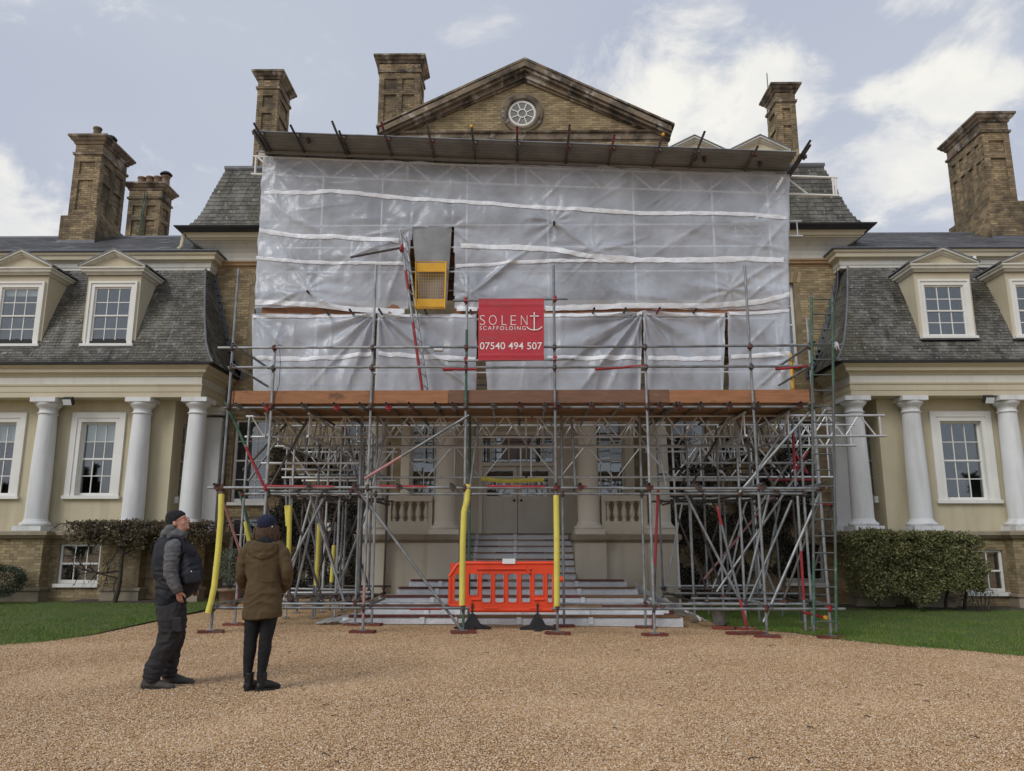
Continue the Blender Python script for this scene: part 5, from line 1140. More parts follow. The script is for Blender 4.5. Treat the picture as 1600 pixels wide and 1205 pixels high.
# corrugated roof, ridges running along the front
rf = MB(); n = 26 * 8; y0 = 15.06; P_ = []; y1 = 20.8
nc = 46
for i in range(nc * 6 + 1):
    t = i / 6; y = y0 + t * (y1 - y0) / nc; P_.append((y, .032 * math.sin(2 * math.pi * t)))
xs = [-5.62, -3.4, -1.2, 1.0, 3.2, 5.75]
roots = []
RX = lambda x, y: roofz(x) + .08 - .05 * (y - 15.7)
for k in range(5):
    s = MB(); a, b = xs[k] - .04, xs[k + 1]; vs = []
    for y, d in P_: vs += [(a, y, RX(a, y) + d + .005 * k), (b, y, RX(b, y) + d + .005 * k)]
    s.add(vs, [(2 * i, 2 * i + 1, 2 * i + 3, 2 * i + 2) for i in range(len(P_) - 1)], True); s.build('corrugated_sheet', M['corr'], US)
for px_, ty, py_, red in ((397, 203, 238, 0), (397, 193, 240, 0), (454, 196, 238, 0), (519, 190, 240, 0), (530, 205, 241, 0), (596, 192, 243, 1), (667, 193, 246, 0), (737, 198, 252, 0), (808, 199, 255, 1), (890, 196, 258, 0), (890, 203, 258, 1), (960, 212, 262, 1), (1036, 210, 264, 0), (1101, 206, 268, 0), (1184, 229, 270, 0), (1266, 220, 273, 0), (1266, 227, 273, 0)):
    x = at(px_, ty, 14.5).x; z = roofz(x) + .12
    zt = at(px_, ty, 14.5)
    # tube end is the point at which the sight line meets the roof slope
    Y = 14.2
    while at(px_, ty, Y).z < RX(at(px_, ty, Y).x, Y) - .06: Y += .02
    e = at(px_, ty, Y); T(US, e, (e.x, 20.5, RX(e.x, 20.5) - .06), 'rafter_tube', 'rusty'); C(US, (e.x, 15.1, RX(e.x, 15.1) - .055), 1.57)
    if red: T(US, e, (e.x, e.y + .3, e.z - .012), 'painted_band', 'redtube', 1.06)
for px_, ty in ((736, 197), (1036, 210)):
    Y = 14.2
    while at(px_, ty, Y).z < RX(at(px_, ty, Y).x, Y) - .06: Y += .02
    s = MB(); e = at(px_, ty, Y); s.tube(e - V((0, .02, 0)), e + V((0, .03, 0)), .03, 10); s.build('end_cap', M['yellow'], US)
s = MB()
for a, b in zip(xs, xs[1:]): s.hexa([(a, 15.74, roofz(a) - .02), (b, 15.74, roofz(b) - .02), (b, 15.79, roofz(b) - .02), (a, 15.79, roofz(a) - .02), (a, 15.74, roofz(a) + .04), (b, 15.74, roofz(b) + .04), (b, 15.79, roofz(b) + .04), (a, 15.79, roofz(a) + .04)])
s.build('edge_batten', M['flap'], US)
for x, y in ((-4.5, 15.3), (3.7, 15.35), (3.9, 15.4), (5.1, 15.5)): C(US, (x, y, RX(x, y) - .05))

# ------------------------------------------------------------------ plastic sheets
def fan(x, z, tx, tz, k, ph, amp, Lr):
    dx, dz = x - tx, z - tz; r = math.hypot(dx, dz) + 1e-4; return amp * math.sin(k * math.atan2(dx, -dz) + ph) * min(1, r / .25) * math.exp(-r / Lr)
def sheet(label, TL, TR, BR, BL, nx, nz, disp, hole=None, Y=SY, group=None, tapes=(), sag=0, scal=0, side=None, ragged=.02):
    TL, TR, BR, BL = [at(*p, Y) for p in (TL, TR, BR, BL)]
    def P(u, v):
        a = TL.lerp(TR, u); b = BL.lerp(BR, u); p = a.lerp(b, v)
        dz = -sag * math.sin(math.pi * u) * (1 - v) + (ragged * MN.noise(V((p.x * 3, v * 20, 1))) if v in (0, 1) else 0)
        dx = ragged * 1.2 * MN.noise(V((u * 9, p.z * 3, 2))) if u in (0, 1) else 0
        x, z = p.x + dx, p.z + dz; return V((x, Y - disp(x, z) * (1 if 0 < u < 1 else .6), z))
    mb = MB(); idx = {}; vs = []
    for j in range(nz + 1):
        for i in range(nx + 1): vs.append(P(i / nx, j / nz))
    fs = []
    for j in range(nz):
        for i in range(nx):
            c = (vs[j * (nx + 1) + i] + vs[(j + 1) * (nx + 1) + i + 1]) / 2
            if hole and hole(c.x, c.z): continue
            fs.append((j * (nx + 1) + i, (j + 1) * (nx + 1) + i, (j + 1) * (nx + 1) + i + 1, j * (nx + 1) + i + 1))
    if side:                               # the sheet turns the corner and runs back along the end of the scaffold
        for sd in side:
            i = 0 if sd < 0 else nx; m = 22; o = len(vs)
            for j in range(nz + 1):
                e = vs[j * (nx + 1) + i]
                for k in range(1, m + 1): t = k / m; vs.append(V((e.x + .05 * MN.noise(V((t * 9, e.z * 2.5, 3 + sd))) + sd * .03 * math.sin(t * 3), e.y + t * 4.2, e.z)))
            g = lambda j, k: (j * (nx + 1) + i) if k == 0 else o + j * m + k - 1
            for j in range(nz):
                for k in range(m): fs.append((g(j, k), g(j, k + 1), g(j + 1, k + 1), g(j + 1, k)) if sd < 0 else (g(j, k), g(j + 1, k), g(j + 1, k + 1), g(j, k + 1)))
    mb.add(vs, fs, True); o = mb.build('plastic_sheet', M['film'], label=label, cat='plastic sheet', group=group)
    for tp, wd in tapes:
        pts = [at(*p, Y) for p in tp]; m = int((pts[-1].x - pts[0].x) / .045); t = MB(); tv = []
        tab = [(p.x, p.z) for p in pts]
        for k in range(m + 1):
            x = pts[0].x + (pts[-1].x - pts[0].x) * k / m; z = interp(tab, x); w = wd * (1 + .3 * MN.noise(V((x * 5, z, 0)))); zz = z + .012 * MN.noise(V((x * 2.5, 3, z)))
            for q in (-1, -.3, .4, 1): y = Y - disp(x, zz + q * w) - .010 - .006 * (1 - abs(q)) - .016 * abs(MN.noise(V((x * 14, q * 3, z)))); tv.append((x, y, zz + q * w))
        t.add(tv, [(4 * k + q, 4 * (k + 1) + q, 4 * (k + 1) + q + 1, 4 * k + q + 1) for k in range(m) for q in range(3)], True); t.build('tape', M['tape'], o)
    return o
ties = [(at(*p, SY), k, ph, am, L_) for p, k, ph, am, L_ in (((866, 348), 9, .3, .05, .7), ((548, 402), 8, 1, .07, .45), ((640, 358), 7, 2, .07, .6), ((707, 358), 7, .5, .06, .6), ((738, 458), 9, .2, .05, .5), ((928, 395), 11, .4, .05, .6), ((1140, 455), 9, 2, .06, .5), ((430, 265), 8, 1, .06, .6), ((1230, 290), 8, .2, .06, .7), ((480, 455), 9, 1, .05, .5), ((620, 250), 8, 0, .03, .5), ((990, 265), 8, 0, .03, .5), ((1225, 480), 9, 1, .06, .6), ((400, 480), 9, 1, .06, .6), ((1232, 420), 8, 1.5, .05, .5))]
def crease(x, z, c):
    (ax, az), (bx_2, bz), am, w = c; dx, dz = bx_2 - ax, bz - az; q = dx * dx + dz * dz; t = ((x - ax) * dx + (z - az) * dz) / q
    if t < -.05 or t > 1.05: return 0
    wob = .02 * MN.noise(V((x * 2, z * 2, am * 90))); dd = ((x - ax) * dz - (z - az) * dx) / math.sqrt(q) + wob
    return am * math.exp(-abs(dd) / w) * max(0, math.sin(math.pi * (.12 + .8 * max(0, min(1, t)))))
def CR(*l): return [((at(*p, SY).x, at(*p, SY).z), (at(*q, SY).x, at(*q, SY).z), a_, w) for p, q, a_, w in l]
CU = CR(((866, 350), (930, 396), .07, .04), ((866, 350), (830, 385), .03, .03), ((548, 402), (640, 372), .06, .05), ((430, 368), (482, 455), .05, .03), ((448, 368), (500, 470), .03, .03), ((640, 372), (604, 472), .05, .05), ((482, 455), (404, 486), .05, .04), ((482, 455), (525, 484), .04, .03),
        ((1140, 455), (1205, 412), .05, .04), ((1140, 455), (1080, 480), .04, .04), ((1140, 455), (1130, 410), .03, .03), ((820, 395), (738, 458), .10, .035), ((738, 458), (722, 418), .05, .03), ((738, 458), (760, 482), .04, .03), ((430, 262), (470, 285), .05, .03), ((418, 270), (440, 330), .05, .035), ((470, 330), (560, 318), .05, .06), ((620, 285), (690, 320), .03, .04),
        ((840, 320), (880, 285), .04, .03), ((920, 322), (990, 280), .03, .03), ((1000, 330), (1060, 290), .03, .03), ((640, 360), (560, 372), .05, .05), ((707, 360), (745, 388), .06, .04), ((930, 396), (1010, 370), .05, .05), ((930, 396), (880, 440), .03, .03), ((1228, 345), (1180, 400), .05, .05), ((1228, 420), (1165, 470), .05, .04), ((1010, 405), (1100, 350), .04, .06), ((1230, 290), (1195, 330), .05, .04),
        *[((890 + 14 * k, 418), (930 + 17 * k, 478), .022, .018) for k in range(9)], *[((1040 + 16 * k, 300 - k), (1000 + 16 * k, 335 - k), .014, .02) for k in range(8)])
def du(x, z):
    return du0(x, z) + sum(crease(x, z, c) for c in CU)
def du0(x, z):
    d = .10 * MN.noise(V((x * .55, z * .8, 2))) + .035 * MN.noise(V((x * 2.1, z * 1.6, 7))) + .05 * math.sin((z - 6.2) * 3.6) ** 2 * .6
    for t, k, ph, am, L_ in ties: d += fan(x, z, t.x, t.z, k + 2.5 * MN.noise(V((x, z, k))), ph, am * .5 * (.4 + abs(MN.noise(V((x * 1.7 + k, z * 1.7, ph)))) * 1.6), L_)
    # raking creases pulled from the tie points
    d += .016 * math.sin(6.5 * (x * .75 + z * 1.0) + 3 * MN.noise(V((x, z, 9)))) * max(0, MN.noise(V((x * .45 + 3, z * .6, 4))) + .12)
    d += .014 * max(0, .75 - abs(MN.noise(V((x * 1.0 + z * .8, z * 1.1 - x * .7, 11)))) * 4) + .007 * max(0, .8 - abs(MN.noise(V((x * 2.6 - z * 1.9, z * 1.6 + x * .8, 21)))) * 4)
    d += .035 * max(0, .7 - abs(MN.noise(V((x * .55, z * 1.1 + x * .3, 31)))) * 5)
    return d * (1 - .0)
dz0, dz1 = at(640, 357, SY).z, at(640, 486, SY).z
def hole_up(x, z):
    if z > dz0: return False
    a = at(640, 486, SY).x; b = at(708, 486, SY).x; t = min(1, (dz0 - z) / .9)
    return a - .03 + .05 * (1 - t) < x < b + .02 - .03 * (1 - t)
SH = sheet('huge white plastic sheet with taped bands covering the upper two scaffold lifts', (411, 245), (1234, 273), (1232, 484), (398, 482), 380, 126, du, hole=hole_up, side=(-1, 1), ragged=.04,
      tapes=[([(412, 301), (480, 302), (520, 299), (640, 310), (740, 318), (880, 328), (1000, 333), (1100, 336), (1228, 341)], .045),
             ([(406, 361), (440, 366), (475, 370), (530, 371), (590, 376), (625, 379)], .05), ([(402, 404), (470, 410), (560, 412), (632, 414)], .035),
             ([(720, 385), (800, 388), (868, 392), (920, 402), (1010, 406), (1110, 408), (1224, 407)], .055), ([(712, 416), (790, 412), (860, 409), (990, 408)], .035),
             ([(400, 473), (470, 477), (560, 484), (632, 486)], .055), ([(714, 484), (746, 484)], .05), ([(852, 482), (940, 480), (1040, 479), (1120, 478), (1190, 472), (1231, 462)], .055)])
CL = CR(((591, 492), (746, 608), .06, .03), ((591, 495), (640, 610), .05, .035), ((588, 492), (540, 612), .07, .05), ((588, 492), (480, 610), .05, .04), ((1003, 490), (905, 612), .07, .05), ((1003, 490), (950, 612), .08, .05), ((1003, 490), (850, 590), .04, .05), ((1006, 490), (1060, 612), .07, .05), ((1006, 490), (1090, 600), .04, .04), ((398, 494), (430, 610), .06, .04), ((398, 494), (470, 570), .04, .04), ((1210, 500), (1150, 560), .05, .05), ((1234, 562), (1180, 608), .06, .03), ((1225, 500), (1210, 600), .03, .03), ((690, 575), (744, 612), .05, .03), ((440, 500), (420, 600), .03, .03), ((520, 500), (505, 610), .03, .03), ((830, 500), (815, 610), .03, .03))
def dl(fans, seed):
    def f(x, z): return f0(x, z) + sum(crease(x, z, c) for c in CL)
    def f0(x, z):
        d = .05 * MN.noise(V((x * .8 + seed, z * .8, seed))) + .02 * MN.noise(V((x * 2.6, z * .9, seed + 4))) + .03 * max(0, .8 - abs(MN.noise(V((x * 1.9 + seed, z * .55, seed + 9)))) * 4) + .018 * math.sin(x * 17 + 2.5 * MN.noise(V((x * .8, z, seed)))) * max(0, min(1, (6.1 - z) / 1.3)) * (.4 + MN.noise(V((x * .9, seed, 0))))
        for t, k, ph, am, L_ in fans: d += fan(x, z, t.x, t.z, k, ph, am, L_)
        return d
    return f
lows = [('white plastic sheet below the long one, at the left end of the deck', (394, 491), (588, 489), (578, 613), (396, 613), [((394, 491), 9, 0, .05, .8), ((588, 489), 14, 1, .09, 1.2)], [(402, 560), (480, 562), (530, 558), (583, 553)], (-1,)),
        ('white plastic sheet behind the leaning ladder', (591, 490), (745, 491), (744, 613), (586, 613), [((591, 490), 14, .4, .09, 1.2)], [(592, 553), (650, 557), (743, 562)], ()),
        ('wide white plastic sheet behind and right of the red banner', (752, 493), (1004, 487), (1001, 613), (762, 613), [((1004, 487), 16, 0, .10, 1.5), ((752, 493), 8, 0, .03, .5)], [(855, 560), (930, 560), (1002, 559)], ()),
        ('white plastic sheet between two dark slits right of centre', (1004, 487), (1134, 489), (1130, 613), (1010, 613), [((1004, 487), 13, .5, .08, 1.1), ((1134, 489), 8, 0, .03, .6)], [(1012, 560), (1070, 561), (1127, 560)], ()),
        ('narrow white plastic sheet at the right end above the deck', (1137, 487), (1234, 482), (1236, 613), (1139, 613), [((1234, 560), 10, 0, .05, .7), ((1137, 487), 8, 0, .03, .6)], [(1142, 558), (1180, 556), (1234, 553)], (1,))]
for i, (lb, a, b, c, d, fans, tp, sd) in enumerate(lows):
    fz = dl([(at(*p, SY), k, ph, am, L_) for p, k, ph, am, L_ in fans], i * 3.1)
    s = sheet(lb, a, b, c, d, max(40, int((b[0] - a[0]) * .5)), 56, fz, group='sheets hung round the lower lift', tapes=[(tp, .045), ([(a[0] + 2, a[1] + 4), (b[0] - 2, b[1] + 4)], .035)], sag=.0, side=sd, ragged=.02)
# grey flap hung in the doorway of the sheeting
s = MB(); vs = []; nx, nz = 16, 30
for j in range(nz + 1):
    for i in range(nx + 1):
        u, v = i / nx, j / nz; p = at(643 + (706 - 643) * u + (1 - u) * 10 * min(1, v * 1.3) - u * 8 * v, 353 + 122 * v + 2 * u, SY - .02); vs.append((p.x, p.y - .03 * math.sin(u * 9 + v * 2) * v - .05 * math.sin(math.pi * u) * (1 - v), p.z))
s.add(vs, [(j * (nx + 1) + i, (j + 1) * (nx + 1) + i, (j + 1) * (nx + 1) + i + 1, j * (nx + 1) + i + 1) for j in range(nz) for i in range(nx)], True)
s.build('tarpaulin_flap', M['flap'], label='grey tarpaulin flap hanging in the open doorway behind the yellow gate', cat='tarpaulin')

def gate(corners, Y, label, dY=0):
    # yellow swing gate: tube frame, two boards and mesh
    a, b, c, d = [at(*p, Y) for p in corners]; b = b + V((0, dY, 0)); c = c + V((0, dY, 0)); G = root('safety_gate', label, 'gate', d)
    f = MB(); f.sweep([d, a, b, c, d], .022, 8); f.build('gate_frame', M['yellow'], G)
    for t0, t1 in ((.03, .22), (.80, .97)):
        q = MB(); p0, p1, p2, p3 = a.lerp(d, t0), b.lerp(c, t0), b.lerp(c, t1), a.lerp(d, t1); n = V((0, .012, 0)); q.hexa([p3 - n, p2 - n, p2 + n, p3 + n, p0 - n, p1 - n, p1 + n, p0 + n]); q.build('gate_board', M['yellow'], G)
    m = MB()
    for k in range(1, 12): m.tube(a.lerp(b, k / 12).lerp(d.lerp(c, k / 12), .22), a.lerp(b, k / 12).lerp(d.lerp(c, k / 12), .80), .0035, 5)
    for k in range(1, 9): m.tube(a.lerp(d, .22 + .58 * k / 9), b.lerp(c, .22 + .58 * k / 9), .0035, 5)
    m.build('wire_infill', M['yellow'], G)
gate(((650, 409), (697, 409), (695, 482), (650, 482)), 15.62, 'yellow safety gate in the open doorway of the sheeting')
gate(((1235, 553), (1253, 546), (1257, 607), (1238, 607)), 15.0, 'yellow safety gate at the right end of the deck beside the tall ladder', .6)

# banner
BN = root('banner', 'red banner with white lettering tied to the scaffold rails', 'banner', at(800, 563, FY - .1))
c00, c10, c11, c01 = at(747, 563, FY - .1), at(850, 563, FY - .1), at(850, 466.5, FY - .1), at(748, 466.5, FY - .1)
bn = MB(); vs = []; nx, nz = 40, 40
bw_ = lambda u, v: .006 * math.sin(u * 5 + v * 2) + .007 * MN.noise(V((u * 3, v * 4, 1))) + (.012 if abs(v - .90) < .012 or abs(v - .085) < .012 else 0)
for j in range(nz + 1):
    for i in range(nx + 1): u, v = i / nx, j / nz; p = c00.lerp(c10, u).lerp(c01.lerp(c11, u), v); vs.append((p.x, p.y - bw_(u, v), p.z))
bn.add(vs, [(j * (nx + 1) + i, j * (nx + 1) + i + 1, (j + 1) * (nx + 1) + i + 1, (j + 1) * (nx + 1) + i) for j in range(nz) for i in range(nx)], True); bo = bn.build('vinyl', M['banner'], BN)
def lettering(txt, p0, p1, ybase, yh, offset=0, spacing=1, bold=0):
    cu = bpy.data.curves.new('lettering', 'FONT'); cu.body = txt; cu.size = 1; cu.offset = offset; cu.space_character = spacing; cu.resolution_u = 6; cu.fill_mode = 'FRONT'
    ob = bpy.data.objects.new('tmp', cu); COL.objects.link(ob); dg = bpy.context.evaluated_depsgraph_get(); dg.update(); me = bpy.data.meshes.new_from_object(ob.evaluated_get(dg)); bpy.data.objects.remove(ob); bpy.data.curves.remove(cu)
    xs = [v.co.x for v in me.vertices]; ys = [v.co.y for v in me.vertices]; x0, x1, y0, y1 = min(xs), max(xs), min(ys), max(ys)
    a = at(p0, ybase, FY - .1); b = at(p1, ybase, FY - .1); h = at(p0, yh, FY - .1).z - a.z; s = MB(); L0 = c00.x; Wd = c10.x - c00.x; Hh = c01.z - c00.z
    for v in me.vertices:
        x = a.x + (v.co.x - x0) / (x1 - x0) * (b.x - a.x); z = a.z + (v.co.y - y0) / (y1 - y0) * h; s.v.append((x, a.y - bw_((x - L0) / Wd, (z - c00.z) / Hh) - .006, z))
    for p in me.polygons: s.f.append(tuple(p.vertices)); s.sm.append(False)
    bpy.data.meshes.remove(me); s.build('lettering', M['letter'], BN)
for ch, x0, x1 in (('S', 749.5, 758), ('O', 764, 776), ('L', 784, 791.5), ('E', 798, 806.5), ('N', 814, 824)): lettering(ch, x0, x1, 508, 493, -.022)
lettering('SCAFFOLDING', 749.5, 821.5, 516, 510, -.004, 1.35)
lettering('07540 494 507', 749.8, 847, 546.3, 535.2, .004, 1.0)
an = MB(); Ya = FY - .118
def flatbar(mb, pts, w):
    pts = [at(*p, Ya) for p in pts]; vs = []
    for k, p in enumerate(pts):
        d = (pts[min(k + 1, len(pts) - 1)] - pts[max(k - 1, 0)]).normalized(); n = V((-d.z, 0, d.x)) * w; vs += [p - n, p + n]
    mb.add(vs, [(2 * k, 2 * k + 2, 2 * k + 3, 2 * k + 1) for k in range(len(pts) - 1)])
flatbar(an, [(834.8, 488), (834.8, 515)], .010); flatbar(an, [(828, 494), (842, 494)], .009)
flatbar(an, [(823, 510.5), (825.5, 513.2), (829, 515), (834.8, 515.8), (840.5, 515), (844, 513.2), (847, 510.5)], .0085); an.build('anchor_emblem', M['letter'], BN)
# rails that carry the banner
zt, zb_ = at(800, 467, FY - .06).z, at(800, 563, FY - .06).z
T(SF, at(708, 470, FY - .06), at(887, 467, FY - .06), 'ledger'); T(SF, at(700, 564, FY - .06), at(897, 561, FY - .06), 'ledger')
for p in ((728, 470), (867, 468), (728, 563), (867, 561)): C(SF, at(*p, FY), 0, 'redtube')

# ------------------------------------------------------------------ orange barrier
OB = root('barrier', 'orange plastic pedestrian barrier with black feet standing across the steps', 'barrier', at(790, 975, 14.4))
BYY = 14.45; b0 = at(703, 950, BYY).x; b1 = at(868, 950, BYY).x; zt = at(790, 880, BYY).z; zb2 = at(790, 955, BYY).z
pn = MB(); Wd = b1 - b0; H = zt - zb2
hol = []
n = 7; m = .10; gw = (Wd - .38 - .1) / n
for k in range(n):
    a = at(732.5 + 20.4 * k, 900, BYY).x; c = min(at(747 + 20.4 * k, 900, BYY).x, b1 - .05); hol.append((a, c, at(800, 931 if k in (0, 5) else 941.5, BYY).z, at(800, 896.5, BYY).z))
hl = (at(711, 900, BYY).x, at(718, 900, BYY).x, at(800, 940, BYY).z, at(800, 896.5, BYY).z)
allh = hol + [hl]
def octhole(h, c=.03): return h
for r in holes_rects(b0, b1, zb2 + .09, zt, allh): pn.box(r[0], r[1], BYY - .02, BYY + .02, r[2], r[3])
for h in allh:                              # rounded corners and rims of the openings
    c = .045
    for sx, sz in ((0, 2), (1, 2), (0, 3), (1, 3)):
        x, z = h[sx], h[sz]; dx = c if sx == 0 else -c; dz = c if sz == 2 else -c
        p = [(x, z), (x + dx, z), (x + dx * .3, z + dz * .3), (x, z + dz)]
        if dx * dz < 0: p = p[::-1]
        pn.prism(p, BYY - .019, BYY + .019)
body = pn.build('barrier_panel', M['orange'], OB)
ed = MB(); ed.sweep([(b0 - .02, BYY, zt - .24), (b0 + .12, BYY, zt - .03), (b0 + .2, BYY, zt), (b1, BYY, zt)], .038, 8); ed.sweep([(b0 + .0, BYY, zb2 + .1), (b0 + .0, BYY, zt - .26)], .036, 8)
ed.sweep([(b0, BYY, zb2 + .1), (b0 + .32, BYY, zb2 + .09), (b0 + .36, BYY, zb2 + .02), (b1, BYY, zb2 + .02)], .038, 8); ed.build('rolled_edge', M['orange'], body)
wb = MB(); wb.hexa([(b0 + .34, BYY - .018, zb2 - .02), (b1, BYY - .018, zb2 - .02), (b1, BYY + .018, zb2 - .02), (b0 + .34, BYY + .018, zb2 - .02), (b0 + .34, BYY - .018, zb2 + .1), (b1, BYY - .018, zb2 + .1), (b1, BYY + .018, zb2 + .1), (b0 + .34, BYY + .018, zb2 + .1)]); wb.build('bottom_rail', M['orange'], body)
for h in hol:
    q = MB(); q.sweep([(h[0], BYY - .02, h[2]), (h[0], BYY - .02, h[3]), (h[1], BYY - .02, h[3]), (h[1], BYY - .02, h[2]), (h[0], BYY - .02, h[2])], .012, 6); q.build('opening_rim', M['orange'], body)
gr = MB()
for a, b in ((.48, 1.45),): gr.sweep([(b0 + a, BYY - .03, zt - .1), (b0 + b, BYY - .03, zt - .1)], .022, 8)
gr.sweep([(b0 + 1.35, BYY - .03, zt - .05), (b0 + 1.42, BYY - .035, zt - .18)], .03, 8)
for a, b, z in ((.62, .85, .05), (1.42, 1.62, .05), (.38, .55, .2), (1.5, 1.68, .2)): gr.sweep([(b0 + a, BYY - .025, zb2 + z), (b0 + b, BYY - .025, zb2 + z)], .02, 8)
gr.build('handle_grip', M['orange'], body)
lug = MB(); lug.tube((b1, BYY, zt - .28), (b1 + .14, BYY, zt - .28), .05, 12); lug.tube((b1 + .05, BYY, zt - .5), (b1 + .05, BYY, zt - .2), .03, 10); lug.build('coupling_lug', M['orange'], body)
for px_ in (738, 840):
    x = at(px_, 970, BYY).x; f = MB(); gl_ = gz(x)
    f.add([(x - .03, BYY - .03, zb2 + .15), (x + .03, BYY - .03, zb2 + .15), (x + .03, BYY + .03, zb2 + .15), (x - .03, BYY + .03, zb2 + .15)], [(0, 1, 2, 3)])
    f.box(x - .018, x + .018, BYY - .045, BYY + .045, zb2 - .06, zb2 + .13)
    f.prism([(x - .32, gl_ + .012), (x + .34, gl_ + .012), (x + .34, gl_ + .03), (x + .14, gl_ + .09), (x + .04, zb2 - .05), (x - .04, zb2 - .05), (x - .14, gl_ + .09), (x - .32, gl_ + .035)], BYY - .05, BYY + .05)
    f.obox((x, BYY, gl_ + .03), V((.06, 0, 0)), V((0, .28, 0)), V((0, 0, .022))); f.build('rubber_foot', M['rubber'], OB)
nt_ = MB(); a = at(785, 881, BYY - .05); b = at(805, 873, BYY - .05); nt_.box(a.x, b.x, BYY - .052, BYY - .048, a.z, b.z); no = nt_.build('paper_notice', M['paper'], label='small white paper notice tied on top of the orange barrier', cat='notice')
# ------------------------------------------------------------------ people
M['skin'] = mat('skin', (.56, .31, .23), (.50, .25, .18), 18, rough=.55, spec=.3)
M['wool'] = mat('black_wool', (.012, .012, .014), (.022, .022, .024), 40, rough=.95, bump=.4, bscale=160)
M['hoodie'] = mat('grey_marl_cotton', (.14, .14, .143), (.10, .10, .103), 25, rough=.95, bump=.25, bscale=120)
M['vest'] = mat('dark_navy_quilted_nylon', (.009, .011, .017), (.014, .016, .022), 6, rough=.7, bump=.2, bscale=50)
M['cargo'] = mat('charcoal_work_trousers', (.034, .032, .033), (.024, .023, .024), 5, rough=.9, bump=.25, bscale=90)
M['boot'] = mat('grey_suede_boot', (.085, .078, .068), (.06, .055, .048), 12, rough=.9, bump=.2, bscale=90)
M['olivecoat'] = mat('olive_brown_cotton', (.105, .070, .032), (.083, .055, .025), 5, rough=.9, bump=.2, bscale=120)
M['navycap'] = mat('navy_cap_cloth', (.018, .022, .055), (.014, .017, .042), 20, rough=.9, bump=.2, bscale=140)
M['hair'] = mat('brown_hair', (.10, .055, .03), (.055, .03, .018), 30, rough=.55, stretch=(6, 6, .4), bump=.6, bscale=60)
M['legging'] = mat('black_leggings', (.009, .009, .011), (.013, .013, .015), 6, rough=.85)
M['blackboot'] = mat('black_leather', (.012, .012, .012), (.02, .02, .02), 12, rough=.4)
M['eye'] = mat('eye', (.6, .58, .55), rough=.2)
DGC = bpy.context.evaluated_depsgraph_get
def remesh(mb, name, m, parent, voxel=.011, wr=0, ws=(9, 9, 5), smooth_it=4, seed=0, label=None):
    me = mb.mesh(name, m); o = bpy.data.objects.new('tmp', me); COL.objects.link(o)
    r = o.modifiers.new('r', 'REMESH'); r.mode = 'VOXEL'; r.voxel_size = voxel; r.use_smooth_shade = True
    if smooth_it: s = o.modifiers.new('s', 'SMOOTH'); s.factor = .5; s.iterations = smooth_it
    dg = DGC(); dg.update(); e = bpy.data.meshes.new_from_object(o.evaluated_get(dg)); bpy.data.objects.remove(o); bpy.data.meshes.remove(me)
    off = WO[parent.name]
    nrm = [v.normal.copy() for v in e.vertices]
    for v, n in zip(e.vertices, nrm):
        c = v.co.copy()
        if wr:
            q = V((c.x * ws[0], c.y * ws[1], c.z * ws[2] + 2 * MN.noise(c * 3)))
            k = 1 - 2.2 * abs(MN.noise(q + V((seed, 0, 0)))); k2 = MN.noise(q * 2.3 + V((0, seed, 0)))
            c += n * wr * (k * .8 + k2 * .5)
        v.co = c - off
    e.name = name
    e.materials.clear(); e.materials.append(m); e.polygons.foreach_set('use_smooth', [True] * len(e.polygons)); e.update()
    ob = place(name, e, parent, off)
    if label: ob['label'] = label
    return ob
def loft(mb, rings, n=18):
    # rings: (centre, half-width vector, half-depth vector)
    vs = [c + a * math.cos(2 * math.pi * i / n) + b * math.sin(2 * math.pi * i / n) for c, a, b in rings for i in range(n)]; m = len(rings)
    fs = [(k * n + i, k * n + (i + 1) % n, (k + 1) * n + (i + 1) % n, (k + 1) * n + i) for k in range(m - 1) for i in range(n)]
    fs += [tuple(range(n - 1, -1, -1)), tuple(range((m - 1) * n, m * n))]
    return mb.add(vs, fs, True)
def limb(mb, Y, pts, n=16, sc=1.0):
    # pts: (px, py, dy, half-width in photo pixels, half-depth in metres) along the limb
    ps = [at(a, b, Y + dy) for a, b, dy, _, _ in pts]; k = (at(500, 900, Y) - at(400, 900, Y)).length / 100; R_ = []
    for i, (_, _, _, w, d) in enumerate(pts):
        t = ps[min(i + 1, len(ps) - 1)] - ps[max(i - 1, 0)]; t.y = 0; t.normalize(); R_.append((ps[i], V((t.z, 0, -t.x)) * (w * k * sc), V((0, d * sc, 0))))
    return loft(mb, R_, n)
def ell(mb, c, a, b, d, n=12):
    R_ = []
    for i in range(n + 1):
        t = math.pi * i / n - math.pi / 2; R_.append((c + d * math.sin(t), a * max(math.cos(t), .02), b * max(math.cos(t), .02)))
    return loft(mb, R_, 14)
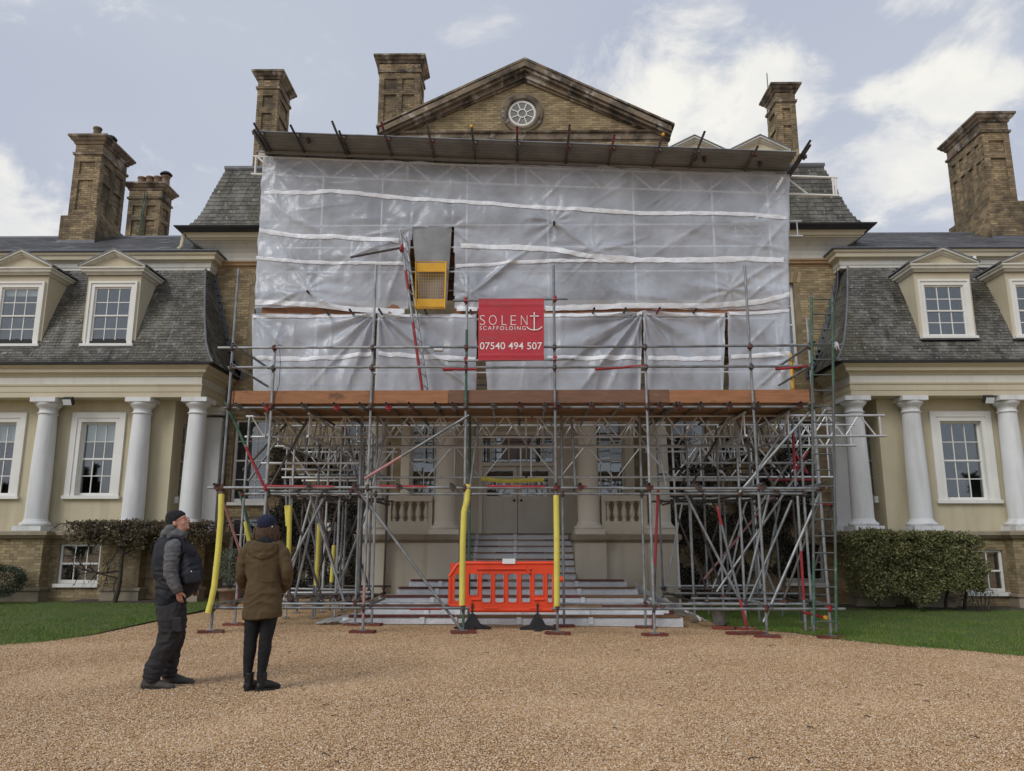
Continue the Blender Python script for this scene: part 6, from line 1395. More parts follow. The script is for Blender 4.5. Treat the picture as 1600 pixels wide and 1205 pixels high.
def head(mb, c, f, u, sc=1.0):
    # chin point c, forward f, up u
    r = f.cross(u); P = lambda a, b, d: c + (f * a + r * b + u * d) * sc
    rings = []
    for z, fc, hf, hw in ((-.005, .06, .018, .018), (.012, .05, .045, .040), (.04, .033, .074, .055), (.075, .018, .088, .066), (.11, .008, .094, .072), (.15, .0, .099, .077), (.19, -.006, .094, .073), (.22, -.01, .072, .056), (.24, -.012, .035, .028)): rings.append((P(fc, 0, z), r * hw * sc, f * hf * sc))
    loft(mb, rings, 22)
    mb.sweep([P(.098, 0, .135), P(.112, 0, .11), P(.126, 0, .088), P(.108, 0, .074)], [.011, .013, .017, .012], 8)
    ell(mb, P(.104, .012, .08), f * .011, r * .009, u * .008); ell(mb, P(.104, -.012, .08), f * .011, r * .009, u * .008)
    ell(mb, P(.098, 0, .05), f * .014, r * .026, u * .006); ell(mb, P(.096, 0, .040), f * .014, r * .022, u * .007); ell(mb, P(.09, 0, .012), f * .02, r * .022, u * .014)
    ell(mb, P(.082, 0, .142), f * .018, r * .055, u * .012)
    for s in (-1, 1):
        ell(mb, P(-.008, s * .078, .10), f * .02, r * .012, u * .034); ell(mb, P(.07, s * .035, .075), f * .028, r * .026, u * .026)
    return P, r
def hand(mb, w, d, side, palm, sc=1.0, curl=.5):
    # wrist w, direction d, side = thumb side, palm = palm normal
    k = .9 * sc; pc = w + d * .05 * k; ell(mb, pc, side * .042 * k, palm * .016 * k, d * .055 * k)
    for i, (o, l) in enumerate(((.030, .074), (.011, .083), (-.010, .077), (-.029, .060))):
        a = w + d * .085 * k + side * o * k; b = a + d * l * .45 * k + palm * .012 * curl * k; c = b + (d * (1 - curl * .6) + palm * curl).normalized() * l * .32 * k; e = c + (d * (1 - curl) + palm * curl * 1.2).normalized() * l * .25 * k
        mb.sweep([a, b, c, e], [.0105 * k, .0095 * k, .009 * k, .0075 * k], 8)
    a = w + d * .02 * k + side * .032 * k; b = a + (side * .7 + d * .7).normalized() * .045 * k; c = b + (side * .25 + d).normalized() * .036 * k; mb.sweep([a, b, c], [.013 * k, .012 * k, .009 * k], 8)

def man():
    Y = 8.75; base = at(258, 1075, 8.55); base.z = gz(base.x)
    R_ = root('person', 'man in black beanie, grey hoodie and dark padded vest looking up, hand in pocket', 'person', base)
    A = lambda x, y, dy=0: at(x, y, Y + dy)
    # body
    b = MB()
    up = (A(278, 800) - A(283, 826)).normalized(); f = V((.97, .0, .20)).normalized(); f = V((math.cos(.34), -.03, math.sin(.34))).normalized(); u = V((-f.z, 0, f.x)).normalized(); u = (u - f * u.dot(f)).normalized()
    chin = A(290.2, 828); P, r = head(b, chin - f * .06, f, u, .98)
    limb(b, Y, [(279, 842, 0, 8.5, .062), (281, 833, 0, 8, .058), (283, 824, 0, 8.2, .058), (283, 816, 0, 8, .055)])
    limb(b, Y, [(268, 945, 0, 17, .15), (270, 915, 0, 21, .16), (270, 880, 0, 22, .18), (268, 855, 0, 18, .18), (272, 842, 0, 11, .10)], sc=.78)
    limb(b, Y, [(268, 846, -.2, 8, .055), (263, 872, -.22, 7.5, .052), (264, 896, -.22, 6.5, .045), (273, 915, -.21, 5.5, .038), (278, 926, -.2, 4.5, .03)], sc=.66)
    limb(b, Y, [(270, 848, .2, 8, .055), (276, 872, .22, 7.5, .052), (285, 893, .22, 6.5, .045), (296, 908, .2, 5, .036), (302, 914, .17, 4.5, .03)], sc=.66)
    limb(b, Y, [(262, 935, -.08, 15, .09), (262, 965, -.1, 13, .085), (260, 995, -.1, 10.5, .07), (250, 1020, -.12, 9, .06), (241, 1045, -.12, 6.5, .05), (238, 1064, -.12, 5.5, .045)], sc=.66)
    limb(b, Y, [(272, 935, .08, 15, .09), (273, 965, .1, 13, .085), (270, 1000, .12, 10, .07), (266, 1030, .14, 8, .06), (265, 1052, .15, 5.5, .045)], sc=.66)
    w = A(279, 924, -.205); d = (A(281, 945, -.13) - A(278, 924, -.205)).normalized(); hand(b, w, d, V((.95, -.2, .1)).normalized(), V((0, 1, 0)), 1.05, .5)
    w = A(301, 914, .17); d = V((.5, -.2, -.8)).normalized(); hand(b, w, d, V((.8, 0, .5)).normalized(), V((0, -1, 0)), 1.0, .5)
    remesh(b, 'body', M['skin'], R_, .007, smooth_it=3)
    for s in (-1, 1):
        e = MB(); ell(e, P(.082, s * .033, .118), f * .012, r * .013, u * .012); e.build('eye', M['eye'], R_)
    g = MB()
    for s in (-1, 1):
        q = [P(.108, s * .034 + .024 * math.cos(t), .114 + .018 * math.sin(t)) for t in [2 * math.pi * i / 14 for i in range(15)]]; g.sweep(q, .0026, 6); g.sweep([P(.106, s * .058, .12), P(.06, s * .078, .122), P(-.01, s * .084, .118)], .0026, 6)
    g.sweep([P(.11, -.01, .117), P(.113, 0, .12), P(.11, .01, .117)], .0026, 6); g.build('glasses', M['redtube'], R_)
    bn = MB(); ringz = []
    for z, fc, hf, hw in ((.118, -.012, .103, .085), (.135, -.010, .108, .088), (.165, -.012, .109, .088), (.20, -.018, .104, .083), (.228, -.024, .086, .07), (.25, -.03, .052, .042), (.257, -.032, .02, .02)):
        tl = .30 * (z - .118)                   # worn lower at the nape
        ringz.append((P(fc, 0, z), r * hw, f * hf - u * (.05 if z < .14 else .03 if z < .17 else 0) * 1.0))
    for k in range(2): ringz[k] = (ringz[k][0], ringz[k][1], f * .105 + u * .038)
    ringz[2] = (ringz[2][0], ringz[2][1], f * .109 + u * .022)
    loft(bn, ringz, 24); remesh(bn, 'beanie', M['wool'], R_, .008, wr=.002, ws=(20, 20, 20), smooth_it=3)
    h = MB()
    limb(h, Y, [(268, 940, 0, 17, .14), (270, 915, 0, 19, .145), (271, 880, 0, 19, .155), (270, 862, 0, 16, .15), (272, 846, 0, 12, .11), (275, 836, 0, 12, .095)])
    limb(h, Y, [(276, 842, -.10, 6, .05), (272, 846, -.17, 10, .075), (270, 854, -.205, 12, .082), (269, 868, -.22, 11.5, .078), (267, 885, -.23, 10.5, .07), (267, 897, -.23, 10, .068), (272, 910, -.225, 9, .058), (277, 919, -.22, 7.8, .048), (279.5, 926.5, -.21, 6.5, .04)])
    limb(h, Y, [(272, 843, .15, 11, .075), (275, 860, .2, 11, .08), (282, 885, .22, 10, .07), (290, 900, .21, 8.5, .055), (300, 912, .18, 6.5, .042)])
    limb(h, Y, [(256, 846, 0, 6, .09), (262, 836, 0, 8.5, .125), (269, 827, 0, 9.5, .115), (276, 824, 0, 7, .09)])
    limb(h, Y, [(264, 829, 0, 6, .07), (270, 823, 0, 7, .085), (276, 821.5, 0, 5, .08)]); limb(h, Y, [(268, 838, 0, 13, .12), (280, 836, 0, 12, .10), (287, 840, 0, 8, .08)])
    remesh(h, 'hoodie', M['hoodie'], R_, .009, wr=.010, ws=(9, 9, 19), seed=2)
    v = MB()
    limb(v, Y, [(265, 945, 0, 20.5, .17), (267, 930, 0, 22.5, .19), (276, 915, 0, 32, .2), (278, 900, 0, 37, .205), (276.5, 885, 0, 36.5, .21), (271, 865, 0, 31, .205), (267, 850, 0, 24, .17), (268, 841, 0, 19, .13)])
    limb(v, Y, [(300, 912, -.10, 12, .10), (300, 898, -.11, 17, .12), (296, 884, -.10, 15, .11), (290, 866, -.08, 11, .10)])
    vest = remesh(v, 'vest', M['vest'], R_, .009, wr=.013, ws=(7, 7, 11), seed=5)
    ah = MB(); cc = A(270.5, 857, -.20); ah.sweep([cc + V((.105 * math.cos(t) , -.02 + .05 * math.cos(t) ** 2 - .05 * max(0, -math.sin(t)) + .045 * max(0, math.sin(t)), .125 * math.sin(t))) for t in [2 * math.pi * i / 24 for i in range(25)]], .016, 8); ah.build('armhole_binding', M['vest'], R_)
    zp = MB(); zp.sweep([A(x, y, d_) for x, y, d_ in ((289, 842, -.03), (299, 858, -.02), (309, 876, -.02), (314.5, 895, -.02), (312, 912, -.02))], .012, 6); zp.build('zip_placket', M['vest'], R_)
    pk = MB(); c = A(303, 902, -.235); pk.obox(c, V((.075, .03, .012)), V((0, .02, 0)), V((-.012, 0, .055))); remesh(pk, 'pocket', M['vest'], R_, .009, wr=.004)
    pk = MB(); c = A(298, 862, -.20); pk.obox(c, V((.045, .03, -.03)), V((0, .02, 0)), V((.012, 0, .03))); remesh(pk, 'pocket', M['vest'], R_, .009, wr=.003)
    bt = MB(); ell(bt, A(299, 893, -.262), V((.008, 0, 0)), V((0, .005, 0)), V((0, 0, .008))); bt.build('button', M['alu'], R_)
    t = MB()
    limb(t, Y, [(268, 932, 0, 20, .165), (268, 945, 0, 21, .17), (268, 957, 0, 20, .165)])
    limb(t, Y, [(266, 945, -.09, 19, .11), (267, 965, -.1, 18.5, .115), (267.5, 985, -.1, 17.5, .11), (263, 1000, -.1, 15.5, .10), (257, 1013, -.11, 14, .092), (249, 1028, -.12, 13, .085), (241, 1045, -.12, 13.5, .085), (237, 1058, -.12, 13, .085), (235, 1063, -.12, 11.5, .08)])
    limb(t, Y, [(270, 945, .09, 19, .11), (273, 970, .1, 17.5, .11), (273, 995, .11, 14.5, .10), (269, 1015, .13, 11.5, .09), (266, 1035, .15, 11, .085), (265, 1050, .16, 11, .085), (264, 1057, .16, 10, .08)])
    remesh(t, 'trousers', M['cargo'], R_, .009, wr=.016, ws=(8, 8, 15), seed=8)
    cp_ = MB(); c = A(277, 976, -.215); cp_.obox(c, V((.05, .006, 0)), V((0, .016, 0)), V((-.012, 0, .075))); remesh(cp_, 'cargo_pocket', M['cargo'], R_, .009, wr=.003)
    for (hx, hy, tx, ty, dy) in ((228, 1076, 258, 1077, -.12), (261, 1063, 286, 1064, .18)):
        bt = MB(); hp = A(hx, hy, dy); tp = A(tx, ty, dy); hp.z = gz(0); tp.z = gz(0); d = (tp - hp); d.z = 0; ln = d.length; d.normalize(); sd = V((-d.y, d.x, 0)); Z = V((0, 0, 1)); Rr = []
        for s_, hh, ww in ((-.05, .05, .03), (-.03, .075, .043), (.06, .085, .046), (.13, .075, .047), (.2, .052, .052), (.26, .042, .05), (.295, .03, .03)): Rr.append((hp + d * s_ + Z * (hh * .62 + .012), sd * ww, Z * (hh * .62)))
        loft(bt, Rr, 16); loft(bt, [(hp + d * .03 + Z * z, d * a_, sd * c_) for z, a_, c_ in ((.05, .075, .05), (.1, .072, .05), (.16, .07, .055))], 14)
        remesh(bt, 'boot', M['boot'], R_, .009, wr=.004, ws=(14, 14, 14), smooth_it=4)
        so = MB(); n = 14; q = []
        for i in range(n): a_ = 2 * math.pi * i / n; q.append(hp + d * (.12 + .18 * math.cos(a_)) + sd * (.052 * math.sin(a_)))
        so.add([p + Z * .0 for p in q] + [p + Z * .026 for p in q], [(i, (i + 1) % n, n + (i + 1) % n, n + i) for i in range(n)] + [tuple(range(n - 1, -1, -1)), tuple(range(n, 2 * n))]); so.build('boot_sole', M['rubber'], R_)
man()

def woman():
    Y = 8.5; base = at(400, 1080, 8.45); base.z = gz(base.x)
    R_ = root('person', 'woman seen from behind in olive brown hooded coat, black leggings and navy cap', 'person', base)
    A = lambda x, y, dy=0: at(x, y, Y + dy)
    f = V((.12, .95, .22)).normalized(); u = V((0, -.22, 1)); u = (u - f * u.dot(f)).normalized()
    b = MB(); chin = A(417, 838); P, r = head(b, chin - f * .0, f, u, .95)
    limb(b, Y, [(416, 856, 0, 9, .06), (416.5, 842, 0, 8, .055), (417, 830, .02, 8, .055)])
    limb(b, Y, [(411, 965, 0, 24, .13), (411, 940, 0, 25, .13), (411, 910, 0, 20, .11), (412, 880, 0, 24, .12), (413, 860, 0, 26, .11), (415, 850, 0, 14, .08)], sc=.78)
    limb(b, Y, [(386, 860, 0, 8, .05), (379, 885, 0, 7, .05), (376, 905, .02, 6, .045), (382, 922, .12, 5, .035), (388, 926, .2, 4.5, .03)], sc=.66)
    limb(b, Y, [(441, 860, 0, 8, .05), (449, 885, 0, 7, .05), (450, 905, .02, 6, .045), (443, 922, .12, 5, .035), (438, 928, .2, 4.5, .03)], sc=.66)
    limb(b, Y, [(398, 950, 0, 13, .09), (396, 985, 0, 10.5, .075), (392, 1015, 0, 9, .06), (388, 1045, 0, 6, .045), (387, 1066, 0, 5.5, .04)], sc=.66)
    limb(b, Y, [(421, 950, 0, 13, .09), (419, 985, 0, 10.5, .075), (414, 1015, 0, 9, .06), (409, 1045, 0, 6, .045), (408, 1066, 0, 5.5, .04)], sc=.66)
    for x, s in ((388, 1), (438, -1)): hand(b, A(x, 926, .2), V((s * .5, .6, -.6)).normalized(), V((0, .7, .7)).normalized(), V((s * .8, -.5, 0)).normalized(), .9, .4)
    remesh(b, 'body', M['skin'], R_, .008, smooth_it=3)
    for s in (-1, 1): e = MB(); ell(e, P(.082, s * .033, .118), f * .012, r * .013, u * .012); e.build('eye', M['eye'], R_)
    c = MB(); Rr = []
    for z, fc, hf, hw in ((.118, -.006, .106, .094), (.15, -.006, .110, .098), (.19, -.008, .106, .095), (.222, -.012, .085, .077), (.243, -.015, .05, .046), (.25, -.016, .015, .015)): Rr.append((P(fc, 0, z), r * hw, f * hf))
    loft(c, Rr, 24); cp_ = remesh(c, 'cap', M['navycap'], R_, .007, smooth_it=3)
    pk = MB(); Rr = []
    for k in range(8):
        t = k / 7; Rr.append((P(.09 + .085 * t, 0, .135 - .02 * t * t), r * (.078 * math.sqrt(max(0.02, 1 - t * t * .9))), u * .006))
    loft(pk, Rr, 16); pk.build('cap_peak', M['navycap'], R_)
    st = MB(); st.sweep([P(-.108, -.06 + .12 * k / 10, .128 - .004 * abs(k - 5)) + f * (.03 * ((k - 5) / 5) ** 2) for k in range(11)], .008, 6); st.build('cap_strap', M['navycap'], R_)
    bd = MB(); ell(bd, P(-.06, .092, .122), f * .012, r * .004, u * .010); bd.build('cap_badge', M['paper'], R_)
    h = MB(); limb(h, Y, [(416.5, 812, -.02, 13, .09), (416.5, 824, -.03, 14.5, .095), (416, 834, -.03, 16, .09), (415.5, 844, -.03, 15.5, .07), (415, 851, -.03, 13, .05)])
    for x0, x1 in ((403, 398), (430, 433)): limb(h, Y, [(x0, 822, .02, 4, .04), ((x0 + x1) / 2, 833, .03, 5, .04), (x1, 843, .05, 4, .03), (x1, 851, .06, 2, .02)])
    remesh(h, 'hair', M['hair'], R_, .008, wr=.010, ws=(34, 34, 5), seed=4, smooth_it=3)
    sc_ = MB(); limb(sc_, Y, [(416, 850, -.035, 16, .095), (416, 843, -.045, 13, .09), (416, 838, -.045, 9, .07)]); remesh(sc_, 'scarf', M['wool'], R_, .009, wr=.008, ws=(14, 14, 22))
    k = MB()
    limb(k, Y, [(410, 966, 0, 29, .16), (410, 955, 0, 29.5, .16), (411, 935, 0, 28.5, .15), (412, 915, 0, 26, .14), (412, 905, 0, 25.3, .135), (412, 888, 0, 27, .135), (412.5, 870, 0, 28.5, .135), (413, 858, 0, 27, .125), (414, 850, 0, 21, .11), (415, 846, 0, 13, .085)], 22)
    limb(k, Y, [(399, 850, 0, 5, .05), (393, 853, 0, 9, .075), (386, 862, 0, 10, .075), (381, 878, .0, 9.6, .07), (378, 892, .0, 9, .066), (377.5, 904, .03, 9, .064), (381, 914, .1, 9, .065), (386, 922, .17, 7.5, .055)])
    limb(k, Y, [(428, 850, 0, 5, .05), (434, 853, 0, 9, .075), (441, 862, 0, 10, .075), (446, 878, .0, 9.6, .07), (449, 892, .0, 9, .066), (449, 904, .03, 9, .064), (445, 914, .1, 9, .065), (439, 922, .17, 7.5, .055)])
    remesh(k, 'coat', M['olivecoat'], R_, .009, wr=.012, ws=(6.5, 6.5, 9), seed=12)
    hd = MB()
    for z, hw, dy in ((0, 1, 0),):
        pts = [(394, 848), (391, 855), (393, 862), (401, 867), (410, 869), (420, 866), (428, 860), (430, 852), (426, 847)]
        hd.sweep([A(x, y, -.125 + .05 * abs(x - 411) / 20) for x, y in pts], [.022, .034, .042, .048, .05, .046, .038, .03, .02], 10)
        limb(hd, Y, [(410, 866, -.115, 13, .035), (410, 857, -.115, 18, .05), (412, 848, -.10, 17, .05)])
    remesh(hd, 'hood', M['olivecoat'], R_, .009, wr=.008, ws=(10, 10, 14), seed=3)
    sm = MB(); sm.sweep([A(387 + 50 * q / 14, 908.3 + .8 * math.sin(q), -.142 * math.sqrt(max(0, 1 - ((q - 7) / 7.3) ** 2))) for q in range(15)], .0045, 6); sm.build('waist_seam', M['olivecoat'], R_)
    t = MB()
    limb(t, Y, [(410, 950, 0, 27, .14), (410, 966, 0, 25, .13)])
    limb(t, Y, [(396.5, 955, 0, 13.5, .1), (395, 970, 0, 12, .09), (393.5, 985, 0, 10.8, .08), (391.5, 1000, 0, 9.6, .07), (390.5, 1015, 0, 9.6, .068), (389, 1030, 0, 8.3, .06), (387, 1050, 0, 6.3, .048), (387, 1058, 0, 6.2, .046)])
    limb(t, Y, [(421, 955, 0, 13.5, .1), (420, 970, 0, 12, .09), (417.5, 985, 0, 10.8, .08), (415, 1000, 0, 9.8, .07), (413.5, 1015, 0, 9.6, .068), (411.5, 1030, 0, 8.3, .06), (409, 1050, 0, 6.6, .048), (408.5, 1058, 0, 6.4, .046)])
    remesh(t, 'leggings', M['legging'], R_, .009, wr=.004, ws=(9, 9, 14), seed=6)
    for cx, cy, dx in ((387.5, 1079, .25), (407.5, 1077, .75)):
        bt = MB(); hp = A(cx, cy, 0); hp.z = 0; d = V((dx, math.sqrt(1 - dx * dx), 0)); sd = V((-d.y, d.x, 0)); Z = V((0, 0, 1)); Rr = []
        for s_, hh, ww in ((-.05, .05, .028), (-.03, .07, .038), (.05, .078, .041), (.11, .065, .042), (.16, .045, .043), (.205, .03, .03)): Rr.append((hp + d * s_ + Z * (hh * .62 + .014), sd * ww, Z * hh * .62))
        loft(bt, Rr, 16); loft(bt, [(hp + d * .005 + Z * z, d * a_, sd * c_) for z, a_, c_ in ((.05, .055, .042), (.1, .052, .043), (.15, .053, .046), (.185, .054, .048))], 14)
        remesh(bt, 'boot', M['blackboot'], R_, .008, wr=.003, ws=(14, 14, 14), smooth_it=3)
        so = MB(); n = 14; q = []
        for i in range(n): a_ = 2 * math.pi * i / n; q.append(hp + d * (.075 + .135 * math.cos(a_)) + sd * (.045 * math.sin(a_)))
        so.add(q + [p + Z * .028 for p in q], [(i, (i + 1) % n, n + (i + 1) % n, n + i) for i in range(n)] + [tuple(range(n - 1, -1, -1)), tuple(range(n, 2 * n))]); so.build('boot_sole', M['rubber'], R_)
woman()

# ------------------------------------------------------------------ plants
def leaf(vs, fs, c, nrm, ax, l, w):
    sd = ax.cross(nrm); sd = sd.normalized() if sd.length > 1e-4 else V((1, 0, 0)); b = len(vs)
    vs += [c, c + ax * l * .5 + sd * w * .5 + nrm * w * .18, c + ax * l, c + ax * l * .5 - sd * w * .5 + nrm * w * .18]; fs += [(b, b + 1, b + 2), (b, b + 2, b + 3)]
def rv(rnd): 
    while 1:
        v = V((rnd.uniform(-1, 1), rnd.uniform(-1, 1), rnd.uniform(-1, 1)))
        if .05 < v.length < 1: return v.normalized()
def hedge():
    rnd = random.Random(21); R_ = root('hedge', 'big clipped evergreen hedge on bare stems against the house wall', 'hedge', (9.8, 20.0, gz(9.8)))
    vs = []; fs = []; x0, x1 = 8.0, 11.08; y0, y1 = 19.2, 20.35
    def edge(x, z): return .15 * MN.noise(V((x * 1.6, z * 1.6, 3))) + .10 * MN.noise(V((x * 4.5, z * 4.5, 8)))
    for k in range(4600):
        f_ = rnd.random(); z = rnd.uniform(.12, 2.0); x = rnd.uniform(x0, x1)
        zt = 1.84 + edge(x, 9) * .8 - .5 * max(0, x - 10.7) - .35 * max(0, 8.3 - x); lowz = .25 + .35 * MN.noise(V((x * 1.3, 0, 2))) + (.30 if x > 9.9 else 0) + max(0, (x - 10.6)) * .15
        lx = x0 + .10 + edge(2, z) + max(0, 1.0 - z) * .22; rx = x1 - .08 + edge(7, z) - max(0, z - 1.65) * .6 - max(0, .75 - z) * .5
        if z > zt or z < lowz or x < lx or x > rx: continue
        if f_ < .62: y = y0 + .12 * rnd.random() - edge(x, z) + .05 * max(0, z - 1.5); n0 = V((0, -1, .25))
        elif f_ < .8: z = zt - rnd.random() * .1; y = rnd.uniform(y0, y1); n0 = V((0, -.2, 1))
        elif f_ < .9: x = (lx if rnd.random() < .5 else rx) + rnd.uniform(-.06, .06); y = rnd.uniform(y0, y1); n0 = V((-1 if x < 9.5 else 1, -.3, .2))
        else: y = rnd.uniform(y0, y1); n0 = V((0, -1, 0))
        if MN.noise(V((x * 5, z * 5, 17))) < -.33: continue
        c = V((x, y + .10 * MN.noise(V((x * 3.5, z * 3.5, 6))), z + gz(x))); n0.normalize()
        for q in range(7):                       # a rosette of leaves at each shoot tip
            ax = (rv(rnd) + n0 * .55).normalized(); nr = (n0 + rv(rnd) * 1.1).normalized(); ax = (ax + rv(rnd) * .9).normalized(); leaf(vs, fs, c + rv(rnd) * .055, nr, ax, rnd.uniform(.06, .105), rnd.uniform(.03, .046))
    mb = MB(); mb.add(vs, fs); mb.build('foliage', M['leaf'], R_, kind='stuff')
    tw = MB()
    for k in range(420):
        x = rnd.uniform(x0 + .2, x1 - .2); z = rnd.uniform(.4, 1.6); p = V((x, rnd.uniform(19.35, 20.2), z)); tw.tube(p, p + (rv(rnd) + V((0, -.4, .5))) * .22, .006, 5, .003, False)
    tw.build('twigs', M['twig'], R_, kind='stuff')
    for x in (8.75, 9.5, 10.45, 10.9):
        t = MB(); p = V((x, 20.0, gz(x) - .02)); pts = [p + V((.05 * math.sin(k * 1.3 + x), .03 * math.cos(k), .25 * k)) for k in range(6)]; t.sweep(pts, .045, 8, .02); t.build('stem', M['bark'], R_)
hedge()
def espalier():
    rnd = random.Random(5); R_ = root('shrub', 'trained wall shrub with flat spreading top and bare trunk behind the man', 'shrub', (-10.05, 20.1, 0))
    t = MB(); pts = [V((-10.12, 20.05, -.02)), V((-10.05, 20.06, .3)), V((-10.02, 20.05, .7)), V((-10.03, 20.06, 1.1)), V((-9.98, 20.05, 1.45)), V((-9.9, 20.05, 1.8))]; t.sweep(pts, .065, 8, .035); t.build('trunk', M['bark'], R_)
    br = MB(); vs = []; fs = []
    def grow(p, d, l, r, depth):
        pts = [p]; q = p.copy()
        for k in range(5):
            d = (d + rv(rnd) * .28).normalized(); d.y *= .5; q = q + d * l / 5; q.y = min(max(q.y, 19.75), 20.25)
            if q.z > 2.02: q.z = 2.02 - rnd.random() * .06; d.z = -abs(d.z) * .2
            pts.append(q.copy())
        br.sweep(pts, r, 5, r * .5, False)
        if depth > 0:
            for k in range(3 + (depth > 1)): i = rnd.randint(1, 5); grow(pts[i], (d * .6 + rv(rnd)).normalized(), l * .55, r * .55, depth - 1)
        tips.extend(pts[2:])
    tips = []
    for z, s, l in ((1.35, -1, 1.2), (1.4, 1, 1.7), (1.6, -1, 1.25), (1.55, 1, 2.0), (1.75, 1, 2.3), (1.75, -1, 1.1), (1.2, 1, 1.0), (.8, -1, .9), (.6, -1, .6), (1.75, 1, 1.2)): grow(V((-10.0, 20.05, z)), V((s, -.1, .25 if z > 1.1 else .12)).normalized(), l, .028, 3)
    br.build('branches', M['twig'], R_, kind='stuff')
    for k in range(10500):
        x = rnd.uniform(-11.35, -7.75); top = 2.03 + .09 * MN.noise(V((x * 2, 1, 0))); bot = 1.45 + .22 * MN.noise(V((x * 1.1, 5, 0))) + max(0, abs(x + 9.8) - 1.0) * .10
        z = top - (top - bot) * rnd.random() ** 1.3; y = rnd.uniform(19.65, 20.3)
        if MN.noise(V((x * 3.2, z * 4.5, y * 3))) < -.16: continue
        leaf(vs, fs, V((x, y, z)), (V((0, -.6, .7)) + rv(rnd) * .8).normalized(), rv(rnd), rnd.uniform(.05, .085), rnd.uniform(.028, .042))
    for p in tips[::7]:
        if p.z < 1.4 and rnd.random() < .5: leaf(vs, fs, p, rv(rnd), rv(rnd), .05, .025)
    mb = MB(); mb.add(vs, fs); mb.build('foliage', M['redleaf'], R_, kind='stuff')
espalier()
def ball_bush(c, rx, rz, n, m, name, label, seed, ls=.06):
    rnd = random.Random(seed); vs = []; fs = []; c = V(c)
    R_ = root(name, label, 'shrub', (c.x, c.y, gz(c.x)))
    for k in range(n):
        d = rv(rnd); r = .75 + .25 * rnd.random() + .16 * MN.noise(d * 2 + c); p = c + V((d.x * rx * r, d.y * rx * r, d.z * rz * r))
        if p.z < gz(c.x) + .03: continue
        leaf(vs, fs, p, (d + rv(rnd) * .6).normalized(), (d + rv(rnd)).normalized(), ls * rnd.uniform(.7, 1.3), ls * .42)
    mb = MB(); mb.add(vs, fs); mb.build('foliage', m, R_, kind='stuff')
    t = MB()
    for k in range(5): t.tube((c.x + .05 * (k - 2), c.y, gz(c.x) - .02), c + V((.12 * (k - 2), 0, .1)), .018, 6, .008)
    t.build('stem', M['bark'], R_)
ball_bush((-13.05, 19.7, .58), .82, .42, 5200, M['darkleaf'], 'round_bush', 'low dark round bush beside the basement wall at the left edge', 31)
ball_bush((11.05, 19.6, .22), .42, .24, 260, M['redleaf'], 'low_shrub', 'tiny sparse reddish shrub on the lawn below the basement window sill', 32, .05)
# olive tree in a terracotta pot behind the woman
def potted():
    rnd = random.Random(9); c = at(357, 948, 18.6); c.z = 0; R_ = root('potted_olive', 'small grey green olive bush in a terracotta pot between the two people', 'plant', c)
    p = MB(); p.lathe([(.17, .0), (.24, .40), (.27, .40), (.28, .46), (.25, .47), (.22, .40)], c.x, c.y, .0, 20); p.build('pot', M['terracotta'], R_)
    t = MB(); 
    for k in range(6): t.sweep([c + V((0, 0, .4)), c + V((.06 * (k - 2.5), .03 * (k % 3 - 1), .75)), c + V((.12 * (k - 2.5), .1 * (k % 3 - 1), 1.2 + .08 * (k % 2)))], .012, 5, .005)
    t.build('stem', M['bark'], R_); vs = []; fs = []
    for k in range(1500):
        d = rv(rnd); q = c + V((d.x * .40, d.y * .35, 1.0 + d.z * .45)) * 1.0 if False else V((c.x + d.x * .40 * rnd.random() ** .4, c.y + d.y * .35, .98 + d.z * .42 * rnd.random() ** .3)); leaf(vs, fs, q, rv(rnd), (d * .5 + rv(rnd)).normalized(), .07, .018)
    m = MB(); m.add(vs, fs); m.build('foliage', M['olive'], R_, kind='stuff')
potted()
# bare creeper trained on the central wall, both sides of the portico
def creeper(x0, x1, z0, z1, seed, label):
    rnd = random.Random(seed); R_ = root('wall_creeper', label, 'creeper', ((x0 + x1) / 2, 22.25, 0)); br = MB(); vs = []; fs = []
    for k in range(95):
        x = rnd.uniform(x0, x1); p = V((x, 22.2 - rnd.random() * .2, rnd.uniform(.0, z1 * .7))); d = V((rnd.uniform(-.5, .5), 0, 1)); pts = [p]
        for i in range(7):
            d = (d + rv(rnd) * .55).normalized(); p = p + d * .26; p.y = 22.2 - rnd.random() * .25; p.x = min(max(p.x, x0), x1); p.z = min(p.z, z1); pts.append(p.copy())
        br.sweep(pts, rnd.uniform(.008, .022), 5, .004, False)
    br.build('stems', M['twig'], R_, kind='stuff')
    for k in range(15000):
        x = rnd.uniform(x0, x1); z = z0 + (z1 - z0) * rnd.random()
        if MN.noise(V((x * 1.3, z * 1.3, seed))) < -.2 + .12 * (z < 1.2): continue
        leaf(vs, fs, V((x, 22.22 - .28 * rnd.random() * (1 + MN.noise(V((x, z, 4)))), z)), (V((0, -1, .3)) + rv(rnd) * .9).normalized(), rv(rnd), rnd.uniform(.06, .11), rnd.uniform(.04, .07))
    mb = MB(); mb.add(vs, fs); mb.build('foliage', M['creepleaf'], R_, kind='stuff')
M['creepleaf'] = mat('withered_creeper_leaf', (.035, .03, .02), (.018, .018, .012), 3, rough=.7, isl=.5)
creeper(-7.1, -4.0, .0, 4.2, 41, 'dark withered creeper over the brick wall round the white garden door')
creeper(3.95, 8.1, .0, 4.4, 42, 'dark withered creeper on the brick wall right of the portico, widened to imitate shade')  # real creeper, spread further along so its dark leaves stand for shaded brick
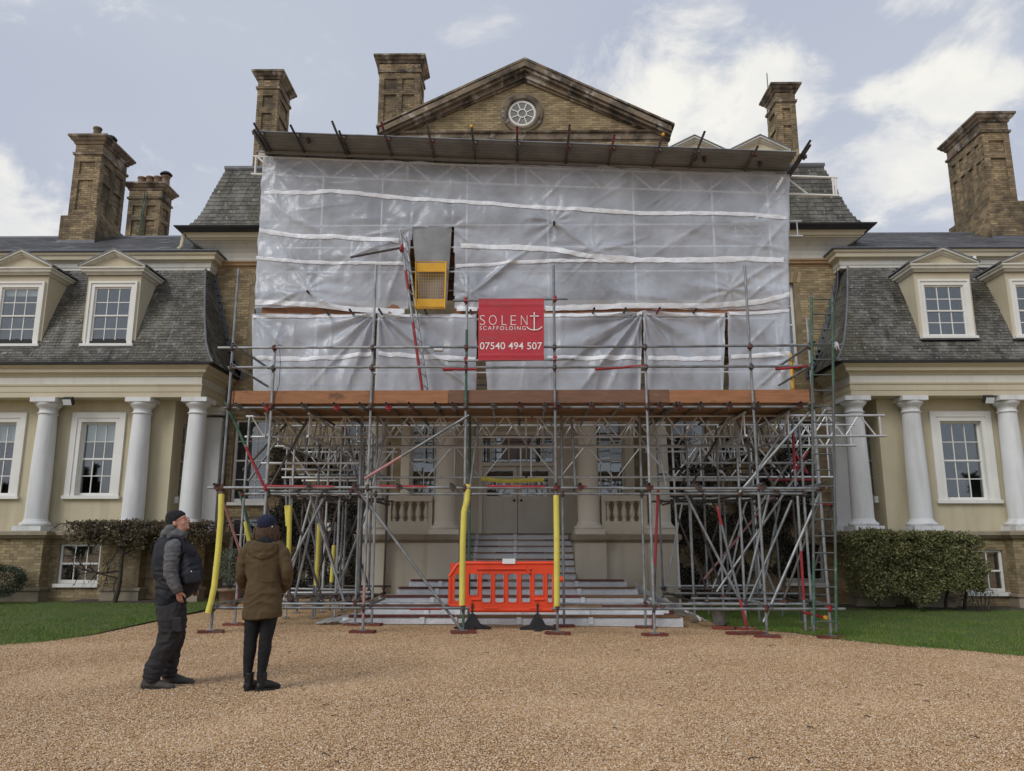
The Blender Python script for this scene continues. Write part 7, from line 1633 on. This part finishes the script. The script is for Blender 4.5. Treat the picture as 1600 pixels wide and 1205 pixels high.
# leafless tree behind the house at the right edge
def bare_tree():
    rnd = random.Random(77); c = V((23.6, 32, 0)); R_ = root('bare_tree', 'leafless tree with thin twigs showing beside the right-hand chimney', 'tree', c)
    t = MB(); t.sweep([c, c + V((.1, 0, 5)), c + V((-.1, 0, 10))], .32, 10, .2); t.build('trunk', M['bark'], R_)
    for k in range(9):
        L_ = MB()
        def grow(p, d, l, r, dep):
            pts = [p.copy()]; q = p.copy()
            for i in range(5): d = (d + rv(rnd) * .22 + V((0, 0, .05))).normalized(); q = q + d * l / 5; pts.append(q.copy())
            L_.sweep(pts, r, 5, r * .55, False)
            if dep:
                for i in range(4): grow(pts[rnd.randint(2, 5)], (d + rv(rnd) * .8).normalized(), l * .55, r * .5, dep - 1)
        a_ = k * .75; grow(c + V((0, 0, 7 + .33 * k)), V((math.cos(a_), math.sin(a_) * .6, .75)).normalized(), 3.4, .10, 3); L_.build('limb', M['twig'], R_)
bare_tree()
# small things in the shade: bucket, loose planks
bk = root('bucket', 'grey metal bucket on the grass under the right tower of the scaffold', 'bucket', at(1124, 968, 15.6))
c = at(1124, 968, 15.6); c.z = gz(c.x)
s = MB(); s.lathe([(.11, .03), (.145, .30), (.15, .30), (.152, .315), (.14, .31), (.105, .05)], c.x, c.y, c.z, 18); s.build('pail', M['galv'], bk)
s = MB(); s.sweep([c + V((.15 * math.cos(t), 0, .30 + .13 * math.sin(t))) for t in [math.pi * i / 10 for i in range(11)]], .005, 6); s.build('handle', M['galv'], bk)
# twigs and dead leaves on the gravel
tw = MB(); rnd = random.Random(3)
for k in range(46):
    x, y = rnd.uniform(-4, 5), rnd.uniform(5.6, 12.8); a_ = rnd.random() * 6.28; l = rnd.uniform(.03, .11); d = V((math.cos(a_), math.sin(a_), 0)); p = V((x, y, gz(x) + .012)); tw.sweep([p, p + d * l * .5 + V((0, .012, .006)), p + d * l], .0045, 5, .0025)
tw.build('fallen_twigs', M['twig'], kind='stuff')

def wood():
    rnd = random.Random(55); vs = []; fs = []
    for k in range(26):
        x = -62 + 5 * k + rnd.uniform(-1.5, 1.5); y = -46 + rnd.uniform(-6, 6); h = rnd.uniform(4, 9.5); con = rnd.random() < .4; r0 = h * (.22 if con else .36)
        for i in range(620):
            t = rnd.random() ** .8; r = r0 * ((1 - t) if con else math.sin(math.pi * min(1, .12 + t * .88)) ** .6) * (.55 + .45 * rnd.random()); a_ = rnd.random() * 6.28
            leaf(vs, fs, V((x + r * math.cos(a_), y + r * math.sin(a_), .6 + t * h)), rv(rnd), rv(rnd), rnd.uniform(.6, 1.2), rnd.uniform(.4, .8))
    mb = MB(); mb.add(vs, fs); mb.build('far_wood', M['darkleaf'], kind='stuff')
wood()

# loose golden pebbles on the drive where they can be told apart
def pebbles():
    bm_ = MB(); t = (1 + 5 ** .5) / 2; ic = [(-1, t, 0), (1, t, 0), (-1, -t, 0), (1, -t, 0), (0, -1, t), (0, 1, t), (0, -1, -t), (0, 1, -t), (t, 0, -1), (t, 0, 1), (-t, 0, -1), (-t, 0, 1)]
    fc = [(0, 11, 5), (0, 5, 1), (0, 1, 7), (0, 7, 10), (0, 10, 11), (1, 5, 9), (5, 11, 4), (11, 10, 2), (10, 7, 6), (7, 1, 8), (3, 9, 4), (3, 4, 2), (3, 2, 6), (3, 6, 8), (3, 8, 9), (4, 9, 5), (2, 4, 11), (6, 2, 10), (8, 6, 7), (9, 8, 1)]
    bm_.add([V(p).normalized() * .0063 for p in ic], fc, True); pm = bm_.mesh('pebble', M['pebble'])
    po = bpy.data.objects.new('pebble', pm)
    vs = []; fs = []; ys = [5.2, 7.5, 10, 12.6, 15]; dens = [5200, 4000, 2500, 1300]
    g = MB()
    for k in range(4):
        y0, y1 = ys[k], ys[k + 1]
        for i in range(12):
            w0, w1 = .72 * y0 + .3, .72 * y1 + .3
            q = [(-w0 + 2 * w0 * i / 12, y0), (-w0 + 2 * w0 * (i + 1) / 12, y0), (-w1 + 2 * w1 * (i + 1) / 12, y1), (-w1 + 2 * w1 * i / 12, y1)]
            b = len(vs); vs += [(x, y, gz(x) + .004) for x, y in q]; fs.append((b, b + 1, b + 2, b + 3))
    g.add(vs, fs); o = g.build('gravel', M['gravel'], kind='stuff'); me = o.data
    at_ = me.attributes.new('density', 'FLOAT', 'FACE')
    for k in range(4):
        for i in range(12): at_.data[k * 12 + i].value = dens[k]
    ng = bpy.data.node_groups.new('pebble_scatter', 'GeometryNodeTree'); ng.interface.new_socket('Geometry', in_out='INPUT', socket_type='NodeSocketGeometry'); ng.interface.new_socket('Geometry', in_out='OUTPUT', socket_type='NodeSocketGeometry')
    n = ng.nodes; lk = ng.links; gi = n.new('NodeGroupInput'); go = n.new('NodeGroupOutput'); dp = n.new('GeometryNodeDistributePointsOnFaces'); na = n.new('GeometryNodeInputNamedAttribute'); na.data_type = 'FLOAT'; na.inputs['Name'].default_value = 'density'
    ip = n.new('GeometryNodeInstanceOnPoints'); oi = n.new('GeometryNodeObjectInfo'); oi.inputs['Object'].default_value = po; oi.inputs['As Instance'].default_value = True
    rs = n.new('FunctionNodeRandomValue'); rs.data_type = 'FLOAT_VECTOR'; rs.inputs[0].default_value = (.6, .6, .45); rs.inputs[1].default_value = (1.45, 1.25, .85); rr = n.new('FunctionNodeRandomValue'); rr.data_type = 'FLOAT_VECTOR'; rr.inputs[0].default_value = (-.4, -.4, 0); rr.inputs[1].default_value = (.4, .4, 6.28); rr.inputs['Seed'].default_value = 5
    lk.new(gi.outputs[0], dp.inputs['Mesh']); lk.new(na.outputs['Attribute'], dp.inputs['Density']); lk.new(dp.outputs['Points'], ip.inputs['Points']); lk.new(oi.outputs['Geometry'], ip.inputs['Instance']); lk.new(rs.outputs[0], ip.inputs['Scale']); lk.new(rr.outputs[0], ip.inputs['Rotation']); lk.new(ip.outputs[0], go.inputs[0])
    md = o.modifiers.new('scatter', 'NODES'); md.node_group = ng
pebbles()
